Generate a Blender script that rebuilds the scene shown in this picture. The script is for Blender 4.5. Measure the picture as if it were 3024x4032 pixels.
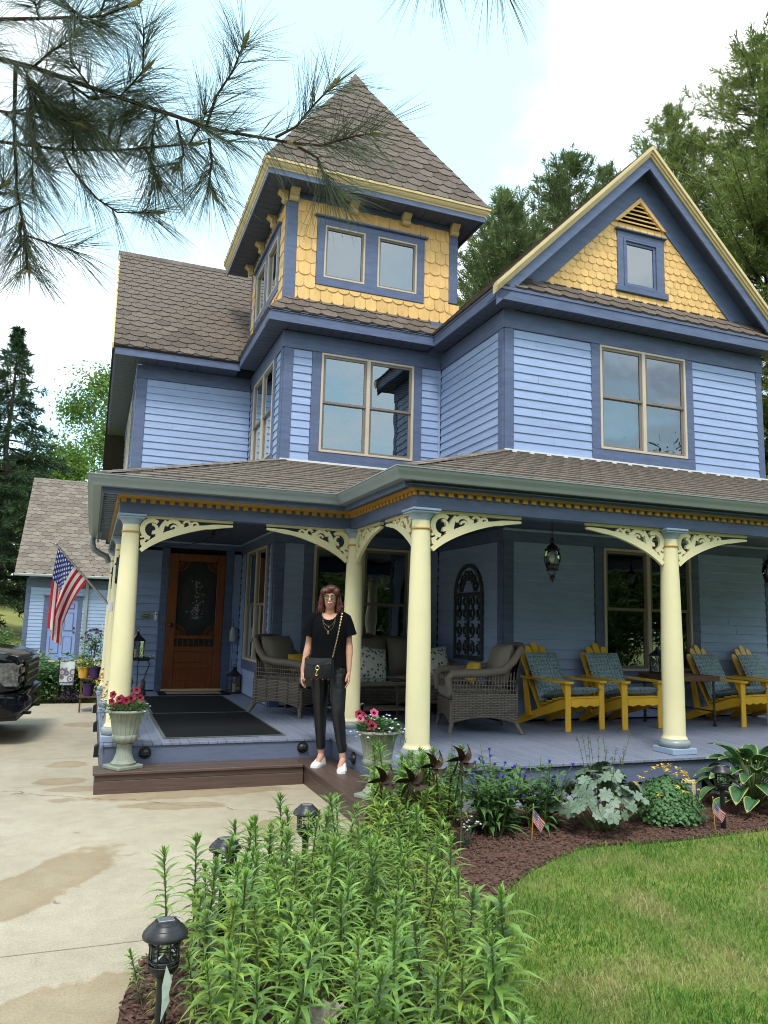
import bpy, bmesh, math, random
import numpy as np
from mathutils import Vector, Matrix

for _o in list(bpy.data.objects):
    bpy.data.objects.remove(_o)
SC = bpy.context.scene
COL = SC.collection
RNG = random.Random(7)
PI = math.pi
rad = math.radians

# ------------------------------------------------------------------ camera
CAM_H = 1.5
YAW, PITCH, ROLL = rad(20.70), rad(8.231), rad(1.462)
_f = Vector((math.sin(YAW) * math.cos(PITCH), math.cos(YAW) * math.cos(PITCH), math.sin(PITCH)))
_r = Vector((math.cos(YAW), -math.sin(YAW), 0))
_u = _r.cross(_f)
_r2 = _r * math.cos(ROLL) + _u * math.sin(ROLL)
_u2 = _u * math.cos(ROLL) - _r * math.sin(ROLL)
cam_d = bpy.data.cameras.new('camera')
cam = bpy.data.objects.new('camera', cam_d)
COL.objects.link(cam)
cam.matrix_world = Matrix(((_r2.x, _u2.x, -_f.x, 0), (_r2.y, _u2.y, -_f.y, 0), (_r2.z, _u2.z, -_f.z, CAM_H), (0, 0, 0, 1)))
cam_d.sensor_fit = 'VERTICAL'
cam_d.sensor_height = 36.0
cam_d.lens = 36.0 * 2994.8 / 4032.0
cam_d.clip_start = 0.05
cam_d.clip_end = 3000
SC.camera = cam

# ------------------------------------------------------------------ light
SUN_EL, SUN_AZ = rad(58), rad(205)      # azimuth clockwise from +Y: the sun stands behind and left of the camera, veiled by cloud
w = bpy.data.worlds.new('World')
SC.world = w
w.use_nodes = True
nt = w.node_tree
nt.nodes.clear()
out = nt.nodes.new('ShaderNodeOutputWorld')
bg = nt.nodes.new('ShaderNodeBackground')
bg.inputs['Strength'].default_value = 0.10
sky = nt.nodes.new('ShaderNodeTexSky')
sky.sky_type = 'NISHITA'
sky.sun_disc = False
sky.sun_elevation = SUN_EL
sky.sun_rotation = SUN_AZ
sky.air_density = 1.0
sky.dust_density = 2.0
tc = nt.nodes.new('ShaderNodeTexCoord')
sep = nt.nodes.new('ShaderNodeSeparateXYZ')
nt.links.new(tc.outputs['Generated'], sep.inputs[0])
def wmath(op, a, b):
    n = nt.nodes.new('ShaderNodeMath'); n.operation = op
    for i, v in enumerate((a, b)):
        if isinstance(v, (int, float)): n.inputs[i].default_value = v
        else: nt.links.new(v, n.inputs[i])
    return n.outputs[0]
zz = wmath('ADD', wmath('MAXIMUM', sep.outputs[2], 0.0), 0.22)
comb = nt.nodes.new('ShaderNodeCombineXYZ')
nt.links.new(wmath('DIVIDE', sep.outputs[0], zz), comb.inputs[0])
nt.links.new(wmath('DIVIDE', sep.outputs[1], zz), comb.inputs[1])
mp = nt.nodes.new('ShaderNodeMapping')
mp.inputs['Location'].default_value = (5.1, 2.2, 1.3)
nt.links.new(comb.outputs[0], mp.inputs[0])
n1 = nt.nodes.new('ShaderNodeTexNoise')
n1.inputs['Scale'].default_value = 1.15
n1.inputs['Detail'].default_value = 7
n1.inputs['Roughness'].default_value = 0.52
n1.inputs['Distortion'].default_value = 0.35
nt.links.new(mp.outputs[0], n1.inputs['Vector'])
r1 = nt.nodes.new('ShaderNodeValToRGB')
r1.color_ramp.elements[0].position = 0.435; r1.color_ramp.elements[0].color = (0, 0, 0, 1)
r1.color_ramp.elements[1].position = 0.565; r1.color_ramp.elements[1].color = (1, 1, 1, 1)
nt.links.new(n1.outputs[0], r1.inputs[0])
n2 = nt.nodes.new('ShaderNodeTexNoise')
n2.inputs['Scale'].default_value = 1.9
n2.inputs['Detail'].default_value = 5
nt.links.new(mp.outputs[0], n2.inputs['Vector'])
r2 = nt.nodes.new('ShaderNodeValToRGB')
CL = 11.0
r2.color_ramp.elements[0].position = 0.36; r2.color_ramp.elements[0].color = (0.44, 0.50, 0.58, 1)
r2.color_ramp.elements[1].position = 0.50; r2.color_ramp.elements[1].color = (1.0, 1.0, 1.0, 1)
nt.links.new(n2.outputs[0], r2.inputs[0])
vm = nt.nodes.new('ShaderNodeVectorMath'); vm.operation = 'SCALE'
vm.inputs['Scale'].default_value = CL
nt.links.new(r2.outputs[0], vm.inputs[0])
# thin veil of cloud also in the open patches
vs = nt.nodes.new('ShaderNodeVectorMath'); vs.operation = 'MULTIPLY_ADD'
vs.inputs[1].default_value = (0.95, 1.0, 0.95)
vs.inputs[2].default_value = (3.6, 5.6, 6.1)
nt.links.new(sky.outputs[0], vs.inputs[0])
mx = nt.nodes.new('ShaderNodeMix'); mx.data_type = 'RGBA'
nt.links.new(r1.outputs[0], mx.inputs['Factor'])
nt.links.new(vs.outputs[0], mx.inputs['A'])
nt.links.new(vm.outputs[0], mx.inputs['B'])
nt.links.new(mx.outputs['Result'], bg.inputs['Color'])
nt.links.new(bg.outputs[0], out.inputs[0])

sun_d = bpy.data.lights.new('sun', 'SUN')
sun_d.energy = 1.55
sun_d.angle = rad(14)
sun_d.color = (1.0, 0.96, 0.9)
sun = bpy.data.objects.new('sun', sun_d)
COL.objects.link(sun)
_sd = Vector((math.sin(SUN_AZ) * math.cos(SUN_EL), math.cos(SUN_AZ) * math.cos(SUN_EL), math.sin(SUN_EL)))
sun.rotation_euler = _sd.to_track_quat('Z', 'Y').to_euler()
sun.location = _sd * 50

vs_ = SC.view_settings
vs_.view_transform = 'Standard'
vs_.look = 'None'
vs_.gamma = 1.0
vs_.use_curve_mapping = False
vs_.exposure = 0.88
SC.cycles.max_bounces = 5
SC.cycles.diffuse_bounces = 3
SC.cycles.glossy_bounces = 3
SC.cycles.use_adaptive_sampling = True
SC.cycles.adaptive_threshold = 0.02
SC.cycles.pixel_filter_type = 'BLACKMAN_HARRIS'
SC.cycles.filter_width = 1.05
SC.cycles.transparent_max_bounces = 12
SC.cycles.use_denoising = True
# ------------------------------------------------------------------ materials
MATS = {}
def _new(name):
    m = bpy.data.materials.new(name); m.use_nodes = True
    return m, m.node_tree, m.node_tree.nodes['Principled BSDF']
def _n(nt, t, **kw):
    n = nt.nodes.new(t)
    for k, v in kw.items(): setattr(n, k, v)
    return n
def mat(name, col, rough=0.6, var=0.10, scale=5.0, bump=0.12, bscale=60.0, metal=0.0, spec=0.4, stretch=(1, 1, 1), rnd=0.0, hue=None, trans=0.0, dist=0.004):
    """colour with fine variation by world position, a little relief, and a different tone per object (rnd)"""
    m, nt, p = _new(name)
    L = nt.links.new
    g = _n(nt, 'ShaderNodeNewGeometry')
    mp = _n(nt, 'ShaderNodeMapping'); mp.inputs['Scale'].default_value = stretch
    L(g.outputs['Position'], mp.inputs[0])
    nz = _n(nt, 'ShaderNodeTexNoise'); nz.inputs['Scale'].default_value = scale; nz.inputs['Detail'].default_value = 6; nz.inputs['Roughness'].default_value = 0.62
    L(mp.outputs[0], nz.inputs['Vector'])
    rp = _n(nt, 'ShaderNodeValToRGB')
    h = hue or (1, 1, 1)
    rp.color_ramp.elements[0].position = 0.28; rp.color_ramp.elements[1].position = 0.72
    rp.color_ramp.elements[0].color = tuple(min(1, c * (1 - var)) for c in col) + (1,)
    rp.color_ramp.elements[1].color = tuple(min(1, c * (1 + var) * hh) for c, hh in zip(col, h)) + (1,)
    L(nz.outputs[0], rp.inputs[0])
    colout = rp.outputs[0]
    if rnd:
        oi = _n(nt, 'ShaderNodeObjectInfo')
        mr = _n(nt, 'ShaderNodeMapRange'); mr.inputs[3].default_value = 1 - rnd; mr.inputs[4].default_value = 1 + rnd
        L(oi.outputs['Random'], mr.inputs[0])
        vm = _n(nt, 'ShaderNodeVectorMath', operation='SCALE')
        L(colout, vm.inputs[0]); L(mr.outputs[0], vm.inputs['Scale'])
        colout = vm.outputs[0]
    L(colout, p.inputs['Base Color'])
    p.inputs['Roughness'].default_value = rough
    p.inputs['Metallic'].default_value = metal
    p.inputs['Specular IOR Level'].default_value = spec
    if bump:
        b = _n(nt, 'ShaderNodeBump'); b.inputs['Strength'].default_value = bump; b.inputs['Distance'].default_value = dist
        n3 = _n(nt, 'ShaderNodeTexNoise'); n3.inputs['Scale'].default_value = bscale; n3.inputs['Detail'].default_value = 4
        L(mp.outputs[0], n3.inputs['Vector'])
        L(n3.outputs[0], b.inputs['Height']); L(b.outputs[0], p.inputs['Normal'])
    if trans:
        tr = _n(nt, 'ShaderNodeBsdfTranslucent'); L(colout, tr.inputs['Color'])
        ms = _n(nt, 'ShaderNodeMixShader'); ms.inputs[0].default_value = trans
        o = nt.nodes['Material Output']
        L(p.outputs[0], ms.inputs[1]); L(tr.outputs[0], ms.inputs[2]); L(ms.outputs[0], o.inputs['Surface'])
    MATS[name] = m
    return m

mat('siding', (0.270, 0.356, 0.550), 0.55, 0.10, 3.5, 0.18, 90, stretch=(1, 1, 6), rnd=0.045)
mat('trim', (0.090, 0.120, 0.212), 0.55, 0.20, 4.0, 0.3, 55, stretch=(1, 1, 5), rnd=0.05)
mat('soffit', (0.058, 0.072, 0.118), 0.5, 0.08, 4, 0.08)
mat('scale_yellow', (0.68, 0.425, 0.155), 0.65, 0.14, 6, 0.25, 50, stretch=(3, 3, 1), rnd=0.10)
mat('cream', (0.72, 0.655, 0.40), 0.5, 0.05, 2.5, 0.06, 30)
mat('cream_trim', (0.56, 0.44, 0.22), 0.55, 0.10, 6, 0.1, 40)
mat('amber', (0.50, 0.27, 0.05), 0.55, 0.08, 6, 0.05)
mat('shingle', (0.125, 0.102, 0.086), 0.92, 0.28, 22, 0.8, 260, spec=0.2, rnd=0.22, hue=(1.04, 1, 0.97))
mat('shingle_light', (0.175, 0.150, 0.126), 0.9, 0.28, 22, 0.8, 260, spec=0.2, rnd=0.22, hue=(1.04, 1, 0.97))
mat('roof_dark', (0.035, 0.030, 0.028), 0.95, 0.2, 8, 0.2)
mat('gutter', (0.235, 0.27, 0.28), 0.32, 0.06, 3, 0.03, 20, spec=0.5)
mat('pale_blue', (0.27, 0.35, 0.46), 0.5, 0.06, 3, 0.06)
mat('floor', (0.185, 0.208, 0.280), 0.45, 0.14, 5, 0.15, 70, stretch=(6, 1, 1), rnd=0.07)
mat('floor_edge', (0.16, 0.19, 0.33), 0.5, 0.12, 6, 0.2, 60)
mat('skirt', (0.115, 0.140, 0.215), 0.6, 0.12, 6, 0.3, 50, stretch=(1, 1, 6))
mat('deck_brown', (0.085, 0.055, 0.045), 0.45, 0.28, 5, 0.2, 60, stretch=(0.7, 14, 14), rnd=0.12)
mat('deck_brown_y', (0.085, 0.055, 0.045), 0.45, 0.28, 5, 0.2, 60, stretch=(14, 0.7, 14), rnd=0.12)
mat('lattice', (0.33, 0.36, 0.42), 0.6, 0.08, 5, 0.1)
mat('black', (0.012, 0.012, 0.014), 0.45, 0.15, 8, 0.05)
mat('black_metal', (0.016, 0.016, 0.018), 0.38, 0.2, 9, 0.1, 80, spec=0.5)
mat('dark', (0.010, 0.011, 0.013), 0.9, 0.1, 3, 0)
mat('interior', (0.03, 0.034, 0.036), 0.9, 0.2, 2, 0)
mat('curtain', (0.10, 0.12, 0.12), 0.9, 0.15, 4, 0.1)
mat('blind', (0.42, 0.46, 0.46), 0.7, 0.05, 4, 0)
mat('sash', (0.18, 0.15, 0.125), 0.5, 0.08, 5, 0.05)
mat('frame_cream', (0.50, 0.43, 0.33), 0.5, 0.06, 5, 0.05)
mat('flash_white', (0.62, 0.62, 0.60), 0.5, 0.1, 5, 0.05)
mat('yellow_paint', (0.76, 0.42, 0.03), 0.42, 0.08, 6, 0.1, 50, rnd=0.05)
mat('urn', (0.235, 0.255, 0.205), 0.75, 0.2, 9, 0.3, 90)
mat('white', (0.78, 0.78, 0.78), 0.5, 0.04, 5, 0.02)
mat('metal_grey', (0.42, 0.43, 0.45), 0.3, 0.08, 5, 0.02, metal=0.8)
mat('gold', (0.72, 0.52, 0.24), 0.25, 0.08, 20, 0.02, metal=1.0)
mat('silver', (0.66, 0.66, 0.66), 0.25, 0.05, 20, 0.02, metal=1.0)

def glass_mat(name, tint=(0.30, 0.33, 0.33), ior=1.75, rough=0.0, bump=0.0):
    """coated window glass: mirrors by Fresnel, otherwise looks through with a tint"""
    m, nt, p = _new(name); L = nt.links.new
    nt.nodes.remove(p)
    fr = _n(nt, 'ShaderNodeFresnel'); fr.inputs[0].default_value = ior
    gl = _n(nt, 'ShaderNodeBsdfGlossy'); gl.inputs['Roughness'].default_value = rough; gl.inputs['Color'].default_value = (0.84, 0.94, 1, 1)
    tr = _n(nt, 'ShaderNodeBsdfTransparent'); tr.inputs[0].default_value = tint + (1,)
    ms = _n(nt, 'ShaderNodeMixShader')
    L(fr.outputs[0], ms.inputs[0]); L(tr.outputs[0], ms.inputs[1]); L(gl.outputs[0], ms.inputs[2])
    L(ms.outputs[0], nt.nodes['Material Output'].inputs['Surface'])
    if bump:
        b = _n(nt, 'ShaderNodeBump'); b.inputs['Strength'].default_value = bump; b.inputs['Distance'].default_value = 0.02
        nz = _n(nt, 'ShaderNodeTexNoise'); nz.inputs['Scale'].default_value = 1.6
        g = _n(nt, 'ShaderNodeNewGeometry'); L(g.outputs['Position'], nz.inputs['Vector'])
        L(nz.outputs[0], b.inputs['Height']); L(b.outputs[0], gl.inputs['Normal']); L(b.outputs[0], fr.inputs['Normal'])
    MATS[name] = m
    return m
glass_mat('glass', ior=2.9, bump=0.2)
glass_mat('glass_clear', (0.92, 0.95, 0.95), 1.45)

# ------------------------------------------------------------------ mesh builder
class MB:
    def __init__(s): s.v = []; s.f = []
    def add(s, vs, fs, M=None):
        o = len(s.v)
        s.v.extend([tuple(M @ Vector(q)) for q in vs] if M is not None else [tuple(q) for q in vs])
        s.f.extend([tuple(i + o for i in f) for f in fs])
        return s
    def box(s, a, b, c=0.0, M=None):
        lo = [min(p, q) for p, q in zip(a, b)]; hi = [max(p, q) for p, q in zip(a, b)]
        if c <= 0:
            vs = [(x, y, z) for z in (lo[2], hi[2]) for y in (lo[1], hi[1]) for x in (lo[0], hi[0])]
            return s.add(vs, [(0, 2, 3, 1), (4, 5, 7, 6), (0, 1, 5, 4), (2, 6, 7, 3), (0, 4, 6, 2), (1, 3, 7, 5)], M)
        c = min(c, 0.45 * min(h - l for h, l in zip(hi, lo)))
        vs = []; idx = {}
        for ix in (0, 1):
            for iy in (0, 1):
                for iz in (0, 1):
                    P = (lo, hi)
                    base = [P[ix][0], P[iy][1], P[iz][2]]
                    sg = [1 - 2 * ix, 1 - 2 * iy, 1 - 2 * iz]
                    for ax in range(3):
                        q = [base[k] + (sg[k] * c if k != ax else 0) for k in range(3)]
                        idx[(ix, iy, iz, ax)] = len(vs); vs.append(q)
        fs = []
        for ax in range(3):
            o1, o2 = [k for k in range(3) if k != ax]
            for e in (0, 1):
                q = []
                for a_, b_ in ((0, 0), (1, 0), (1, 1), (0, 1)):
                    t = [0, 0, 0]; t[ax] = e; t[o1] = a_; t[o2] = b_
                    q.append(idx[(*t, ax)])
                fs.append(tuple(q))
            for a_ in (0, 1):
                for b_ in (0, 1):
                    t0 = [0, 0, 0]; t0[o1] = a_; t0[o2] = b_; t1 = list(t0); t1[ax] = 1
                    fs.append((idx[(*t0, o1)], idx[(*t1, o1)], idx[(*t1, o2)], idx[(*t0, o2)]))
        for ix in (0, 1):
            for iy in (0, 1):
                for iz in (0, 1):
                    fs.append(tuple(idx[(ix, iy, iz, k)] for k in range(3)))
        return s.add(vs, fs, M)
    def tube(s, path, r, seg=8, cap=True, flat=1.0):
        path = [Vector(p) for p in path]
        n = len(path)
        rs = r if isinstance(r, (list, tuple)) else [r] * n
        vs = []; fs = []
        t = (path[1] - path[0]).normalized()
        up = Vector((0, 0, 1)) if abs(t.z) < 0.9 else Vector((1, 0, 0))
        a = t.cross(up).normalized(); b = a.cross(t).normalized()
        for i, p in enumerate(path):
            if i == 0: t2 = path[1] - path[0]
            elif i == n - 1: t2 = path[-1] - path[-2]
            else: t2 = path[i + 1] - path[i - 1]
            if t2.length > 1e-9:
                t2.normalize()
                q = t.rotation_difference(t2)
                a = q @ a; b = q @ b; t = t2
            for k in range(seg):
                th = 2 * PI * k / seg
                vs.append(p + a * (math.cos(th) * rs[i]) + b * (math.sin(th) * rs[i] * flat))
        for i in range(n - 1):
            for k in range(seg):
                k2 = (k + 1) % seg
                fs.append((i * seg + k, i * seg + k2, (i + 1) * seg + k2, (i + 1) * seg + k))
        if cap:
            fs.append(tuple(range(seg))[::-1]); fs.append(tuple((n - 1) * seg + k for k in range(seg)))
        return s.add(vs, fs)
    def lathe(s, prof, seg=24, o=(0, 0, 0), M=None, wave=None, cap=True):
        vs = []; fs = []
        for (r, z) in prof:
            for k in range(seg):
                th = 2 * PI * k / seg
                rr = r * (1 + (wave(th, z) if wave else 0))
                vs.append((o[0] + rr * math.cos(th), o[1] + rr * math.sin(th), o[2] + z))
        n = len(prof)
        for i in range(n - 1):
            for k in range(seg):
                k2 = (k + 1) % seg
                fs.append((i * seg + k, i * seg + k2, (i + 1) * seg + k2, (i + 1) * seg + k))
        if cap:
            fs.append(tuple(range(seg))[::-1]); fs.append(tuple((n - 1) * seg + k for k in range(seg)))
        return s.add(vs, fs, M)
    def prism(s, pts, ext, M=None):
        n = len(pts); e = Vector(ext)
        vs = [Vector(p) for p in pts] + [Vector(p) + e for p in pts]
        fs = [tuple(range(n))[::-1], tuple(range(n, 2 * n))] + [(i, (i + 1) % n, n + (i + 1) % n, n + i) for i in range(n)]
        return s.add(vs, fs, M)
    def strip(s, path, prof, closed_prof=True, side=1):
        """sweep a profile [(outward, z)] along a flat path [(x, y)] with mitred corners"""
        n = len(path); P = [Vector((p[0], p[1])) for p in path]
        vs = []; fs = []; m = len(prof)
        for i in range(n):
            def nrm(a, b):
                d = (b - a).normalized(); return Vector((d.y, -d.x)) * side
            if i == 0: k = nrm(P[0], P[1])
            elif i == n - 1: k = nrm(P[-2], P[-1])
            else:
                n1_, n2_ = nrm(P[i - 1], P[i]), nrm(P[i], P[i + 1])
                k = (n1_ + n2_); k = k / max(1e-6, (k.dot(n1_)))
            for (o, z) in prof: vs.append((P[i].x + k.x * o, P[i].y + k.y * o, z))
        for i in range(n - 1):
            for j in range(m if closed_prof else m - 1):
                j2 = (j + 1) % m
                fs.append((i * m + j, i * m + j2, (i + 1) * m + j2, (i + 1) * m + j))
        if closed_prof:
            fs.append(tuple(range(m))[::-1]); fs.append(tuple((n - 1) * m + j for j in range(m)))
        return s.add(vs, fs)
    def ribbon(s, pts, w, th, fr, cap=True):
        """flat sawn band: 2D path pts, width w (number or list), thickness th, mapped by fr(u, v, d)"""
        n = len(pts); ws = w if isinstance(w, (list, tuple)) else [w] * n
        vs = []
        for i in range(n):
            a = pts[max(0, i - 1)]; b = pts[min(n - 1, i + 1)]
            dx, dy = b[0] - a[0], b[1] - a[1]; l = math.hypot(dx, dy) or 1
            nx, ny = -dy / l, dx / l
            for sg in (1, -1):
                u, v = pts[i][0] + nx * sg * ws[i] / 2, pts[i][1] + ny * sg * ws[i] / 2
                vs.append(fr(u, v, th / 2)); vs.append(fr(u, v, -th / 2))
        fs = []
        for i in range(n - 1):
            a, b = 4 * i, 4 * i + 4
            fs += [(a, b, b + 2, a + 2), (a + 1, a + 3, b + 3, b + 1), (a, a + 1, b + 1, b), (a + 2, b + 2, b + 3, a + 3)]
        fs += [(0, 2, 3, 1), (4 * n - 4, 4 * n - 3, 4 * n - 1, 4 * n - 2)]
        return s.add(vs, fs)
    def mesh(s, name, material, smooth=False, recalc=True, ang=40):
        me = bpy.data.meshes.new(name)
        me.from_pydata([tuple(q) for q in s.v], [], s.f)
        if recalc:
            bm = bmesh.new(); bm.from_mesh(me)
            bmesh.ops.recalc_face_normals(bm, faces=bm.faces)
            bm.to_mesh(me); bm.free()
        if smooth:
            me.polygons.foreach_set('use_smooth', [True] * len(me.polygons))
            if ang < 180: me.set_sharp_from_angle(angle=rad(ang))
        if material is not None: me.materials.append(MATS[material] if isinstance(material, str) else material)
        return me
    def build(s, name, material, parent=None, smooth=False, recalc=True, ang=40, **tags):
        return link(name, s.mesh(name, material, smooth, recalc, ang), parent, **tags)

def link(name, me, parent=None, M=None, **tags):
    o = bpy.data.objects.new(name, me)
    COL.objects.link(o)
    if parent is not None: o.parent = parent
    if M is not None: o.matrix_basis = M
    for k, v in tags.items(): o[k] = v
    return o
def thing(name, label, cat, loc=(0, 0, 0), rz=0.0, group=None):
    o = bpy.data.objects.new(name, None); COL.objects.link(o)
    o.empty_display_size = 0.1
    o.location = loc; o.rotation_euler = (0, 0, rz)
    o['label'] = label; o['category'] = cat
    if group: o['group'] = group
    return o
def part_empty(name, parent, loc=(0, 0, 0)):
    o = bpy.data.objects.new(name, None); COL.objects.link(o); o.parent = parent; o.location = loc
    o.empty_display_size = 0.1
    return o
def copy_tree(o, parent=None, kids=None):
    c = o.copy(); COL.objects.link(c); c.parent = parent
    for ch in (KIDS.get(o.name) if kids is None and o.name in KIDS else [k for k in o.children]):
        copy_tree(ch, c)
    return c
KIDS = {}
def dup(o, loc, rz, label=None, group=None, scale=None):
    c = copy_tree(o)
    c.location = loc; c.rotation_euler = (0, 0, rz)
    if scale: c.scale = (scale,) * 3 if not isinstance(scale, tuple) else scale
    if label: c['label'] = label
    if group: c['group'] = group
    return c
def fast_mesh(name, verts, faces_flat, nper, material, smooth=False):
    """numpy arrays to a mesh: verts (n,3), faces (m,nper)"""
    me = bpy.data.meshes.new(name)
    nv, nf = len(verts), len(faces_flat)
    me.vertices.add(nv); me.vertices.foreach_set('co', np.asarray(verts, dtype=np.float32).ravel())
    me.loops.add(nf * nper); me.loops.foreach_set('vertex_index', np.asarray(faces_flat, dtype=np.int32).ravel())
    me.polygons.add(nf)
    me.polygons.foreach_set('loop_start', np.arange(0, nf * nper, nper, dtype=np.int32))
    if smooth: me.polygons.foreach_set('use_smooth', np.ones(nf, dtype=bool))
    me.update(calc_edges=True)
    if material: me.materials.append(MATS[material] if isinstance(material, str) else material)
    return me
def FR(kind, plane):
    if kind == 'F': return lambda u, v, d: Vector((u, plane - d, v))
    if kind == 'L': return lambda u, v, d: Vector((plane - d, u, v))
    return lambda u, v, d: Vector((plane + d, u, v))
def fbox(mb, fr, u0, u1, v0, v1, d0, d1, c=0.0):
    return mb.box(fr(u0, v0, d0), fr(u1, v1, d1), c)
_Ri = Matrix(((_r2.x, _r2.y, _r2.z), (-_u2.x, -_u2.y, -_u2.z), (_f.x, _f.y, _f.z)))
def proj_area(pts):
    q = []
    for p in pts:
        c = _Ri @ (Vector(p) - Vector((0, 0, CAM_H)))
        if c.z < 0.05: return 0
        q.append((c.x / c.z, c.y / c.z))
    if max(abs(a) for a, b in q) > 0.53 or max(abs(b) for a, b in q) > 0.69: return 0
    s_ = 0
    for i in range(len(q)):
        a, b = q[i], q[(i + 1) % len(q)]; s_ += a[0] * b[1] - a[1] * b[0]
    return abs(s_) / 2
def clip_poly(poly, clip):
    """Sutherland-Hodgman, clip polygon convex and counter-clockwise"""
    out_ = poly
    for i in range(len(clip)):
        a, b = clip[i], clip[(i + 1) % len(clip)]
        inp, out_ = out_, []
        if not inp: return []
        side_ = lambda p: (b[0] - a[0]) * (p[1] - a[1]) - (b[1] - a[1]) * (p[0] - a[0])
        for j in range(len(inp)):
            p, q = inp[j], inp[(j + 1) % len(inp)]
            sp, sq = side_(p), side_(q)
            if sp >= 0: out_.append(p)
            if (sp >= 0) != (sq >= 0):
                t = sp / (sp - sq); out_.append((p[0] + t * (q[0] - p[0]), p[1] + t * (q[1] - p[1])))
    return out_
# ------------------------------------------------------------------ the house
XW, YR, XT, YT, YL, XL, XR = 4.69, 8.2, 2.26, 10.09, 12.45, 0.43, 9.0
FLOOR = 0.36
Z2A, Z2B, ZS = 3.58, 5.28, 5.53          # upper siding bottom/top, soffit
Z1B, ZC = 2.53, 2.69                     # lower siding top, porch ceiling
house = thing('house', 'blue clapboard house with a square yellow shingled tower and a wrap-around porch', 'house')
EXPO = 0.1165

# cores of the walls, set back behind siding and windows
core = MB()
core.box((XW + .2, YR + .2, 0), (XR - .2, 15.2, 5.5)).build('wall_core', 'interior', house)
MB().box((XT + .2, YT + .2, 0), (XW + .1, 15.1, 5.5)).build('wall_core', 'interior', house)
MB().box((XL + .2, YL + .2, 0), (XT + .1, 17.2, 5.5)).build('wall_core', 'interior', house)

def siding(wall, kind, plane, u0, u1, v0, v1):
    fr = FR(kind, plane)
    n = max(1, round((v1 - v0) / EXPO))
    e = (v1 - v0) / n
    for i in range(n):
        b = v0 + i * e
        t = b + e + (0.012 if i < n - 1 else -0.001)
        j = RNG.uniform(-.0015, .0015)
        prof = [(b, .019 + j), (b + .004, .0205 + j), (t, .005), (t, -.012), (b, -.012)]
        ends = [u0, u1]
        if abs(u1 - u0) > 1.1 and RNG.random() < .22: ends = [u0, u0 + (u1 - u0) * RNG.uniform(.25, .75), u1]
        for a_, b_ in zip(ends, ends[1:]):
            MB().prism([fr(a_ + (.0015 if a_ != u0 else 0), v, d) for v, d in prof], fr(b_ - (.0015 if b_ != u1 else 0), 0, 0) - fr(a_ + (.0015 if a_ != u0 else 0), 0, 0)).build('siding_board', 'siding', wall)
def board(parent, name, kind, plane, u0, u1, v0, v1, d0, d1, m='trim', c=.004):
    return fbox(MB(), FR(kind, plane), u0, u1, v0, v1, d0, d1, c).build(name, m, parent)
def wall_of(name):
    return part_empty(name, house)

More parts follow.
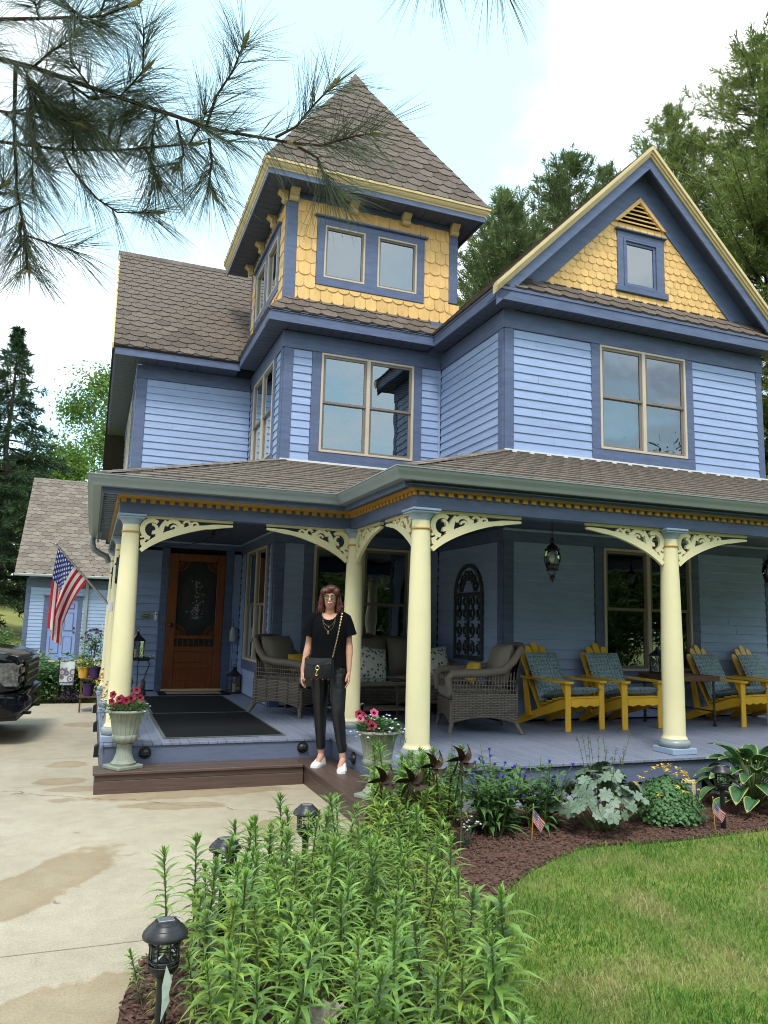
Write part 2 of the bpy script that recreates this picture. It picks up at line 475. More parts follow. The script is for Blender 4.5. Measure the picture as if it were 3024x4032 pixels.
def window(kind, plane, u0, u1, v0, v1, units=2, hung=True, casing=.135, top=None, sill=True, inside='interior', blind=0, gap=None, flip=False, cap=False, frame='frame_cream', sash='sash'):
    """u0..v1: outer edge of the cream frame; casing boards around it"""
    fr = FR(kind, plane)
    wn = part_empty('window', house)
    ct = v1 + (top if top is not None else 0)
    c = casing
    # recess
    rc = MB(); iu0, iu1, iv0, iv1 = u0 + .02, u1 - .02, v0 + .02, v1 - .02
    dd = -.19
    q = [fr(iu0, iv0, dd), fr(iu1, iv0, dd), fr(iu1, iv1, dd), fr(iu0, iv1, dd)]
    p = [fr(iu0, iv0, -.01), fr(iu1, iv0, -.01), fr(iu1, iv1, -.01), fr(iu0, iv1, -.01)]
    rc.add(q + p, [(0, 1, 2, 3), (0, 1, 5, 4), (1, 2, 6, 5), (2, 3, 7, 6), (3, 0, 4, 7)])
    rc.build('reveal', inside, wn, recalc=False)
    # casing boards
    if c:
        fbox(MB(), fr, u0 - c, u0 - .002, v0 - .002, ct, -.012, .026, .004).build('casing', 'trim', wn)
        fbox(MB(), fr, u1 + .002, u1 + c, v0 - .002, ct, -.012, .026, .004).build('casing', 'trim', wn)
        if top: fbox(MB(), fr, u0 - c, u1 + c, v1 + .002, v1 + top, -.012, .0285, .004).build('casing', 'trim', wn)
        if sill: fbox(MB(), fr, u0 - c, u1 + c, v0 - .145, v0 - .004, -.012, .028, .004).build('sill', 'trim', wn)
    if cap:
        cp = MB(); fbox(cp, fr, u0 - c - .04, u1 + c + .04, ct, ct + .022, -.01, .07, .006); cp.build('cap', 'trim', wn)
    # cream outer frame
    fw = .032
    fm = MB()
    fbox(fm, fr, u0, u1, v1 - fw, v1, -.03, .034, .004); fbox(fm, fr, u0, u1, v0, v0 + fw, -.03, .036, .004)
    fbox(fm, fr, u0 - .001, u0 + fw, v0 + .001, v1 - .001, -.03, .035, .004); fbox(fm, fr, u1 - fw, u1 + .001, v0 + .001, v1 - .001, -.03, .035, .004)
    uw = (u1 - u0) / units
    g = gap if gap is not None else .055
    for k in range(1, units):
        um = u0 + uw * k
        fbox(fm, fr, um - g / 2, um + g / 2, v0 + .002, v1 - .002, -.03, .033, .004)
    fm.build('frame', frame, wn)
    for k in range(units):
        a = u0 + uw * k + (fw if k == 0 else g / 2); b = u0 + uw * (k + 1) - (fw if k == units - 1 else g / 2)
        lo, hi = v0 + fw, v1 - fw
        rows = [(lo, (lo + hi) / 2 + .015, -.012), ((lo + hi) / 2 - .015, hi, .006)] if hung else [(lo, hi, .0)]
        for (z0, z1, d) in rows:
            s = .036
            sm = MB()
            fbox(sm, fr, a, b, z0, z0 + s, d - .02, d + .012, .003); fbox(sm, fr, a, b, z1 - s, z1, d - .02, d + .0125, .003)
            fbox(sm, fr, a + .0005, a + s, z0 + .001, z1 - .001, d - .02, d + .0115, .003); fbox(sm, fr, b - s, b - .0005, z0 + .001, z1 - .001, d - .02, d + .0115, .003)
            sm.build('sash', sash, wn)
            pm = MB(); P = [fr(a + s - .004, z0 + s - .004, d - .004), fr(b - s + .004, z0 + s - .004, d - .004), fr(b - s + .004, z1 - s + .004, d - .004), fr(a + s - .004, z1 - s + .004, d - .004)]
            pm.add(P, [(0, 1, 2, 3)]); pm.build('pane', 'glass', wn, recalc=False)
        if blind:
            bl = MB(); z = v1 - .06; zb = v0 + .05 if blind == 1 else v0 + (v1 - v0) * .45
            while z > zb:
                P = [fr(a + .01, z, -.075), fr(b - .01, z, -.075), fr(b - .01, z - .020, -.058), fr(a + .01, z - .020, -.058)]
                bl.add(P, [(0, 1, 2, 3)]); z -= .027
            bl.build('blind', 'blind', wn, recalc=False, kind='stuff')
    return wn

# --- right wing, upper storey
wl = wall_of('wall')
siding(wl, 'F', YR, XW + .127, 5.998, Z2A, Z2B); siding(wl, 'F', YR, 7.708, 8.888, Z2A, Z2B)
board(house, 'corner_board', 'F', YR, XW - .004, XW + .126, Z2A, Z2B, -.05, .024)
board(house, 'corner_board', 'F', YR, 8.89, XR, Z2A, Z2B, -.05, .024)
board(house, 'frieze_board', 'F', YR, XW - .028, XR + .028, Z2B + .002, ZS, -.05, .028)
window('F', YR, 6.135, 7.575, 3.84, 5.278, inside='curtain')
wl = wall_of('wall')
siding(wl, 'L', XW, YR + .132, YT - .022, Z2A, Z2B)
board(house, 'corner_board', 'L', XW, YR + .002, YR + .13, Z2A, Z2B, -.05, .0225)
board(house, 'frieze_board', 'L', XW, YR - .026, YT - .024, Z2B + .002, ZS - .001, -.05, .0265)
board(house, 'corner_strip', 'F', YT, XW - .055, XW - .022, Z2A, Z2B, -.02, .022, 'siding', .002)
# --- tower, second storey
wl = wall_of('wall')
siding(wl, 'F', YT, XT + .132, 2.66, Z2A, Z2B); siding(wl, 'F', YT, 4.362, XW - .056, Z2A, Z2B)
board(house, 'corner_board', 'F', YT, XT - .004, XT + .13, Z2A, Z2B, -.05, .024)
board(house, 'frieze_board', 'F', YT, XT - .028, XW - .03, Z2B + .002, ZS, -.05, .028)
window('F', YT, 2.80, 4.225, 3.835, 5.278, blind=1)
wl = wall_of('wall')
siding(wl, 'L', XT, YT + .132, 10.495, Z2A, Z2B); siding(wl, 'L', XT, 12.235, YL - .022, Z2A, Z2B)
board(house, 'corner_board', 'L', XT, YT + .002, YT + .13, Z2A, Z2B, -.05, .0225)
board(house, 'frieze_board', 'L', XT, YT - .026, YL - .024, Z2B + .002, ZS - .001, -.05, .0265)
window('L', XT, 10.63, 12.10, 3.84, 5.278, inside='curtain')
# --- left wing, second storey
wl = wall_of('wall')
siding(wl, 'F', YL, XL + .142, XT - .022, Z2A, Z2B)
board(house, 'corner_board', 'F', YL, XL - .004, XL + .14, Z2A, Z2B, -.05, .024)
board(house, 'frieze_board', 'F', YL, XL - .028, XT - .03, Z2B + .002, ZS - .03, -.05, .028)
wl = wall_of('wall')
siding(wl, 'L', XL, YL + .142, 13.7, Z2A, Z2B); siding(wl, 'L', XL, 15.45, 17.2, Z2A, Z2B)
board(house, 'corner_board', 'L', XL, YL + .002, YL + .14, Z2A, Z2B, -.05, .0225)
board(house, 'frieze_board', 'L', XL, YL - .026, 17.3, Z2B + .002, ZS - .031, -.05, .0265)
window('L', XL, 13.84, 15.31, 3.84, 5.278)
# --- ground floor
wl = wall_of('wall')
siding(wl, 'F', YR, XW + .127, 5.998, FLOOR + .02, Z1B); siding(wl, 'F', YR, 7.708, 8.888, FLOOR + .02, Z1B)
siding(wl, 'F', YR, 6.0, 7.70, FLOOR + .02, .80)
board(house, 'corner_board', 'F', YR, XW - .004, XW + .126, FLOOR, Z1B, -.05, .024)
board(house, 'corner_board', 'F', YR, 8.89, XR, FLOOR, Z1B, -.05, .024)
board(house, 'frieze_board', 'F', YR, XW - .028, XR + .2, Z1B + .002, ZC, -.05, .028)
window('F', YR, 6.145, 7.56, .955, Z1B - .002, inside='curtain')
wl = wall_of('wall')
siding(wl, 'L', XW, YR + .132, YT - .022, FLOOR + .02, Z1B)
board(house, 'corner_board', 'L', XW, YR + .002, YR + .13, FLOOR, Z1B, -.05, .0225)
board(house, 'frieze_board', 'L', XW, YR - .026, YT - .024, Z1B + .002, ZC - .001, -.05, .0265)
wl = wall_of('wall')
siding(wl, 'F', YT, XT + .132, 2.66, FLOOR + .02, Z1B); siding(wl, 'F', YT, 4.362, XW - .024, FLOOR + .02, Z1B)
siding(wl, 'F', YT, 2.662, 4.36, FLOOR + .02, .80)
board(house, 'corner_board', 'F', YT, XT - .004, XT + .13, FLOOR, Z1B, -.05, .024)
board(house, 'frieze_board', 'F', YT, XT - .028, XW - .03, Z1B + .002, ZC, -.05, .028)
window('F', YT, 2.80, 4.225, .955, Z1B - .002)
wl = wall_of('wall')
siding(wl, 'L', XT, YT + .132, 10.35, FLOOR + .02, Z1B); siding(wl, 'L', XT, 12.04, YL - .022, FLOOR + .02, Z1B)
siding(wl, 'L', XT, 10.352, 12.038, FLOOR + .02, .74)
board(house, 'corner_board', 'L', XT, YT + .002, YT + .13, FLOOR, Z1B, -.05, .0225)
board(house, 'frieze_board', 'L', XT, YT - .026, YL - .024, Z1B + .002, ZC - .001, -.05, .0265)
window('L', XT, 10.49, 11.905, .885, Z1B - .002)
wl = wall_of('wall')
siding(wl, 'F', YL, XL + .02, .985, FLOOR + .02, Z1B); siding(wl, 'F', YL, 2.115, XT - .022, FLOOR + .02, Z1B)
board(house, 'frieze_board', 'F', YL, XL - .3, XT - .03, Z1B + .055, ZC, -.05, .03)
board(house, 'casing', 'F', YL, .987, 1.10, FLOOR, Z1B + .05, -.03, .034)
board(house, 'casing', 'F', YL, 1.985, 2.113, FLOOR, Z1B + .05, -.03, .034)

# --- front door: cedar screen door with fan corners and an oval
mat('door_wood', (0.175, 0.052, 0.013), 0.38, 0.35, 5, 0.1, 60, stretch=(9, 9, .8))
mat('screen', (0.012, 0.013, 0.015), 0.6, 0.1, 5, 0)
mat('oval_glass', (0.030, 0.032, 0.036), 0.25, 0.5, 9, 0.2, 20)
mat('etched', (0.20, 0.21, 0.22), 0.7, 0.25, 30, 0.1)
door = part_empty('front_door', house)
fr = FR('F', YL)
D0, D1, DZ0, DZ1 = 1.105, 1.98, .40, 2.50
def db(name, u0, u1, v0, v1, d0, d1, m='door_wood', c=.006): return fbox(MB(), fr, u0, u1, v0, v1, d0, d1, c).build(name, m, door)
db('stile', D0, D0 + .145, DZ0, DZ1, .0, .036); db('stile', D1 - .125, D1, DZ0, DZ1, .0, .036)
db('rail', D0 + .146, D1 - .126, DZ1 - .12, DZ1, .0, .0355); db('rail', D0 + .146, D1 - .126, 1.16, 1.215, .0, .034)
db('rail', D0 + .146, D1 - .126, .96, 1.045, .0, .0355); db('rail', D0 + .146, D1 - .126, .70, .79, .0, .0355)
db('rail', D0 + .146, D1 - .126, DZ0, .52, .0, .0355)
db('panel', D0 + .147, D1 - .127, .791, .959, .004, .024); db('panel', D0 + .147, D1 - .127, .521, .699, .004, .0345)
db('screen', D0 + .147, D1 - .127, 1.046, DZ1 - .121, .002, .010, 'screen')
db('threshold', D0 - .02, D1 + .03, FLOOR + .002, .395, -.02, .09, 'cream_trim')
cu, cv = (D0 + D1) / 2 + .01, 1.80
ov = MB(); N = 40
ov.prism([fr(cu + .235 * math.cos(2 * PI * k / N), cv + .50 * math.sin(2 * PI * k / N), .0105) for k in range(N)], fr(0, 0, .004) - fr(0, 0, 0)); ov.build('oval_light', 'oval_glass', door)
et = MB()
for k in range(70):
    t = RNG.random(); a = cu + RNG.gauss(0, .055) * (1.1 - abs(t - .55)); b = cv - .33 + .62 * t; s = RNG.uniform(.012, .026); th = RNG.uniform(0, PI)
    et.add([fr(a + s * math.cos(th + q * PI / 2.5) * (1 if q % 2 else .55), b + s * math.sin(th + q * PI / 2.5) * (1 if q % 2 else .55), .0152 + .00005 * k) for q in range(5)], [(0, 1, 2, 3, 4)])
et.build('etched_bouquet', 'etched', door, recalc=False, kind='stuff')
def fan(cu, cv, su, sv):
    m_ = MB()
    for k in range(6):
        a = (k + .5) * PI / 12 if False else k * PI / 10
        m_.ribbon([(cu + su * .05 * math.cos(a), cv + sv * .05 * math.sin(a)), (cu + su * .15 * math.cos(a), cv + sv * .15 * math.sin(a))], .012, .012 + .001 * k, lambda u, v, d: fr(u, v, .018 + d))
    for r in (.045, .155):
        m_.ribbon([(cu + su * r * math.cos(k * PI / 16), cv + sv * r * math.sin(k * PI / 16)) for k in range(9)], .016, .019, lambda u, v, d: fr(u, v, .018 + d))
    m_.build('fan_corner', 'door_wood', door)
fan(D0 + .147, DZ1 - .121, 1, -1); fan(D1 - .127, DZ1 - .121, -1, -1); fan(D0 + .147, 1.216, 1, 1); fan(D1 - .127, 1.216, -1, 1)
for k in range(7):
    u = D0 + .19 + k * .083
    MB().lathe([(.004, 1.046), (.008, 1.07), (.004, 1.10), (.008, 1.13), (.004, 1.159)], 8, (u, YL - .018, 0)).build('spindle', 'door_wood', door, smooth=True)
hd = MB(); hd.lathe([(.001, 0), (.032, .002), (.032, .008), (.012, .012), (.012, .03), (.03, .04), (.034, .055), (.02, .07), (.001, .072)], 14, M=Matrix.Translation((D0 + .07, YL - .036, 1.37)) @ Matrix.Rotation(PI / 2, 4, 'X'))
hd.build('handle', 'black_metal', door, smooth=True)

# --- soffits, fascias
def soffit(kind, plane, u0, u1, z, d0, d1, name='soffit_panel', pw=.305):
    fr = FR(kind, plane)
    n = max(1, round((u1 - u0) / pw)); s = (u1 - u0) / n
    for i in range(n):
        m_ = MB()
        a, b = u0 + i * s + .003, u0 + (i + 1) * s - .003
        h = (a + b) / 2
        fbox(m_, fr, a, h - .004, z, z + .012, d0, d1, .003); fbox(m_, fr, h + .004, b, z, z + .012, d0, d1, .003); fbox(m_, fr, h - .005, h + .005, z + .006, z + .011, d0 + .001, d1 - .001)
        m_.build(name, 'soffit', house)
    fbox(MB(), fr, u0, u1, z + .014, z + .03, d0, d1).build('soffit_backing', 'dark', house)
OR, OT, OL = .27, .295, .385
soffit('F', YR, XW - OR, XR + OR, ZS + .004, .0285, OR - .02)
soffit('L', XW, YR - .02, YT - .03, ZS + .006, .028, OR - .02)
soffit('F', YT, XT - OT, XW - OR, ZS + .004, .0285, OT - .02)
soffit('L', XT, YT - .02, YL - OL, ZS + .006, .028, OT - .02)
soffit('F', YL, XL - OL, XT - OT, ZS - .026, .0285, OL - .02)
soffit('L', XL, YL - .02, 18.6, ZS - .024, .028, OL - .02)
fas = [(0, 5.535), (.022, 5.535), (.022, 5.665), (.034, 5.665), (.034, 5.70), (0, 5.70)]
MB().box((XW - OR + .03, YT - .10, 5.50), (XW + .25, YT + .15, 6.0)).build('valley_block', 'trim', house)
def sh(pf, dz): return [(o, z + dz) for o, z in pf]
MB().strip([(XW - OR + .022, YT - OT + .02), (XW - OR + .022, YR - OR + .022), (XR + OR, YR - OR + .022)], sh(fas, 0), side=1).build('fascia_board', 'trim', house)
MB().strip([(XT - OT + .022, YL - OL + .04), (XT - OT + .022, YT - OT + .022), (XW - OR + .02, YT - OT + .022)], sh(fas, .006), side=1).build('fascia_board', 'trim', house)
MB().strip([(XL - OL + .022, 18.6), (XL - OL + .022, YL - OL + .022), (XT - OT + .02, YL - OL + .022)], sh(fas, -.03), side=1).build('fascia_board', 'trim', house)
# ------------------------------------------------------------------ roofs
def roof_slab(pts, th=.04, name='roof', m='roof_dark'):
    a, b, c = Vector(pts[0]), Vector(pts[1]), Vector(pts[2])
    n = (b - a).cross(c - a).normalized()
    if n.z < 0: n = -n
    return MB().prism([Vector(p) - n * th for p in pts], n * th).build(name, m, house)
SHINGLES = []      # (area, mesh or None, matrix, unique MB, parent roof, material)
TW, TX = .252, .186
def tab_outline(w_, x_, oct_=True):
    if oct_: return [(.012 * w_, .32 * x_), (.26 * w_, .03 * x_), (.74 * w_, 0), (.988 * w_, .32 * x_), (.988 * w_, 1.5 * x_), (.012 * w_, 1.5 * x_)]
    N = 8; r = w_ / 2 - .002
    return [(w_ / 2 - r * math.cos(PI * k / N), .62 * r - .62 * r * math.sin(PI * k / N) * 1.0) for k in range(N + 1)] + [(w_ / 2 + r, 1.55 * x_), (w_ / 2 - r, 1.55 * x_)]
def tab_mesh(poly, th, tl, s0, slen):
    """outline poly in (e, s); raised th at the lower edge, almost flush at the top"""
    n = len(poly)
    hh = lambda s: th - (th - tl) * max(0, min(1, (s - s0) / slen))
    vs = [(e, s, hh(s)) for e, s in poly] + [(e, s, -.002) for e, s in poly]
    fs = [tuple(range(n))] + [(i, n + i, n + (i + 1) % n, (i + 1) % n) for i in range(n)]
    return vs, fs
PROTO = {}
def shingles(roof, P0, E, poly, m='shingle', w_=TW, x_=TX, oct_=True, th=.023, store=None, S=None, name='shingle', start=0.0):
    """roof plane through P0, eave direction E, convex polygon in (e, s)"""
    store = SHINGLES if store is None else store
    P0 = Vector(P0); E = Vector(E).normalized()
    S = Vector(S).normalized(); N_ = E.cross(S).normalized()
    flip = N_.z < -1e-6 or (abs(N_.z) < 1e-6 and N_.y > 0.5) or (abs(N_.z) < 1e-6 and N_.x > .5)
    base = tab_outline(w_, x_, oct_)
    key = (w_, x_, oct_, th, m)
    if flip:      # keep the frame right-handed: mirror along the eave
        es = [p[0] for p in poly]; e1 = max(es)
        P0 = P0 + E * e1; E = -E; N_ = -N_
        poly = [(e1 - a, b) for a, b in poly]
    ar = sum(poly[i][0] * poly[(i + 1) % len(poly)][1] - poly[i][1] * poly[(i + 1) % len(poly)][0] for i in range(len(poly)))
    if ar < 0: poly = poly[::-1]
    if key not in PROTO:
        vs, fs = tab_mesh(base, th, .003, 0, 1.45 * x_)
        PROTO[key] = MB().add(vs, fs).mesh(name, m, recalc=False)
    emin, emax = min(p[0] for p in poly), max(p[0] for p in poly); smin, smax = min(p[1] for p in poly), max(p[1] for p in poly)
    R = Matrix((E, S, N_)).transposed().to_4x4()
    j = 0; s = smin - start
    while s < smax:
        off = (j % 2) * w_ / 2 + (RNG.uniform(-.01, .01) if oct_ else 0)
        i0 = int(math.floor((emin - off) / w_)) - 1
        e = i0 * w_ + off
        while e < emax:
            pl = [(a + e, b + s) for a, b in base]
            cl = clip_poly(pl, poly)
            if len(cl) >= 3:
                a2 = sum(cl[i][0] * cl[(i + 1) % len(cl)][1] - cl[i][1] * cl[(i + 1) % len(cl)][0] for i in range(len(cl))) / 2
                if a2 > 2e-4:
                    lift = N_ * (.0015 * (j % 3) + .0004 * ((j + int(e * 100)) % 3))
                    full = len(cl) == len(pl) and all(abs(c[0] - d[0]) < 1e-6 and abs(c[1] - d[1]) < 1e-6 for c, d in zip(cl, pl))
                    M_ = Matrix.Translation(P0 + lift) @ R
                    vis = [(a, min(b, s + x_)) for a, b in cl]
                    area = proj_area([M_ @ Vector((a, b, 0)) for a, b in vis])
                    if full: store.append((area, PROTO[key], Matrix.Translation(P0 + E * e + S * s + lift) @ R, None, roof, m))
                    else: store.append((area, None, M_, tab_mesh(cl, th, .003, s, 1.45 * x_), roof, m))
            e += w_
        s += x_; j += 1
def emit(store, limit, name, restname, owner=None):
    store.sort(key=lambda t: -t[0])
    rest = {}
    for k, (area, me, M_, geo, roof, m) in enumerate(store):
        if k < limit and area > 0:
            if me is None: me = MB().add(*geo).mesh(name, m, recalc=False)
            link(name, me, roof, M_)
        else:
            mb = rest.setdefault(m, MB())
            if me is not None: mb.add([v.co for v in me.vertices], [tuple(p.vertices) for p in me.polygons], M_)
            else: mb.add(geo[0], geo[1], M_)
    for m, mb in rest.items(): mb.build(restname, m, owner or house, recalc=False, kind='stuff')

# left wing: ridge along x
LE, LR, LZ0, LZ1 = YL - OL - .03, 14.9, 5.64, 8.48
def plane_z(y): return LZ0 + (y - LE) * (LZ1 - LZ0) / (LR - LE)
r = roof_slab([(.0, LE, LZ0), (5.2, LE, LZ0), (5.2, LR, LZ1), (.0, LR, LZ1)])
sl = math.hypot(LR - LE, LZ1 - LZ0)
shingles(r, (.0, LE, LZ0), (1, 0, 0), [(0, 0), (4.6, 0), (4.6, sl), (0, sl)], S=(0, LR - LE, LZ1 - LZ0))
roof_slab([(.0, 18.6, LZ0 - .9), (5.2, 18.6, LZ0 - .9), (5.2, LR, LZ1 - .001), (.0, LR, LZ1 - .001)])
MB().prism([(XL + .05, YL + .1, 5.5), (XL + .05, 17.3, 5.5), (XL + .05, LR, 8.2)], (4.4, 0, 0)).build('gable_wall', 'siding', house)
# rake trim on its left edge and a ridge cap
d_ = Vector((0, LR - LE, LZ1 - LZ0)).normalized()
MB().prism([(-.012, LE - .02, LZ0 - .06), (-.012, LE - .02, LZ0 + .02), (-.012, LR, LZ1 + .02), (-.012, LR, LZ1 - .10)], (.03, 0, 0)).build('rake_trim', 'cream_trim', house)
rc = MB(); x = -.02
while x < 3.4:
    rc_ = MB()
    for sg, dy in ((1, -.13), (-1, .13)):
        rc_.prism([(x, LR, LZ1 + .035), (x + .26, LR, LZ1 + .028), (x + .26, LR + dy, LZ1 - .105), (x, LR + dy, LZ1 - .098)], (0, 0, .012))
    rc_.build('ridge_cap', 'shingle', r); x += .2

# right wing: ridge along y, gable to the front
GX, GE, GZ0, GZ1, GY = 6.845, XW - OR - .03, 5.70, 8.165, YR - OR - .0
roof_slab([(GE, GY, GZ0), (GX, GY, GZ1), (GX, 15.0, GZ1), (GE, 15.0, GZ0)])
GE2 = 2 * GX - GE
rr = roof_slab([(GE2, GY, GZ0), (GX, GY, GZ1 - .001), (GX, 15.0, GZ1 - .001), (GE2, 15.0, GZ0)])
sl = math.hypot(GX - GE, GZ1 - GZ0)
shingles(rr, (GE, GY - .02, GZ0), (0, 1, 0), [(0, 0), (3.0, 0), (3.0, sl), (0, sl)], S=(GX - GE, 0, GZ1 - GZ0))
fr = FR('F', YR)
def rake(off0, off1, d0, d1, name, m, ext=0.0):
    """band under the rake, off0..off1 below the roof line measured square to it"""
    for sg in (-1, 1):
        sx = lambda x: GX + sg * x
        k = math.hypot(GX - GE, GZ1 - GZ0); cx, cz = (GX - GE) / k, (GZ1 - GZ0) / k
        hw = GX - GE + ext
        a0, a1 = off0 / cx, off1 / cx
        zt = lambda x, o: GZ1 - (x / (GX - GE)) * (GZ1 - GZ0) - o
        pts = [fr(sx(0), zt(0, a0), d0), fr(sx(hw), zt(hw, a0), d0), fr(sx(hw), zt(hw, a1), d0), fr(sx(0), zt(0, a1), d0)]
        MB().prism(pts, fr(0, 0, d1) - fr(0, 0, d0)).build(name, m, house)
rake(-.012, .03, OR - .04, OR + .075, 'crown_mould', 'cream_trim', .0)
rake(.031, .060, OR - .04, OR + .05, 'crown_mould', 'cream_trim', .0)
rake(.061, .085, OR - .04, OR + .025, 'crown_mould', 'cream_trim', .0)
rake(.086, .205, OR - .03, OR + .0, 'rake_board', 'trim', -.04)
rake(.088, .10, .02, OR - .031, 'rake_soffit', 'soffit', -.05)
rake(.105, .42, -.02, .035, 'rake_frieze', 'trim', -.30)
# gable wall behind the scales
GZB = 6.0
MB().prism([fr(GX - 2.2, 5.6, -.16), fr(GX + 2.2, 5.6, -.16), fr(GX + 2.2, 5.82, -.16), fr(GX, 8.0, -.16), fr(GX - 2.2, 5.82, -.16)], fr(0, 0, -.18) - fr(0, 0, 0)).build('gable_wall', 'interior', house)
SCALES = []
gw = part_empty('scale_wall', house)
gback = MB().prism([fr(GX - 1.9, GZB - .05, -.004), fr(6.60, GZB - .05, -.004), fr(6.60, 7.75, -.004), fr(GX - 1.9, 5.95, -.004)], fr(0, 0, -.02) - fr(0, 0, 0)); gback.build('backing', 'scale_yellow', gw)
MB().prism([fr(GX + 1.9, GZB - .05, -.004), fr(7.11, GZB - .05, -.004), fr(7.11, 7.75, -.004), fr(GX + 1.9, 5.95, -.004)], fr(0, 0, -.02) - fr(0, 0, 0)).build('backing', 'scale_yellow', gw)
fbox(MB(), fr, 6.601, 7.109, GZB - .05, 6.2, -.024, -.005).build('backing', 'scale_yellow', gw)
fbox(MB(), fr, 6.601, 7.109, 6.86, 7.7, -.024, -.005).build('backing', 'scale_yellow', gw)
u0, u1, k45 = GX - 1.63, GX + 1.63, (7.62 - GZB) / 1.63
kg = (GZ1 - GZ0) / (GX - GE)
def tri_top(u): return GZ1 - abs(u - GX) * kg - .415 / ((GX - GE) / math.hypot(GX - GE, GZ1 - GZ0))
Ps = (GX - 2, YR - .003, GZB)
def zone(u0, u1, v0, v1, w_, x_, P0y, wallp, P0x, P0z, th=.014):
    shingles(wallp, (P0x, P0y, P0z), (1, 0, 0), [(u0 - P0x, v0 - P0z), (u1 - P0x, v0 - P0z), (u1 - P0x, v1 - P0z), (u0 - P0x, v1 - P0z)], 'scale_yellow', w_, x_, False, th, SCALES, (0, 0, 1), 'scale_shingle')
def gz(poly): shingles(gw, (GX - 2, YR - .003, GZB), (1, 0, 0), [(a - GX + 2, b - GZB) for a, b in poly], 'scale_yellow', .126, .105, False, .016, SCALES, (0, 0, 1), 'scale_shingle')
zl = lambda u: tri_top(u)
gz([(GX - 1.68, GZB), (6.452, GZB), (6.452, zl(6.452)), (GX - 1.68, max(GZB, zl(GX - 1.68)))])
gz([(7.272, GZB), (GX + 1.68, GZB), (GX + 1.68, max(GZB, zl(GX + 1.68))), (7.272, zl(7.272))])
gz([(6.452, GZB), (7.272, GZB), (7.272, 6.10), (6.452, 6.10)])
gz([(6.452, 7.04), (7.272, 7.04), (7.272, 7.135), (6.452, 7.135)])
# gable window and louvre
gwin = window('F', YR, 6.565, 7.155, 6.19, 6.90, units=1, hung=False, casing=.105, top=.105, sill=False, cap=True, frame='trim', sash='trim')
fbox(MB(), fr, 6.42, 7.31, 6.105, 6.185, -.01, .05, .006).build('sill', 'trim', gwin)
lv = part_empty('louvre', house)
ap = 7.56
MB().prism([fr(6.43, 7.135, .0), fr(7.28, 7.135, .0), fr(6.855, 7.545, .0)], fr(0, 0, .008) - fr(0, 0, 0)).build('louvre_back', 'dark', lv)
for sg in (-1, 1):
    c_ = 6.855
    MB().prism([fr(c_, ap, .005), fr(c_ + sg * .445, 7.135, .005), fr(c_ + sg * .375, 7.135, .005), fr(c_, ap - .075, .005)], fr(0, 0, .045) - fr(0, 0, 0)).build('louvre_frame', 'scale_yellow', lv)
for k in range(5):
    v = 7.14 + k * .066; hw = (7.50 - v) * 1.0
    MB().prism([fr(c_ - hw, v, .042), fr(c_ - hw, v + .012, .046), fr(c_ - hw + .03, v + .045, .012), fr(c_ - hw + .03, v + .035, .010)], (2 * hw - .03, 0, 0)).build('louvre_slat', 'scale_yellow', lv)
# pent roof under the gable
pr = roof_slab([(GE, GY - .012, 5.70), (GE2, GY - .012, 5.70), (GE2 - .3, YR + .02, 6.0), (GE + .3, YR + .02, 6.0)], .03)
ps = math.hypot(YR - GY, .30)
shingles(pr, (GE, GY - .012, 5.705), (1, 0, 0), [(0.06, 0), (GE2 - GE - .06, 0), (GE2 - GE - .3, ps), (.3, ps)], S=(0, YR - GY + .012, .30))

# tower skirt roof and upper storey
TX0, TX1, TD = 2.235, 4.905, 2.67
TC = Vector(((TX0 + TX1) / 2, YT + TD / 2, 0))
SK = .33
tr_ = roof_slab([(XT - OT - .02, YT - OT - .02, 5.69), (5.3, YT - OT - .02, 5.69), (5.3, YT + .02, 6.02), (TX0, YT + .02, 6.02)], .03)
ps = math.hypot(OT + .02, SK)
shingles(tr_, (XT - OT - .02, YT - OT - .02, 5.695), (1, 0, 0), [(0, 0), (2.9, 0), (2.9, ps), (TX0 - XT + OT + .02, ps)], S=(0, OT + .02, SK))
tl_ = roof_slab([(XT - OT - .02, YT - OT - .02, 5.69), (TX0 + .02, YT, 6.02), (TX0 + .02, 13.2, 6.02), (XT - OT - .02, 13.2, 5.69)], .03)
shingles(tl_, (XT - OT - .02, YT - OT - .02, 5.695), (0, 1, 0), [(0, 0), (2.6, 0), (2.6, ps), (OT + .02, ps)], S=(OT, 0, SK))
MB().box((TX0, YT - .022, 6.0), (4.8, YT - .002, 6.022), .003).build('flashing', 'flash_white', house)
MB().box((TX0 + .2, YT + .2, 5.4), (TX1 - .2, YT + TD - .2, 7.6)).build('wall_core', 'interior', house)
tw = part_empty('scale_wall', house)
fT = FR('F', YT)
for (a, b, c, d) in ((TX0, 2.70, 6.0, 7.6), (4.32, TX1 - .02, 6.0, 7.6), (2.702, 4.318, 6.0, 6.40), (2.702, 4.318, 7.22, 7.6), (3.37, 3.65, 6.401, 7.219)):
    fbox(MB(), fT, a, b, c, d, -.03, -.005).build('backing', 'scale_yellow', tw)
def tz(u0, u1, v0, v1): zone(u0, u1, v0, v1, .171, .190, YT - .004, tw, TX0, 5.93, .018)
tz(TX0 + .13, 2.655, 6.02, 7.545); tz(4.362, TX1 - .13, 6.02, 7.545); tz(2.655, 4.362, 6.02, 6.285); tz(2.655, 4.362, 7.345, 7.545)
fbox(MB(), fT, TX1 - .13, TX1 + .05, 5.6, 6.35, -.02, -.004).build('backing', 'scale_yellow', tw)
tz(TX1 - .13, TX1 + .05, 5.8, 6.36)
twl = part_empty('scale_wall', house)
fL = FR('L', TX0)
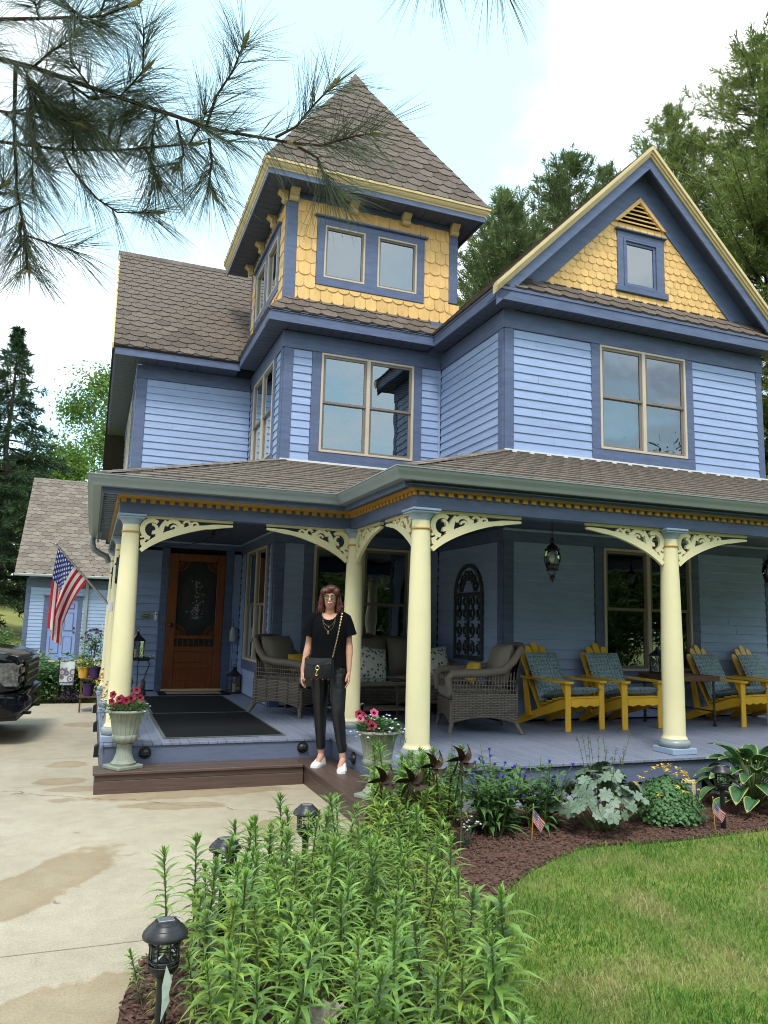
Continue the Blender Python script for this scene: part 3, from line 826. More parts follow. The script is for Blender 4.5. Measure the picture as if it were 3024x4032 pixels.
for (a, b, c, d) in ((YT + .02, 10.56, 6.0, 7.6), (12.29, 12.75, 6.0, 7.6), (10.562, 12.288, 6.0, 6.40), (10.562, 12.288, 7.22, 7.6)):
    fbox(MB(), fL, a, b, c, d, -.03, -.005).build('backing', 'scale_yellow', twl)
def tzl(u0, u1, v0, v1): shingles(twl, (TX0 - .004, YT, 5.93), (0, 1, 0), [(u0 - YT, v0 - 5.93), (u1 - YT, v0 - 5.93), (u1 - YT, v1 - 5.93), (u0 - YT, v1 - 5.93)], 'scale_yellow', .171, .19, False, .018, SCALES, (0, 0, 1), 'scale_shingle')
tzl(YT + .13, 10.51, 6.02, 7.545); tzl(12.33, 12.63, 6.02, 7.545); tzl(10.51, 12.33, 6.02, 6.285); tzl(10.51, 12.33, 7.345, 7.545)
for (k, pl, a, b) in (('F', YT, TX0 - .02, TX0 + .128), ('F', YT, TX1 - .128, TX1 + .02), ('L', TX0, YT + .001, YT + .128), ('L', TX0, YT + TD - .12, YT + TD)):
    board(house, 'corner_board', k, pl, a, b, 6.0 if a != TX1 - .128 else 6.38, 7.5, -.03, .0235 if k == 'F' else .0222)
board(house, 'frieze_board', 'F', YT, TX0 - .026, TX1 + .026, 7.547, 7.63, -.04, .026)
board(house, 'frieze_board', 'L', TX0, YT - .024, YT + TD, 7.547, 7.629, -.04, .0245)
board(house, 'side_wall', 'R', TX1, YT, YT + TD, 5.9, 7.62, -.05, .0, 'scale_yellow')
board(house, 'side_wall', 'F', YT + TD, TX0, TX1, 5.9, 7.62, -.02, .02, 'scale_yellow')
for kk, pl, o0 in (('F', YT, 2.78), ('L', TX0, 10.62)):
    wN = part_empty('window', house); frk = FR(kk, pl)
    U = [(0, .125 - .02), ] 
    a0, a1 = (2.66, 4.36) if kk == 'F' else (10.51, 12.33)
    v0, v1 = 6.288, 7.322
    P1 = [(2.775, 3.40), (3.60, 4.235)] if kk == 'F' else [(10.64, 11.30), (11.52, 12.20)]
    g0, g1 = 6.41, 7.215
    for nm, (x0, x1, y0, y1) in (('casing', (a0, P1[0][0], v0, v1)), ('casing', (P1[0][1], P1[1][0], v0 + .001, v1 - .001)), ('casing', (P1[1][1], a1, v0, v1)), ('casing', (a0 + .001, a1 - .001, g1, v1 - .002)), ('casing', (a0 + .001, a1 - .001, v0 + .002, g0))):
        fbox(MB(), frk, x0, x1, y0, y1, -.02, .030 + .0012 * (y1 - y0 < .3), .004).build(nm, 'trim', wN)
    fbox(MB(), frk, a0 - .045, a1 + .045, v1 + .001, v1 + .03, -.01, .075, .006).build('cap', 'trim', wN)
    for (x0, x1) in P1:
        fm = MB(); t = .026
        fbox(fm, frk, x0, x1, g1 - t, g1, -.04, .034, .003); fbox(fm, frk, x0, x1, g0, g0 + t, -.04, .035, .003)
        fbox(fm, frk, x0 + .0005, x0 + t, g0 + .001, g1 - .001, -.04, .0345, .003); fbox(fm, frk, x1 - t, x1 - .0005, g0 + .001, g1 - .001, -.04, .0345, .003)
        fm.build('frame', 'frame_cream', wN)
        sm = MB(); t2 = .05
        fbox(sm, frk, x0 + t, x1 - t, g1 - t2, g1 - t, -.04, .012); fbox(sm, frk, x0 + t, x1 - t, g0 + t, g0 + t2, -.04, .0125)
        fbox(sm, frk, x0 + t, x0 + t2, g0 + t2, g1 - t2, -.04, .0115); fbox(sm, frk, x1 - t2, x1 - t, g0 + t2, g1 - t2, -.04, .0115)
        sm.build('sash', 'sash', wN)
        MB().add([frk(x0 + t2 - .003, g0 + t2 - .003, -.008), frk(x1 - t2 + .003, g0 + t2 - .003, -.008), frk(x1 - t2 + .003, g1 - t2 + .003, -.008), frk(x0 + t2 - .003, g1 - t2 + .003, -.008)], [(0, 1, 2, 3)]).build('pane', 'glass', wN, recalc=False)
        fbox(MB(), frk, x0, x1, g0, g1, -.18, -.16).build('reveal', 'interior', wN)
# tower eave: soffit, fascia, crown, corbels, pyramid roof
EO = .40
EZ = 7.63
ex0, ex1, ey0, ey1 = TX0 - EO, TX1 + .29, YT - EO, YT + TD + EO
soffit('F', YT, ex0 + .03, ex1 - .03, EZ, .028, EO - .02)
soffit('L', TX0, YT - .02, ey1, EZ + .002, .027, EO - .02)
soffit('R', TX1, YT - .02, ey1, EZ + .002, .002, .27)
loop = [(ex0 + .02, ey1), (ex0 + .02, ey0 + .02), (ex1 - .02, ey0 + .02), (ex1 - .02, ey1)]
MB().strip(loop, [(0, 7.60), (.02, 7.60), (.02, 7.68), (0, 7.68)]).build('fascia_board', 'trim', house)
MB().strip(loop, [(-.02, 7.681), (.025, 7.681), (.032, 7.70), (.05, 7.715), (.066, 7.74), (.07, 7.76), (.09, 7.765), (.09, 7.80), (-.02, 7.80)]).build('crown_mould', 'cream_trim', house)
PK = Vector((TC.x + .01, TC.y, 10.80))
c4 = [Vector((ex0 - .06, ey0 - .06, 7.795)), Vector((ex1 + .06, ey0 - .06, 7.795)), Vector((ex1 + .06, ey1, 7.795)), Vector((ex0 - .06, ey1, 7.795))]
for i in range(4):
    a, b = c4[i], c4[(i + 1) % 4]
    rf = MB().add([a, b, PK], [(0, 1, 2)]).build('roof', 'roof_dark', house, recalc=False)
    if i in (0, 3, 1):
        if i == 3: a, b = b, a       # along +y on the left face
        E_ = (b - a).normalized(); mid = PK - a
        ep = mid.dot(E_); S_ = mid - E_ * ep; sl = S_.length
        shingles(rf, a, E_, [(0, 0), ((b - a).length, 0), (ep, sl)], S=S_, m='shingle', start=.03)
for (a, b) in ((c4[0], PK), (c4[1], PK)):
    n_ = 17; d_ = (b - a)
    for k in range(n_):
        p0 = a + d_ * (k / n_); p1 = a + d_ * min(1, (k + 1.25) / n_)
        o1 = Vector((0, 0, .026)); o2 = Vector((0, 0, .020))
        sx = 1 if a == c4[0] else -1
        q = Vector((sx * .11, 0, -.02)); t = Vector((0, .11, -.02))
        MB().add([p0 + o1, p1 + o2, p1 + o2 + q, p0 + o1 + q, p1 + o2 + t, p0 + o1 + t, p0 + q - Vector((0, 0, .004)), p0 + t - Vector((0, 0, .004))], [(0, 1, 2, 3), (1, 0, 5, 4), (0, 3, 6), (0, 7, 5)]).build('hip_cap', 'shingle', house, recalc=False)
pk = MB(); h_ = .17
for k in range(4):
    pass
pk.add([PK + Vector((-h_, -h_, -.24)), PK + Vector((h_, -h_, -.24)), PK + Vector((h_, h_, -.24)), PK + Vector((-h_, h_, -.24)), PK + Vector((0, 0, .09)), PK + Vector((-h_, -h_, -.28)), PK + Vector((h_, -h_, -.28)), PK + Vector((h_, h_, -.28)), PK + Vector((-h_, h_, -.28))],
       [(0, 1, 4), (1, 2, 4), (2, 3, 4), (3, 0, 4), (5, 6, 1, 0), (6, 7, 2, 1), (7, 8, 3, 2), (8, 5, 0, 3)])
pk.build('roof_cap', 'shingle', house)
def corbel(M_):
    pr = [(0, 0), (.0, .16), (.13, .16), (.135, .145), (.12, .125), (.085, .105), (.062, .075), (.075, .04), (.06, .012), (.035, 0)]
    return MB().prism([(-.065, -d, v) for d, v in pr], (.13, 0, 0), M_)
for u in (TX0 + .055, 3.19, 4.03, 4.845):
    corbel(Matrix.Translation((u, YT - .026, 7.475))).build('corbel', 'cream_trim', house)
for v in (YT + .05, 10.9, 11.8, 12.7):
    corbel(Matrix.Translation((TX0 - .0245, v, 7.475)) @ Matrix.Rotation(-PI / 2, 4, 'Z')).build('corbel', 'cream_trim', house)
# ------------------------------------------------------------------ porch
EV = 2.765
porch = [(-.05, 12.6), (-.05, 7.30), (2.30, 7.30), (2.30, 5.68), (9.9, 5.68)]
# roof planes
def pslab(pts): return roof_slab(pts, .03)
ZT = 3.66
a, b, c, d = (-.05, 7.3, EV), (2.30, 7.3, EV), (XW, YT, ZT), (XT, YT, ZT)
r = pslab([a, b, c, d]); S_ = Vector((0, YT - 7.3, ZT - EV)); sl = S_.length
shingles(r, a, (1, 0, 0), [(0, 0), (2.35, 0), (XW + .05, sl), (XT + .05, sl)], 'shingle_light', S=S_)
r = pslab([(2.30, 5.68, EV), (XW, YR, ZT), (XW, YT, ZT), (2.30, 7.30, EV)]); S_ = Vector((XW - 2.30, 0, ZT - EV)); sl = S_.length
shingles(r, (2.30, 5.68, EV), (0, 1, 0), [(0, 0), (1.62, 0), (YT - 5.68, sl), (YR - 5.68, sl)], 'shingle_light', S=S_)
r = pslab([(2.30, 5.68, EV), (9.9, 5.68, EV), (9.9, YR, ZT), (XW, YR, ZT)]); S_ = Vector((0, YR - 5.68, ZT - EV)); sl = S_.length
shingles(r, (2.30, 5.68, EV), (1, 0, 0), [(0, 0), (7.6, 0), (7.6, sl), (XW - 2.30, sl)], 'shingle_light', S=S_)
r = pslab([(-.05, 7.3, EV), (XT, YT, ZT), (XT, 12.6, ZT), (-.05, 12.6, EV)]); S_ = Vector((XT + .05, 0, ZT - EV)); sl = S_.length
shingles(r, (-.05, 7.3, EV), (0, 1, 0), [(0, 0), (5.3, 0), (5.3, sl), (2.79, sl)], 'shingle_light', S=S_)
for (A, B) in (((-.05, 7.3, EV), (XT, YT, ZT)), ((2.30, 5.68, EV), (XW, YR, ZT))):
    A, B = Vector(A), Vector(B); n_ = 17; d_ = B - A
    for k in range(n_):
        p0 = A + d_ * (k / n_); p1 = A + d_ * min(1, (k + 1.3) / n_); o1 = Vector((0, 0, .034)); o2 = Vector((0, 0, .025))
        q = Vector((.13, 0, .0)); t = Vector((0, .13, .0))
        MB().add([p0 + o1, p1 + o2, p1 + o2 + q, p0 + o1 + q, p1 + o2 + t, p0 + o1 + t, p0 + q, p0 + t, p0], [(0, 1, 2, 3), (1, 0, 5, 4), (0, 3, 6, 8), (0, 8, 7, 5)]).build('hip_cap', 'shingle_light', house, recalc=False)
for nm, pa, pb in (('flashing', (XW - .01, YR - .012, ZT - .01), (XR + .3, YR - .042, ZT + .030)), ('flashing', (XT - .01, YT - .012, ZT - .01), (4.6, YT - .042, ZT + .030))):
    MB().box(pa, pb, .003).build(nm, 'flash_white', house)
emit(SHINGLES, 300, 'shingle', 'shingles')
emit(SCALES, 300, 'scale_shingle', 'scale_shingles')
# gutter
gp = [(0, 2.665), (.075, 2.665), (.085, 2.685), (.088, 2.70), (.105, 2.722), (.118, 2.742), (.12, 2.757), (.128, 2.757), (.128, 2.767), (.116, 2.767), (.112, 2.74), (.08, 2.70), (.07, 2.675), (.008, 2.675), (.008, 2.765), (0, 2.765)]
gpath = [(.005, 12.6), (.005, 7.355), (2.345, 7.355), (2.345, 5.735), (9.9, 5.735)]
MB().strip(gpath, gp).build('gutter', 'gutter', house, smooth=True, ang=30)
MB().strip(gpath, [(-.025, 2.615), (-.002, 2.615), (-.002, 2.80), (-.025, 2.75)]).build('fascia_board', 'trim', house)
# soffit under the porch eave and beam
bpath = [(.18, 12.45), (.18, 7.56), (2.49, 7.56), (2.49, 5.82), (9.9, 5.82)]
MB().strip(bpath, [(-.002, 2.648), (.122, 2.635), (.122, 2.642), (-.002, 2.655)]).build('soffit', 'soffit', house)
y = 7.5
while y < 12.3:
    MB().box((.02, y, 2.628), (.165, y + .012, 2.64)).build('soffit_rib', 'pale_blue', house); y += .16
MB().strip(bpath, [(0, 2.46), (0, 2.645), (-.15, 2.645), (-.15, 2.46)]).build('beam', 'trim', house)
MB().strip(bpath, [(.001, 2.607), (.022, 2.607), (.026, 2.643), (.001, 2.643)]).build('dentil_band', 'amber', house)
dm = MB().box((-.024, -.024, 0), (.024, 0, .036), .002).mesh('dentil', 'amber')
def dentils(p, q, rz):
    p, q = Vector(p), Vector(q); L_ = (q - p).length; n_ = int(L_ / .0905)
    for k in range(n_ + 1):
        x = p + (q - p) * ((k + .35) / (n_ + .7))
        link('dentil', dm, house, Matrix.Translation((x.x, x.y, 2.5705)) @ Matrix.Rotation(rz, 4, 'Z'))
dentils((.18, 7.559), (2.47, 7.559), 0); dentils((2.489, 7.53), (2.489, 5.80), -PI / 2); dentils((2.50, 5.819), (7.2, 5.819), 0); dentils((.179, 11.5), (.179, 7.56), -PI / 2)
# ceiling
y0 = 5.95
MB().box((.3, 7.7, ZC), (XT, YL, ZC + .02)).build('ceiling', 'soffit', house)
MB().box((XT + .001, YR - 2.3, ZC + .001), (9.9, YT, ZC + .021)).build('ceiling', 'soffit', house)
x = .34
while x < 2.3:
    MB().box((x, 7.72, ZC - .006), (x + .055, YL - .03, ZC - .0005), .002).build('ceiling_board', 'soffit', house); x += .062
MB().box((.3, YL - .07, ZC - .03), (XT, YL - .031, ZC - .007), .004).build('ceiling_mould', 'pale_blue', house)
MB().box((XT - .07, YT, ZC - .03), (XT - .028, YL - .07, ZC - .007), .004).build('ceiling_mould', 'pale_blue', house)
MB().box((XW - .03, YR - .075, ZC - .03), (9.9, YR - .03, ZC - .002), .004).build('ceiling_mould', 'pale_blue', house)
# columns
def column(x, y):
    col = part_empty('column', house, (x, y, 0))
    MB().box((-.14, -.14, FLOOR), (.14, .14, FLOOR + .055), .006).build('plinth', 'pale_blue', col)
    MB().lathe([(.10, .415), (.128, .418), (.140, .432), (.143, .452), (.136, .472), (.118, .486), (.10, .488)], 32, cap=False).build('base', 'gutter', col, smooth=True)
    MB().lathe([(.098, .486), (.118, .488), (.117, .498), (.106, .51), (.102, .53), (.1015, .9), (.098, 1.4), (.089, 1.9), (.0785, 2.30), (.078, 2.37)], 36, cap=False).build('shaft', 'cream', col, smooth=True, ang=60)
    MB().lathe([(.077, 2.283), (.086, 2.286), (.089, 2.293), (.086, 2.300), (.077, 2.303)], 28, cap=False).build('neck_ring', 'amber', col, smooth=True)
    cp = MB(); cp.lathe([(.076, 2.365), (.082, 2.367), (.086, 2.385), (.10, 2.405), (.112, 2.42)], 28, cap=False)
    cp.box((-.118, -.118, 2.42), (.118, .118, 2.438), .004); cp.box((-.13, -.13, 2.4385), (.13, .13, 2.4595), .004)
    cp.build('capital', 'pale_blue', col, smooth=True)
COLS = [(.30, 7.65), (2.57, 7.65), (2.57, 5.90), (5.20, 5.90), (7.84, 5.90), (.30, 9.9), (.30, 12.0)]
for c_ in COLS: column(*c_)
# sawn brackets
def arc(cx, cy, r0, r1, a0, a1, n=14): return [(cx + (r0 + (r1 - r0) * k / n) * math.cos(a0 + (a1 - a0) * k / n), cy + (r0 + (r1 - r0) * k / n) * math.sin(a0 + (a1 - a0) * k / n)) for k in range(n + 1)]
def bracket_mesh(L_=.88, H_=.36):
    m_ = MB(); fr_ = lambda u, v, d: Vector((u, -d, v))
    n = 18
    ap_ = []
    for k in range(n + 1):
        t = k / n
        ap_.append(((1 - t) ** 2 * 0.012 + 2 * t * (1 - t) * .24 + t * t * L_, (1 - t) ** 2 * (-H_ + .02) + 2 * t * (1 - t) * (-.085) + t * t * (-.048)))
    m_.ribbon(ap_, [.036 + .034 * math.sin(PI * min(1, k / n * 1.25)) ** 1 if k / n < .8 else .05 - .03 * (k / n - .8) / .2 for k in range(n + 1)], .034, fr_)
    m_.ribbon([(.0, -.011), (L_, -.011)], .022, .046, fr_)
    s = 2 * L_ / .88
    # big scroll by the post
    m_.ribbon(arc(.105, -.125, .092, .082, -.55 * PI, -1.75 * PI * .98, 18), [.034 + .014 * math.sin(PI * k / 18) for k in range(19)], .032, fr_)
    m_.ribbon(arc(.112, -.130, .052, .026, .55 * PI, -.55 * PI, 12), [.022 + .016 * (k / 12) for k in range(13)], .0325, fr_)
    m_.ribbon([(.16, -.20), (.185, -.14), (.205, -.08), (.235, -.035)], [.05, .055, .04, .03], .0335, fr_)
    m_.ribbon([(.015, -.235), (.03, -.27), (.05, -.285)], [.03, .05, .05], .0315, fr_)
    m_.ribbon(arc(.03, -.222, .02, .024, -.5 * PI, .9 * PI, 8), .022, .0312, fr_)
    # second scroll
    m_.ribbon(arc(.305, -.098, .066, .058, .95 * PI, -.25 * PI, 14), [.03 + .01 * math.sin(PI * k / 14) for k in range(15)], .0322, fr_)
    m_.ribbon(arc(.312, -.105, .03, .018, 1.0 * PI, -.5 * PI, 10), [.016 + .014 * (k / 10) for k in range(11)], .0318, fr_)
    m_.ribbon([(.345, -.135), (.375, -.10), (.395, -.06)], [.05, .045, .03], .033, fr_)
    # small pair
    m_.ribbon(arc(.43, -.062, .034, .03, .9 * PI, -.3 * PI, 10), .022, .0316, fr_)
    m_.ribbon(arc(.51, -.066, .032, .028, 1.05 * PI, -.15 * PI, 10), .02, .0319, fr_)
    m_.ribbon([(.44, -.09), (.475, -.075), (.50, -.085), (.545, -.065)], .03, .0314, fr_)
    m_.ribbon([(.47, -.04), (.475, -.10)], .018, .0324, fr_)
    return m_.mesh('bracket', 'cream')
bkt = bracket_mesh()
bks = bracket_mesh(.72, .36)
ZBK = 2.459
def bracket(x, y, rz, me=None): link('bracket', me or bkt, house, Matrix.Translation((x, y, ZBK)) @ Matrix.Rotation(rz, 4, 'Z'))
bracket(.385, 7.64, 0); bracket(2.49, 7.64, PI)
bracket(2.57, 7.57, -PI / 2, bks); bracket(2.57, 5.985, PI / 2, bks)
bracket(2.655, 5.89, 0); bracket(5.115, 5.89, PI); bracket(5.285, 5.89, 0); bracket(7.75, 5.89, PI)
bracket(.30, 7.74, PI / 2); bracket(.30, 9.81, -PI / 2); bracket(.30, 9.99, PI / 2)
# floor boards
fl = part_empty('porch_floor', house)
bw = .0838
x = 2.305
while x < 9.7:
    y1 = YR - .02 if x > XW - .05 else YT - .02
    MB().box((x, 5.655, FLOOR - .025), (x + bw - .003, y1, FLOOR + RNG.uniform(-.0006, .0006)), .003).build('floor_board', 'floor', fl); x += bw
x = .19
while x < 2.30:
    MB().box((x, 7.405, FLOOR - .025), (min(x + bw, 2.303) - .003, YL - .02, FLOOR + RNG.uniform(-.0006, .0006)), .003).build('floor_board', 'floor', fl); x += bw
MB().box((.2, 7.5, .1), (2.29, YL, FLOOR - .026)).build('floor_frame', 'dark', fl)
MB().box((2.4, 5.8, .18), (9.7, YT, FLOOR - .026)).build('floor_frame', 'dark', fl)
# rim boards
rim = MB().strip([(.19, 12.4), (.19, 7.42), (2.32, 7.42), (2.32, 5.685), (9.8, 5.685)], [(0, .168), (.0, FLOOR - .027), (-.03, FLOOR - .027), (-.03, .168)])
rim.build('rim_board', 'skirt', house)
for p, q in (((.165, 7.38), (.189, 12.4)),):
    MB().box((p[0], p[1], FLOOR - .03), (q[0], q[1], FLOOR + .004), .004).build('edge_board', 'floor_edge', house)
MB().box((.19, 7.422, .0), (.215, 12.4, .167)).build('side_skirt', 'skirt', house)
# brown composite step
st = part_empty('step', house)
for k in range(3):
    y0 = 7.065 + k * .118
    MB().box((.115, y0, .155), (1.94 + .0, y0 + .114, .18), .004).build('tread_board', 'deck_brown', st)
for k in range(3):
    x0 = 1.945 + k * .124
    MB().box((x0, 5.4, .1552), (x0 + .120, 7.418, .1802), .004).build('tread_board', 'deck_brown_y', st)
for (p, q) in (((.13, 7.085, .108), (1.945, 7.105, .154)), ((.13, 7.083, 0), (1.945, 7.105, .106))): MB().box(p, q, .003).build('riser_board', 'deck_brown', st)
for (p, q) in (((1.956, 5.4, .108), (1.976, 7.104, .154)), ((1.953, 5.4, 0), (1.976, 7.103, .106))): MB().box(p, q, .003).build('riser_board', 'deck_brown_y', st)
MB().box((.13, 7.106, 0), (.15, 7.41, .154), .003).build('riser_board', 'deck_brown_y', st)
MB().box((1.976, 5.4, 0), (2.3, 5.42, .154), .003).build('riser_board', 'deck_brown', st)
# lattice and post panels under the right porch
lt = part_empty('lattice', house)
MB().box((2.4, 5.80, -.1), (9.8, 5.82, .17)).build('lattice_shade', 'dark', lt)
sm_ = MB().box((-.019, 0, -.20), (.019, .008, .20), .001).mesh('lattice_slat', 'lattice')
for sgn, yy in ((1, 5.718), (-1, 5.727)):
    x = 2.45
    while x < 7.4:
        if not (4.86 < x < 5.42): link('lattice_slat', sm_, lt, Matrix.Translation((x, yy, .05)) @ Matrix.Rotation(sgn * PI / 4, 4, 'Y'))
        x += .098
MB().box((4.98, 5.69, -.08), (5.31, 5.73, .166), .003).build('post_panel', 'skirt', house)
pf = MB(); pf.box((5.07, 5.675, -.02), (5.10, 5.69, .158), .004); pf.box((5.195, 5.675, -.02), (5.228, 5.69, .158), .004); pf.box((5.1005, 5.6755, .128), (5.1945, 5.69, .1575), .004)
pf.build('panel_frame', 'cream', house)
MB().box((5.1, 5.686, -.02), (5.195, 5.6895, .13)).build('panel_inset', 'lattice', house)
# downspout
ds = MB(); ds.tube([(-.06, 12.5, 2.67), (-.06, 12.5, 2.58), (-.03, 12.52, 2.50), (.06, 12.55, 2.44), (.16, 12.56, 2.40), (.2, 12.56, 2.3)], .045, 10)
ds.build('downspout', 'gutter', house, smooth=True)
# ------------------------------------------------------------------ ground
def in_poly(x, y, poly):
    c = False; n = len(poly)
    for i in range(n):
        a, b = poly[i], poly[(i + 1) % n]
        if (a[1] > y) != (b[1] > y) and x < (b[0] - a[0]) * (y - a[1]) / (b[1] - a[1]) + a[0]: c = not c
    return c
def smooth_line(pts, n=6):
    out_ = []
    for i in range(len(pts) - 1):
        p0 = pts[max(0, i - 1)]; p1 = pts[i]; p2 = pts[i + 1]; p3 = pts[min(len(pts) - 1, i + 2)]
        for k in range(n):
            t = k / n
            out_.append(tuple(.5 * (2 * p1[j] + (p2[j] - p0[j]) * t + (2 * p0[j] - 5 * p1[j] + 4 * p2[j] - p3[j]) * t * t + (3 * p1[j] - p0[j] - 3 * p2[j] + p3[j]) * t ** 3) for j in (0, 1)))
    return out_ + [pts[-1]]
DRIVE_EDGE = smooth_line([(1.02, 1.45), (.62, 1.75), (.33, 2.3), (.205, 2.9), (.225, 3.35), (.36, 3.8), (.62, 4.15), (1.05, 4.6), (1.55, 5.08), (1.95, 5.42)])
LAWN_EDGE = smooth_line([(9.9, 4.85), (7.0, 4.78), (5.6, 4.70), (4.99, 4.67), (4.48, 4.64), (3.87, 4.62), (3.53, 4.65), (3.30, 4.65), (2.98, 4.50), (2.64, 4.30), (2.36, 4.06), (2.12, 3.80), (1.93, 3.5), (1.70, 3.10), (1.46, 2.6), (1.30, 2.1), (1.18, 1.7), (1.02, 1.45)])
BED = DRIVE_EDGE + [(2.31, 5.40), (2.31, 5.80), (9.9, 5.80)] + LAWN_EDGE[:-1]

mat('lawn', (0.105, 0.155, 0.030), 0.95, 0.35, 1.4, 0.5, 45, hue=(1.35, 1.1, 1), dist=.02)
mat('far_lawn', (0.20, 0.22, 0.055), 0.95, 0.25, .5, 0.3, 20, hue=(1.2, 1.05, 1), dist=.02)
# terrain: flat round the house, rising to a grassy hill far behind on the left
gv, gf = [], []
NX, NY = 60, 60
for j in range(NY + 1):
    for i in range(NX + 1):
        a = (i / NX * 2 - 1); b = j / NY
        x = 420 * a * abs(a) ** 1.3; y = -200 + 900 * b
        y = -120 + 60 * (b * 4) ** 1.9 if True else y
        hgt = 0.0
        if y > 26: hgt = min(5.0, max(0.0, (y - 27) * .075)) * max(.15, min(1.0, (6 - x) / 12))
        gv.append((x, y, -.03 + hgt)); 
for j in range(NY):
    for i in range(NX):
        k = j * (NX + 1) + i; gf.append((k, k + 1, k + NX + 2, k + NX + 1))
MB().add(gv, gf).build('ground', 'far_lawn', kind='structure', smooth=True, ang=180, recalc=False)
lw = [(9.9, -6), (9.9, 4.85)] + LAWN_EDGE[1:] + [(1.02, -6)]
MB().add([(x, y, -.012) for x, y in lw], [tuple(range(len(lw)))[::-1]]).build('lawn', 'lawn', kind='structure')

# concrete drive: slabs with open joints, rain stains that have not dried
def concrete():
    m, nt, p = _new('concrete'); L = nt.links.new
    g = _n(nt, 'ShaderNodeNewGeometry')
    def noise(s, d=5, r=.6, dist=0):
        n = _n(nt, 'ShaderNodeTexNoise'); n.inputs['Scale'].default_value = s; n.inputs['Detail'].default_value = d; n.inputs['Roughness'].default_value = r; n.inputs['Distortion'].default_value = dist
        L(g.outputs['Position'], n.inputs['Vector']); return n.outputs[0]
    def ramp(v, p0, c0, p1, c1):
        r = _n(nt, 'ShaderNodeValToRGB'); e = r.color_ramp.elements
        e[0].position = p0; e[1].position = p1; e[0].color = c0 + (1,); e[1].color = c1 + (1,); L(v, r.inputs[0]); return r.outputs[0]
    def mix(f, a, b, mode='MIX'):
        n = _n(nt, 'ShaderNodeMix', data_type='RGBA', blend_type=mode)
        for s, v in (('Factor', f), ('A', a), ('B', b)):
            if isinstance(v, (int, float)): n.inputs[s].default_value = v
            elif isinstance(v, tuple): n.inputs[s].default_value = v + (1,)
            else: L(v, n.inputs[s])
        return n.outputs['Result']
    base = ramp(noise(1.1, 6), .3, (.385, .33, .245), .7, (.475, .415, .32))
    grit = ramp(noise(95, 3, .8), .3, (.70, .68, .64), .62, (1.05, 1.05, 1.04))
    c = mix(1.0, base, grit, 'MULTIPLY')
    c = mix(1.0, c, ramp(noise(7, 6, .7, .5), .35, (.88, .87, .85), .65, (1.04, 1.04, 1.03)), 'MULTIPLY')
    # stains: ellipses with ragged edges
    sep = _n(nt, 'ShaderNodeSeparateXYZ'); L(g.outputs['Position'], sep.inputs[0])
    wob = noise(2.6, 5, .55); wob2 = noise(14, 4, .6)
    def M2(op, a, b):
        n = _n(nt, 'ShaderNodeMath', operation=op)
        for i, v in enumerate((a, b)):
            if isinstance(v, (int, float)): n.inputs[i].default_value = v
            else: L(v, n.inputs[i])
        return n.outputs[0]
    tot = None
    for (cx, cy, rx, ry, th) in ((-.12, 4.95, .80, .26, .95), (.02, 3.35, .42, .30, .5), (.9, 6.95, 1.0, .16, 0), (.75, 6.55, .40, .13, -.15), (-.12, 8.55, .22, .20, 0), (-.15, 7.75, .26, .16, 0), (.0, 7.35, .22, .12, 0), (1.55, 5.75, .35, .22, .4), (.05, 11.5, .3, .25, 0)):
        dx = M2('SUBTRACT', sep.outputs[0], cx); dy = M2('SUBTRACT', sep.outputs[1], cy)
        ct, s_ = math.cos(th), math.sin(th)
        u = M2('DIVIDE', M2('ADD', M2('MULTIPLY', dx, ct), M2('MULTIPLY', dy, s_)), rx)
        v = M2('DIVIDE', M2('SUBTRACT', M2('MULTIPLY', dy, ct), M2('MULTIPLY', dx, s_)), ry)
        d = M2('SQRT', M2('ADD', M2('MULTIPLY', u, u), M2('MULTIPLY', v, v)), 0)
        tot = d if tot is None else M2('MINIMUM', tot, d)
    dd = M2('ADD', M2('ADD', tot, M2('MULTIPLY', M2('SUBTRACT', wob, .5), 1.5)), M2('MULTIPLY', M2('SUBTRACT', wob2, .5), .35))
    stain = ramp(dd, .86, (1, 1, 1), 1.0, (0, 0, 0))
    rim = ramp(dd, .45, (.84, .77, .68), .98, (.74, .64, .52))
    c = mix(stain, c, mix(1.0, c, rim, 'MULTIPLY'))
    # one wandering crack
    yy = M2('ADD', M2('MULTIPLY', sep.outputs[0], -.62), 7.05)
    crk = M2('ABSOLUTE', M2('ADD', M2('SUBTRACT', sep.outputs[1], yy), M2('MULTIPLY', M2('SUBTRACT', wob, .5), .6)), 0)
    cr = ramp(crk, .006, (.45, .42, .38), .014, (1, 1, 1))
    c = mix(1.0, c, cr, 'MULTIPLY')
    L(c, p.inputs['Base Color'])
    p.inputs['Roughness'].default_value = .7
    b = _n(nt, 'ShaderNodeBump'); b.inputs['Strength'].default_value = .35; b.inputs['Distance'].default_value = .003
    L(noise(140, 4, .8), b.inputs['Height']); L(b.outputs[0], p.inputs['Normal'])
    MATS['concrete'] = m
concrete()
drive = bpy.data.objects.new('driveway', None); COL.objects.link(drive); drive['kind'] = 'structure'
MB().add([(-7, -6, -.025), (2.3, -6, -.025), (2.3, 14.2, -.025), (-7, 14.2, -.025)], [(0, 1, 2, 3)]).build('joint_bed', 'dark', drive, recalc=False)
def slab(pts):
    MB().prism([(x, y, -.06) for x, y in pts], (0, 0, .06)).build('concrete_slab', 'concrete', drive)
J = [3.94, 7.545, 8.925, 10.31, 11.65, 13.0]
gp_ = .005
lo = [p for p in DRIVE_EDGE if p[1] < J[0] - .02]; hi = [p for p in DRIVE_EDGE if p[1] > J[0] + .02]
slab([(-7, -6), (1.02, -6)] + lo + [(.43, J[0] - gp_), (-7, J[0] - gp_)])
slab([(-7, J[0] + gp_), (.445, J[0] + gp_)] + hi + [(1.97, 5.43), (1.97, 7.1), (.14, 7.1), (.14, J[1] - gp_ * .6), (-7, J[1] - gp_ * .6)])
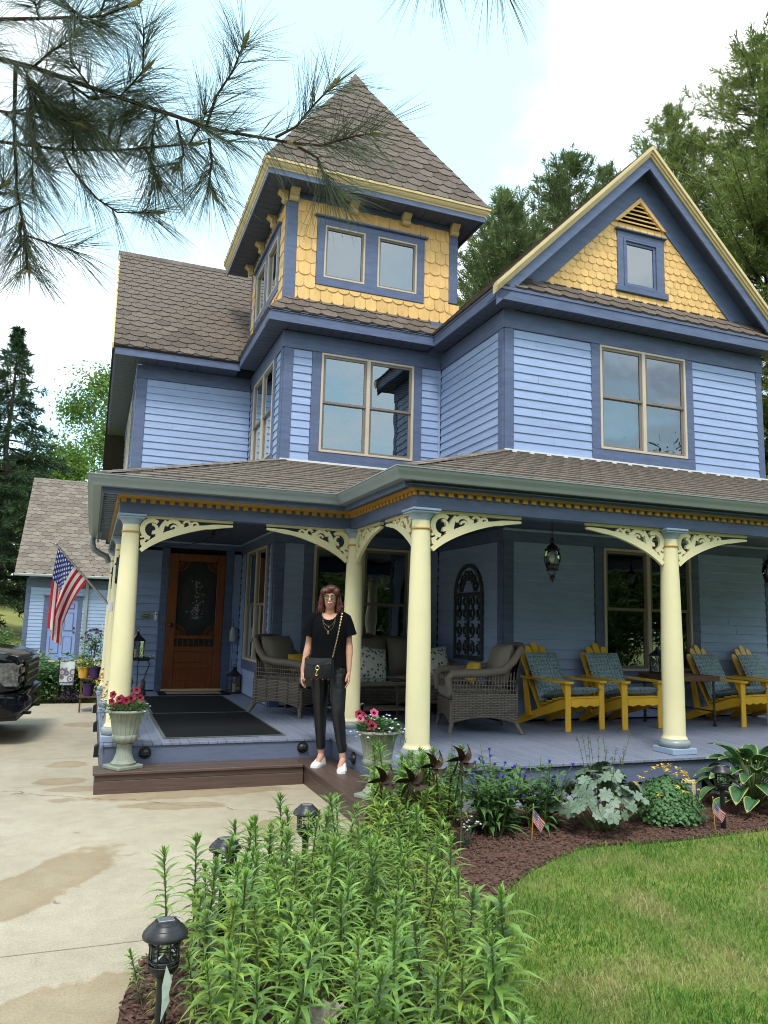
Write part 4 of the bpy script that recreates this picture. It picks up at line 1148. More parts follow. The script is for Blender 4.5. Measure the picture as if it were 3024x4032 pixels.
for a, b in zip(J[1:], J[2:] + [14.25]): slab([(-7, a + .003), (.185, a + .003), (.185, b - .003), (-7, b - .003)])

# mulch: chopped bark
mat('mulch', (0.060, 0.034, 0.026), 0.95, 0.4, 25, 0.8, 120, hue=(1.5, 1.3, 1.2), dist=.01)
MB().add([(x, y, -.006) for x, y in BED], [tuple(range(len(BED)))]).build('mulch_bed', 'mulch', kind='structure')
rs = np.random.RandomState(3)
mat('bark', (0.074, 0.042, 0.032), 0.95, 0.5, 60, 0.3, 80, hue=(1.5, 1.35, 1.25))
V, Fq = [], []
cnt = 0
while cnt < 26000:
    x, y = rs.uniform(.1, 6.2), rs.uniform(1.5, 5.8)
    if x > 4.2 and y < 4.4: continue
    if not in_poly(x, y, BED): continue
    s = rs.uniform(.006, .019); wd = s * rs.uniform(.2, .5); h_ = s * .3
    th = rs.uniform(0, PI); tl = rs.uniform(-.5, .5); z = rs.uniform(-.002, .016)
    c_, s_ = math.cos(th), math.sin(th)
    q = []
    for (a, b, e) in ((-s, -wd, 0), (s, -wd * .6, 0), (s, wd * .7, 0), (-s, wd, 0), (-s * .8, -wd * .5, 1), (s * .8, -wd * .4, 1), (s * .8, wd * .4, 1), (-s * .8, wd * .6, 1)):
        q.append((x + a * c_ - b * s_, y + a * s_ + b * c_, z + a * tl * .6 + e * h_))
    o = len(V); V += q
    Fq += [(o + 4, o + 5, o + 6, o + 7), (o, o + 1, o + 5, o + 4), (o + 1, o + 2, o + 6, o + 5), (o + 2, o + 3, o + 7, o + 6), (o + 3, o, o + 4, o + 7)]
    cnt += 1
link('bark_chips', fast_mesh('bark_chips', V, Fq, 4, 'bark'), kind='stuff', label='chopped reddish brown bark mulch over the flower bed', category='mulch')

# lawn grass
def grass_mat():
    m, nt, p = _new('grass'); L = nt.links.new
    g = _n(nt, 'ShaderNodeNewGeometry')
    n1 = _n(nt, 'ShaderNodeTexNoise'); n1.inputs['Scale'].default_value = 1.9; n1.inputs['Detail'].default_value = 4; L(g.outputs['Position'], n1.inputs['Vector'])
    n2 = _n(nt, 'ShaderNodeTexNoise'); n2.inputs['Scale'].default_value = 160; n2.inputs['Detail'].default_value = 2; L(g.outputs['Position'], n2.inputs['Vector'])
    ad = _n(nt, 'ShaderNodeMath', operation='MULTIPLY_ADD'); ad.inputs[1].default_value = .75; L(n2.outputs[0], ad.inputs[0]); L(n1.outputs[0], ad.inputs[2])
    r = _n(nt, 'ShaderNodeValToRGB'); e = r.color_ramp.elements
    e[0].position = .66; e[0].color = (.055, .165, .018, 1); e[1].position = 1.0; e[1].color = (.40, .36, .16, 1)
    x = e.new(.83); x.color = (.125, .255, .034, 1); x = e.new(.94); x.color = (.22, .30, .075, 1)
    L(ad.outputs[0], r.inputs[0]); L(r.outputs[0], p.inputs['Base Color']); p.inputs['Roughness'].default_value = .55; p.inputs['Specular IOR Level'].default_value = .3
    tr = _n(nt, 'ShaderNodeBsdfTranslucent'); L(r.outputs[0], tr.inputs['Color'])
    ms = _n(nt, 'ShaderNodeMixShader'); ms.inputs[0].default_value = .3
    L(p.outputs[0], ms.inputs[1]); L(tr.outputs[0], ms.inputs[2]); L(ms.outputs[0], nt.nodes['Material Output'].inputs['Surface'])
    MATS['grass'] = m
grass_mat()
xs, ys = [], []
edge = LAWN_EDGE
def lawn_x(y):       # left limit of the lawn at depth y
    if y > 4.62: return 3.9
    for a, b in zip(edge, edge[1:]):
        if b[1] <= y <= a[1] and a[1] - b[1] > 1e-6 and a[0] < 3.6: return b[0] + (a[0] - b[0]) * (y - b[1]) / (a[1] - b[1])
    return 1.05
def lawn_y(x):
    for a, b in zip(edge, edge[1:]):
        if b[0] <= x <= a[0]: return b[1] + (a[1] - b[1]) * (x - b[0]) / max(1e-6, a[0] - b[0])
    return 4.8
lawn_poly = [(9.0, 0.6), (9.0, 4.83)] + [p for p in LAWN_EDGE if p[0] < 9.0] + [(1.02, .6)]
px, py = rs.uniform(1.0, 7.2, 190000), rs.uniform(1.1, 4.85, 190000)
ye = np.interp(px, [p[0] for p in LAWN_EDGE][::-1], [p[1] for p in LAWN_EDGE][::-1])
ok = (py < ye + rs.normal(0, .02, len(px))) & (px < 1.35 * py + 1.2)
keep = rs.uniform(0, 1, len(px)) < np.clip(1.25 - .13 * np.hypot(px, py), .3, 1)
px, py = px[ok & keep], py[ok & keep]
n = len(px)
hh = rs.uniform(.016, .050, n) * (1 + .25 * np.sin(px * 5) * np.sin(py * 4)); ww = rs.uniform(.0018, .0034, n); th = rs.uniform(0, 2 * PI, n); ln = rs.uniform(.15, .95, n) * hh; td = rs.uniform(0, 2 * PI, n)
cx_, sx_ = np.cos(th), np.sin(th); lx, ly = np.cos(td) * ln, np.sin(td) * ln
z0 = np.full(n, -.014)
P = np.zeros((n, 5, 3))
P[:, 0] = np.stack([px - cx_ * ww, py - sx_ * ww, z0], 1); P[:, 1] = np.stack([px + cx_ * ww, py + sx_ * ww, z0], 1)
P[:, 2] = np.stack([px + lx * .35 + cx_ * ww * .8, py + ly * .35 + sx_ * ww * .8, z0 + hh * .6], 1); P[:, 3] = np.stack([px + lx * .35 - cx_ * ww * .8, py + ly * .35 - sx_ * ww * .8, z0 + hh * .6], 1)
P[:, 4] = np.stack([px + lx, py + ly, z0 + hh], 1)
ix = (np.arange(n) * 5)[:, None]
T = np.concatenate([ix + [0, 1, 2], ix + [0, 2, 3], ix + [3, 2, 4]], 0)
link('grass', fast_mesh('grass', P.reshape(-1, 3), T, 3, 'grass'), kind='stuff', label='short mown lawn grass with dry straw coloured patches', category='grass')
# ------------------------------------------------------------------ plants
mat('lily_leaf', (0.180, 0.300, 0.056), 0.30, 0.42, 9, 0.1, 30, spec=0.55, rnd=.28, hue=(1.3, 1.15, .95), trans=.16)
mat('lily_leaf_dark', (0.140, 0.250, 0.055), 0.30, 0.40, 9, 0.1, 30, spec=0.55, rnd=.3, hue=(1.2, 1.15, 1.0), trans=.14)
mat('lily_leaf_yellow', (0.185, 0.270, 0.048), 0.32, 0.40, 9, 0.1, 30, spec=0.5, rnd=.25, hue=(1.2, 1.1, .95), trans=.16)
mat('lily_tip', (0.185, 0.315, 0.055), 0.4, 0.15, 9, 0, spec=0.5, trans=.25)
mat('stem_green', (0.10, 0.14, 0.045), 0.6, 0.25, 14, 0)
mat('stem_brown', (0.10, 0.075, 0.04), 0.7, 0.3, 14, 0)
mat('leaf_mid', (0.100, 0.200, 0.060), 0.5, 0.28, 12, 0, trans=.2)
mat('leaf_grey', (0.085, 0.125, 0.075), 0.6, 0.25, 14, 0, trans=.15)
mat('leaf_cory', (0.080, 0.19, 0.060), 0.55, 0.25, 14, 0, trans=.25)
mat('petal_blue', (0.07, 0.05, 0.42), 0.6, 0.2, 40, 0)
mat('petal_yellow', (0.80, 0.55, 0.03), 0.5, 0.1, 40, 0, trans=.2)
mat('petal_white', (0.78, 0.72, 0.76), 0.6, 0.06, 40, 0, trans=.2)
mat('petal_red', (0.30, 0.012, 0.045), 0.6, 0.3, 60, 0, trans=.2)
mat('petal_dark', (0.04, 0.006, 0.016), 0.7, 0.2, 60, 0)
mat('petal_pink', (0.62, 0.08, 0.20), 0.6, 0.2, 60, 0, trans=.2)
mat('petal_lilac', (0.42, 0.34, 0.62), 0.6, 0.15, 60, 0, trans=.2)
mat('petal_purple', (0.09, 0.03, 0.15), 0.6, 0.3, 60, 0, trans=.1)
mat('petal_orange', (0.75, 0.30, 0.02), 0.6, 0.15, 60, 0, trans=.1)

def leaf_strip(mb, base, d, up, L_, W_, droop, nseg=4, fold=.25, wprof=None):
    """lance leaf: leaves base along d, bends towards the ground by droop, folded along the midrib"""
    d = Vector(d).normalized(); up = Vector(up)
    side = d.cross(up)
    side = side.normalized() if side.length > 1e-5 else Vector((1, 0, 0))
    p = Vector(base); vs = []; fs = []
    o = 0
    for i in range(nseg + 1):
        t = i / nseg
        wv = (wprof(t) if wprof else (.30 + .70 * math.sin(PI * min(1, t * 1.15 + .12)) ** .8) * (1 - t ** 5)) * W_ / 2
        nrm = side.cross(d).normalized()
        if i == nseg: vs.append(p)
        else: vs += [p + side * wv + nrm * wv * fold, p, p - side * wv + nrm * wv * fold]
        p = p + d * (L_ / nseg)
        d = (d + Vector((0, 0, -1)) * (droop / nseg)).normalized()
    for i in range(nseg - 1):
        a = 3 * i; b = a + 3
        fs += [(a, a + 1, b + 1, b), (a + 1, a + 2, b + 2, b + 1)]
    a = 3 * (nseg - 1); fs += [(a, a + 1, a + 3), (a + 1, a + 2, a + 3)]
    mb.add(vs, fs)

def lily_proto(seed, H_, lean, lush, tip):
    rg = random.Random(seed)
    st = MB(); lf = MB(); tp = MB()
    la = rg.uniform(0, 2 * PI); n = 9
    path = [Vector((math.cos(la) * lean * (k / n) ** 1.6, math.sin(la) * lean * (k / n) ** 1.6, H_ * k / n)) for k in range(n + 1)]
    st.tube(path, [.0052 - .002 * k / n for k in range(n + 1)], 6)
    def at(t):
        f = t * n; i = min(n - 1, int(f)); return path[i].lerp(path[i + 1], f - i)
    N = int((50 if lush else 46) * H_ / .6)
    for k in range(N):
        t = .20 + .76 * (k / N) ** .80
        if t < .40 and rg.random() < .55: continue
        a = k * 2.399 + rg.uniform(-.3, .3)
        el = rg.uniform(.25, .6) + .5 * max(0, t - .75) / .25
        d = Vector((math.cos(a) * math.cos(el), math.sin(a) * math.cos(el), math.sin(el)))
        L_ = (.135 if not lush else .155) * rg.uniform(.8, 1.15) * (1 - .45 * max(0, t - .8) / .2) * (.8 + .2 * min(1, t / .4))
        leaf_strip(lf, at(t), d, (0, 0, 1), L_, (.0185 if not lush else .026) * rg.uniform(.85, 1.15), rg.uniform(.9, 1.8) * (1 - .4 * max(0, t - .8) / .2), 4)
    for k in range(13):
        a = k * 2.399; el = .75 + .7 * k / 13
        d = Vector((math.cos(a) * math.cos(el), math.sin(a) * math.cos(el), math.sin(el)))
        leaf_strip(tp, at(.965 + .03 * k / 15), d, (0, 0, 1), rg.uniform(.035, .06) * (1 - .4 * k / 15), .011, .25, 3)
    if tip:
        for k in range(9):
            a = rg.uniform(0, 6.28); r_ = rg.uniform(.004, .02)
            c_ = at(.99) + Vector((math.cos(a) * r_, math.sin(a) * r_, rg.uniform(.0, .012)))
            tp.lathe([(.0005, -.010), (.0045, -.003), (.0045, .004), (.0005, .010)], 6, c_)
    return st.mesh('stem', 'stem_green' if seed % 3 else 'stem_brown', smooth=True), lf.mesh('foliage', ('lily_leaf', 'lily_leaf_dark', 'lily_leaf_yellow', 'lily_leaf_dark')[seed % 4], smooth=True, recalc=False, ang=180), tp.mesh('growing_tip', 'lily_tip', smooth=True, recalc=False, ang=180)
LILY = [lily_proto(s, h, l, lu, tp) for s, h, l, lu, tp in ((1, .60, .03, 0, 1), (2, .56, .06, 0, 1), (3, .62, .04, 0, 0), (4, .52, .05, 0, 1), (5, .58, .02, 1, 0), (6, .50, .07, 1, 0), (7, .64, .05, 0, 0), (8, .46, .04, 0, 1))]
def lily(x, y, sc, k, label, group, lean=None):
    o = thing('lily_plant', label, 'lily', (x, y, 0), RNG.uniform(0, 2 * PI), group)
    o.scale = (sc, sc, sc * RNG.uniform(.94, 1.06))
    o.rotation_euler = (RNG.gauss(0, .07), RNG.gauss(0, .07), RNG.uniform(0, 6.28))
    if lean: o.rotation_euler = (lean[0], lean[1], RNG.uniform(0, 6.28))
    for nm, me in zip(('stem', 'foliage', 'growing_tip'), LILY[k]): link(nm, me, o)
LB = [(.52, 1.95), (.46, 2.6), (.44, 3.05), (.52, 3.55), (.72, 3.98), (1.05, 4.22), (1.45, 4.36), (1.80, 4.30), (1.88, 4.05), (1.78, 3.7), (1.62, 3.25), (1.42, 2.75), (1.28, 2.2), (1.12, 1.85), (.8, 1.8)]
pts = []
tries = 0
while len(pts) < 190 and tries < 60000:
    tries += 1
    x, y = RNG.uniform(.4, 2.0), RNG.uniform(1.75, 4.7)
    if not in_poly(x, y, LB): continue
    md = .085 if y < 3.6 else .08
    if math.hypot(x - .31, y - 2.82) < .16 or math.hypot(x - .68, y - 3.83) < .08: continue
    if abs(x - .3075 * y) < .10 and y < 2.62: continue
    if all(math.hypot(x - a, y - b) > md for a, b in pts): pts.append((x, y))
LLAB = 'slender green lily stem crowded into the mass filling the front flower bed'
def lily_zone(x, y):
    if y < 2.45: return 'green lily stem in the foremost rows at the bottom picture edge', 'lilies in the foremost rows'
    if y > 3.75: return 'green lily stem in the back rows below the woman', 'lilies in the back rows'
    xl_ = .44 + max(0, y - 3.05) * .30
    if x < xl_ + .28: return 'green lily stem along the drive side of the front bed', 'lilies along the drive'
    if x > 1.20 + (y - 2.2) * .36: return 'green lily stem along the mulch and lawn side of the front bed', 'lilies along the lawn side'
    return 'green lily stem crowded in the middle of the front bed', 'lilies in the middle of the bed'
for (x, y) in pts: lily(x, y, RNG.uniform(.72, 1.05) * (.94 if y < 2.6 else .92 if y < 3.2 else .87), RNG.choice([0, 1, 2, 3, 4, 6, 7]), *lily_zone(x, y))
BLAB = 'broad leaved lily stem in the clump beside the right flower urn'
bp_ = []
while len(bp_) < 26:
    x, y = RNG.uniform(1.72, 2.42), RNG.uniform(4.72, 5.36)
    if x < 1.75 + (y - 4.72) * .5: continue
    if all(math.hypot(x - a, y - b) > .095 for a, b in bp_): bp_.append((x, y)); lily(x, y, RNG.uniform(.88, 1.06), RNG.choice([4, 5, 4, 5, 2]), BLAB, 'lilies beside the urn')
lily(1.42, 2.44, .98, 4, 'tall lily stem leaning out over the lawn at the bed edge', None, (0, .10))
lily(.335, 3.02, .42, 5, 'knee-low young lily shoot behind the nearest solar light', None, (0, -.2))
lily(.30, 3.28, .40, 4, 'smallest lily shoot on the bare mulch by the driveway', None, (.2, -.2))
lily(.52, 3.62, .95, 0, 'tallest slim lily stem standing out against the concrete drive', None, (0, -.05))
lily(.40, 3.30, .88, 2, 'leftmost tall lily stem leaning towards the drive', None, (0, -.10))

def plant_root(name, label, cat, loc, group=None): return thing(name, label, cat, loc, 0, group)
# blue cornflowers
def cornflower(x, y, label, n, H_, seed):
    rg = random.Random(seed); o = plant_root('cornflower_plant', label, 'flower', (x, y, 0))
    st, lf = MB(), MB()
    heads = []
    for k in range(n):
        a = rg.uniform(0, 6.28); r0 = rg.uniform(0, .07); r1 = r0 + rg.uniform(.04, .17); h = H_ * rg.uniform(.55, 1.08)
        p0 = Vector((math.cos(a) * r0, math.sin(a) * r0, 0)); p1 = Vector((math.cos(a) * r1, math.sin(a) * r1, h))
        path = [p0.lerp(p1, t) + Vector((0, 0, .05 * math.sin(PI * t))) for t in (0, .25, .5, .75, 1)]
        st.tube(path, [.004, .0036, .003, .0028, .0024], 5)
        for j in range(8):
            t = .12 + .8 * j / 8; q = p0.lerp(p1, t) + Vector((0, 0, .05 * math.sin(PI * t)))
            b = a + j * 2.4 + rg.uniform(-.4, .4); el = rg.uniform(.1, .8)
            leaf_strip(lf, q, (math.cos(b) * math.cos(el), math.sin(b) * math.cos(el), math.sin(el)), (0, 0, 1), rg.uniform(.11, .20) * (1.1 - .4 * t), .032 * (1.1 - .4 * t), rg.uniform(.8, 1.7), 4)
        if rg.random() < .62: heads.append(path[-1])
    o.scale = (1.2, 1.2, 1.05)
    st.build('stems', 'stem_green', o, smooth=True, kind='stuff'); lf.build('foliage', 'leaf_mid', o, smooth=True, recalc=False, ang=180, kind='stuff')
    for hp in heads:
        f_ = MB()
        for k in range(11):
            b = k * 2 * PI / 11; el = rg.uniform(.0, .5)
            leaf_strip(f_, hp, (math.cos(b) * math.cos(el), math.sin(b) * math.cos(el), math.sin(el)), (0, 0, 1), rg.uniform(.016, .026), .008, .2, 2, wprof=lambda t: .4 + .8 * t)
        f_.lathe([(.001, -.018), (.008, -.012), (.008, -.003), (.003, .003)], 7, hp)
        f_.build('flower', 'petal_blue', o, recalc=False)
cornflower(2.84, 5.12, 'blue cornflower clump left of the small flag with its stems fanned out', 26, .46, 11)
cornflower(3.24, 5.14, 'blue cornflower clump between the small flag and the silver leaved plant', 24, .45, 12)
cornflower(3.05, 5.48, 'blue cornflower clump close against the porch lattice', 14, .52, 13)
# tall mint-like plant by the column
def mint(x, y, label, n, H_, seed):
    rg = random.Random(seed); o = plant_root('balm_plant', label, 'plant', (x, y, 0)); st, lf = MB(), MB()
    for k in range(n):
        a = rg.uniform(0, 6.28); r0 = rg.uniform(0, .12); p0 = Vector((math.cos(a) * r0, math.sin(a) * r0, 0)); h = H_ * rg.uniform(.65, 1.05)
        p1 = p0 * 1.7 + Vector((rg.uniform(-.04, .04), rg.uniform(-.04, .04), h)); st.tube([p0, p0.lerp(p1, .5), p1], [.0035, .003, .002], 5)
        for j in range(9):
            t = .2 + .8 * j / 9; q = p0.lerp(p1, t)
            for s_ in (0, PI):
                b = a + j * PI / 2 + s_; el = .35
                leaf_strip(lf, q, (math.cos(b) * math.cos(el), math.sin(b) * math.cos(el), math.sin(el)), (0, 0, 1), .07 * (1.25 - .75 * t), .040 * (1.25 - .75 * t), .9, 3, wprof=lambda t: math.sin(PI * (.12 + .88 * t)) ** .7)
    st.build('stems', 'stem_green', o, smooth=True, kind='stuff'); lf.build('foliage', 'leaf_mid', o, smooth=True, recalc=False, ang=180, kind='stuff')
mint(2.62, 5.45, 'bushy green balm with upright stems against the porch right of the yellow column', 16, .58, 21)
mint(2.42, 5.30, 'lower balm plant behind the rust coloured flower spinners', 12, .48, 22)
# silver-veined coral bells
def heuchera_mat():
    m, nt, p = _new('leaf_silver'); L = nt.links.new
    t = _n(nt, 'ShaderNodeTexCoord'); s = _n(nt, 'ShaderNodeSeparateXYZ'); L(t.outputs['Object'], s.inputs[0])
    at = _n(nt, 'ShaderNodeMath', operation='ARCTAN2'); L(s.outputs[1], at.inputs[0]); L(s.outputs[0], at.inputs[1])
    ml = _n(nt, 'ShaderNodeMath', operation='MULTIPLY'); ml.inputs[1].default_value = 3.5; L(at.outputs[0], ml.inputs[0])
    co = _n(nt, 'ShaderNodeMath', operation='COSINE'); L(ml.outputs[0], co.inputs[0])
    ab = _n(nt, 'ShaderNodeMath', operation='ABSOLUTE'); L(co.outputs[0], ab.inputs[0])
    nz = _n(nt, 'ShaderNodeTexNoise'); nz.inputs['Scale'].default_value = 60; L(t.outputs['Object'], nz.inputs['Vector'])
    ad = _n(nt, 'ShaderNodeMath', operation='MULTIPLY_ADD'); ad.inputs[1].default_value = .35; L(nz.outputs[0], ad.inputs[0]); L(ab.outputs[0], ad.inputs[2])
    r = _n(nt, 'ShaderNodeValToRGB'); e = r.color_ramp.elements; e[0].position = .2; e[0].color = (.030, .05, .034, 1); e[1].position = .42; e[1].color = (.14, .20, .135, 1)
    L(ad.outputs[0], r.inputs[0])
    oi = _n(nt, 'ShaderNodeObjectInfo'); mr = _n(nt, 'ShaderNodeMapRange'); mr.inputs[3].default_value = .7; mr.inputs[4].default_value = 1.15; L(oi.outputs['Random'], mr.inputs[0])
    vm = _n(nt, 'ShaderNodeVectorMath', operation='SCALE'); L(r.outputs[0], vm.inputs[0]); L(mr.outputs[0], vm.inputs['Scale'])
    L(vm.outputs[0], p.inputs['Base Color']); p.inputs['Roughness'].default_value = .5
    MATS['leaf_silver'] = m
heuchera_mat()
def lobed():
    vs = [(0, 0, .0)]; N = 35
    for k in range(N):
        a = -PI + .22 + (2 * PI - .44) * k / (N - 1)
        r_ = .048 * (1 + .14 * math.cos(7 * a)) * (1 + .03 * math.cos(21 * a)) * (.92 + .12 * math.cos(a))
        vs.append((r_ * math.cos(a), r_ * math.sin(a), .004 * math.cos(3.5 * a) ** 2 - .012 * (r_ / .05) ** 2))
    return MB().add(vs, [(0, k, k + 1) for k in range(1, N)]).mesh('leaf', 'leaf_silver', smooth=True, recalc=False, ang=180)
hl = lobed()
hu = plant_root('coral_bells', 'silver leaved coral bells with dark veins and tall bud stalks at the lawn edge', 'plant', (3.70, 4.98, 0)); hu.scale = (1.18, 1.12, 1.12)
rg = random.Random(5); stm = MB()
for k in range(105):
    a = rg.uniform(0, 6.28); r_ = math.sqrt(rg.random()) * .36; z = .36 * (1 - (r_ / .44) ** 2) * rg.uniform(.75, 1.12) + .04
    q = Vector((math.cos(a) * r_, math.sin(a) * r_ * .9, z)); stm.tube([(q.x * .2, q.y * .2, 0), (q.x * .7, q.y * .7, z * .7), q], .0022, 4)
    tilt = .25 + .75 * r_ / .36 + rg.uniform(-.45, .45)
    M_ = Matrix.Translation(q) @ Matrix.Rotation(a, 4, 'Z') @ Matrix.Rotation(tilt, 4, 'Y') @ Matrix.Rotation(rg.uniform(-.5, .5), 4, 'X') @ Matrix.Rotation(rg.uniform(-.8, .8), 4, 'Z') @ Matrix.Scale(rg.uniform(.65, 1.25), 4)
    link('leaf', hl, hu, M_)
lf2 = MB()
for k in range(12):
    a = rg.uniform(0, 6.28); b = Vector((math.cos(a) * .1, math.sin(a) * .1, .2)); tpv = Vector((math.cos(a) * rg.uniform(.05, .28), math.sin(a) * .15, rg.uniform(.48, .64)))
    stm.tube([b, b.lerp(tpv, .55) + Vector((0, 0, .04)), tpv, tpv + Vector((.015, 0, -.006))], [.0026, .002, .0016, .001], 5)
    for j in range(5):
        t = .45 + .13 * j; c = rg.uniform(0, 6.28); leaf_strip(lf2, b.lerp(tpv, t) + Vector((0, 0, .03)), (math.cos(c), math.sin(c), .5), (0, 0, 1), .045 * (1.3 - t), .028 * (1.3 - t), .6, 3)
    for j in range(4): lf2.lathe([(.0005, -.006), (.003, 0), (.0005, .006)], 5, tpv + Vector((rg.uniform(-.012, .012), rg.uniform(-.012, .012), rg.uniform(-.03, .008))))
stm.build('stalks', 'stem_green', hu, smooth=True, kind='stuff'); lf2.build('bud_leaves', 'leaf_grey', hu, smooth=True, recalc=False, kind='stuff')
# corydalis
cy_ = plant_root('corydalis', 'rounded ferny plant with small yellow flowers beside the cream framed panel', 'plant', (4.36, 5.05, 0)); cy_.scale = (1.18, 1.18, 1.12)
lf = MB()
for k in range(3600):
    a = rg.uniform(0, 6.28); c = rg.random(); r_ = .27 * math.sqrt(1 - (c - .0) ** 2) * rg.uniform(.45, 1.05); z = .03 + .27 * c * rg.uniform(.8, 1.05)
    q = Vector((math.cos(a) * r_, math.sin(a) * r_ * .85, z)); n_ = Vector((math.cos(a), math.sin(a), .8)).normalized(); s_ = rg.uniform(.011, .019); th = rg.uniform(0, 6.28)
    u_ = n_.orthogonal().normalized(); v_ = n_.cross(u_); u_, v_ = u_ * math.cos(th) + v_ * math.sin(th), v_ * math.cos(th) - u_ * math.sin(th)
    n_ = (n_ + Vector((rg.uniform(-.5, .5), rg.uniform(-.5, .5), 0)))
    lf.add([q - u_ * s_ * .2, q + v_ * s_ * .7 + u_ * s_ * .5, q + u_ * s_ * 1.2 + n_ * s_ * .2, q - v_ * s_ * .7 + u_ * s_ * .5], [(0, 1, 2, 3)])
lf.build('foliage', 'leaf_cory', cy_, recalc=False, kind='stuff')
for k in range(26):
    a = rg.uniform(0, 6.28); r_ = rg.uniform(0, .25); q = Vector((math.cos(a) * r_, math.sin(a) * r_ * .8, .13 + .25 * (1 - (r_ / .30) ** 2)))
    f_ = MB()
    for j in range(6):
        b = rg.uniform(0, 6.28); leaf_strip(f_, q + Vector((rg.uniform(-.012, .012), rg.uniform(-.012, .012), rg.uniform(-.008, .012))), (math.cos(b), math.sin(b), .3), (0, 0, 1), .024, .013, .5, 2, wprof=lambda t: .9)
    f_.build('flower', 'petal_yellow', cy_, recalc=False)
# hosta with yellow margins
mat('hosta_green', (0.050, 0.130, 0.050), 0.42, 0.2, 14, 0.2, 30, spec=.5, rnd=.18, trans=.12)
mat('hosta_margin', (0.34, 0.40, 0.10), 0.45, 0.12, 14, 0.1, 30, rnd=.12, trans=.15)
def hosta_leaf(seed):
    rg = random.Random(seed); NL, NW = 10, 12
    vs, fs, mi = [], [], []
    L_, W_ = .20, .135
    for i in range(NL + 1):
        t = i / NL
        wv = W_ / 2 * (math.sin(PI * (t * .93 + .07)) ** .62) * (1.12 - .45 * t) if t < 1 else .001
        for j in range(NW + 1):
            s_ = j / NW * 2 - 1
            vs.append((t * L_ - .03 * (abs(s_) ** 2) * (1 - t) * (1 if t < .3 else .3), s_ * wv, .024 * abs(s_) ** 1.2 * math.sin(PI * t) + .035 * math.sin(t * 1.6) - .075 * t * t + .0035 * math.cos(s_ * 9) * math.sin(PI * t)))
    for i in range(NL):
        for j in range(NW):
            k = i * (NW + 1) + j; fs.append((k, k + 1, k + NW + 2, k + NW + 1)); mi.append(1 if j in (0, NW - 1) or i == NL - 1 else 0)
    me = MB().add(vs, fs).mesh('leaf', 'hosta_green', smooth=True, recalc=False, ang=180)
    me.materials.append(MATS['hosta_margin']); me.polygons.foreach_set('material_index', mi)
    return me
HLV = [hosta_leaf(k) for k in range(3)]
def hosta(x, y, label, n, R_, H_, seed):
    rg = random.Random(seed); o = plant_root('hosta', label, 'hosta', (x, y, 0)); st = MB()
    for k in range(n):
        c = (k + .5) / n; a = k * 2.399; r_ = R_ * (.25 + .75 * c) * rg.uniform(.85, 1.1); z = H_ * (1 - .75 * c ** 1.4) * rg.uniform(.9, 1.1)
        q = Vector((math.cos(a) * r_ * .75, math.sin(a) * r_ * .75, z)); st.tube([(0, 0, 0), (q.x * .5, q.y * .5, z * .75), q], .005, 5)
        M_ = Matrix.Translation(q) @ Matrix.Rotation(a + rg.uniform(-.3, .3), 4, 'Z') @ Matrix.Rotation(-.75 + 1.25 * c + rg.uniform(-.2, .2), 4, 'Y') @ Matrix.Rotation(rg.uniform(-.25, .25), 4, 'X') @ Matrix.Scale(rg.uniform(.8, 1.2), 4)
        link('leaf', rg.choice(HLV), o, M_)
    st.build('stalks', 'stem_green', o, smooth=True, kind='stuff')
hosta(5.42, 5.2, 'large hosta with yellow edged leaves in front of the lattice at the right edge', 60, .48, .43, 31)
hosta(6.35, 5.25, 'second yellow edged hosta further along the porch', 40, .44, .38, 32)
# small white pinks
dn = plant_root('dianthus', 'small white and pink dianthus on the mulch behind the lilies', 'flower', (2.48, 4.88, 0))
lf = MB()
for k in range(60):
    a = rg.uniform(0, 6.28); leaf_strip(lf, (math.cos(a) * rg.uniform(0, .06), math.sin(a) * rg.uniform(0, .06), 0), (math.cos(a) * .5, math.sin(a) * .5, 1), (0, 0, 1), rg.uniform(.06, .15), .006, .5, 3)
lf.build('foliage', 'leaf_grey', dn, recalc=False, kind='stuff')
for k in range(14):
    q = Vector((rg.uniform(-.02, .12), rg.uniform(-.06, .06), rg.uniform(.11, .18))); f_ = MB()
    for j in range(5):
        b = j * 2 * PI / 5; leaf_strip(f_, q, (math.cos(b), math.sin(b) * .8 - .3, .5), (0, 0, 1), .015, .014, .1, 2, wprof=lambda t: .5 + .6 * t)
    f_.build('flower', 'petal_white', dn, recalc=False)
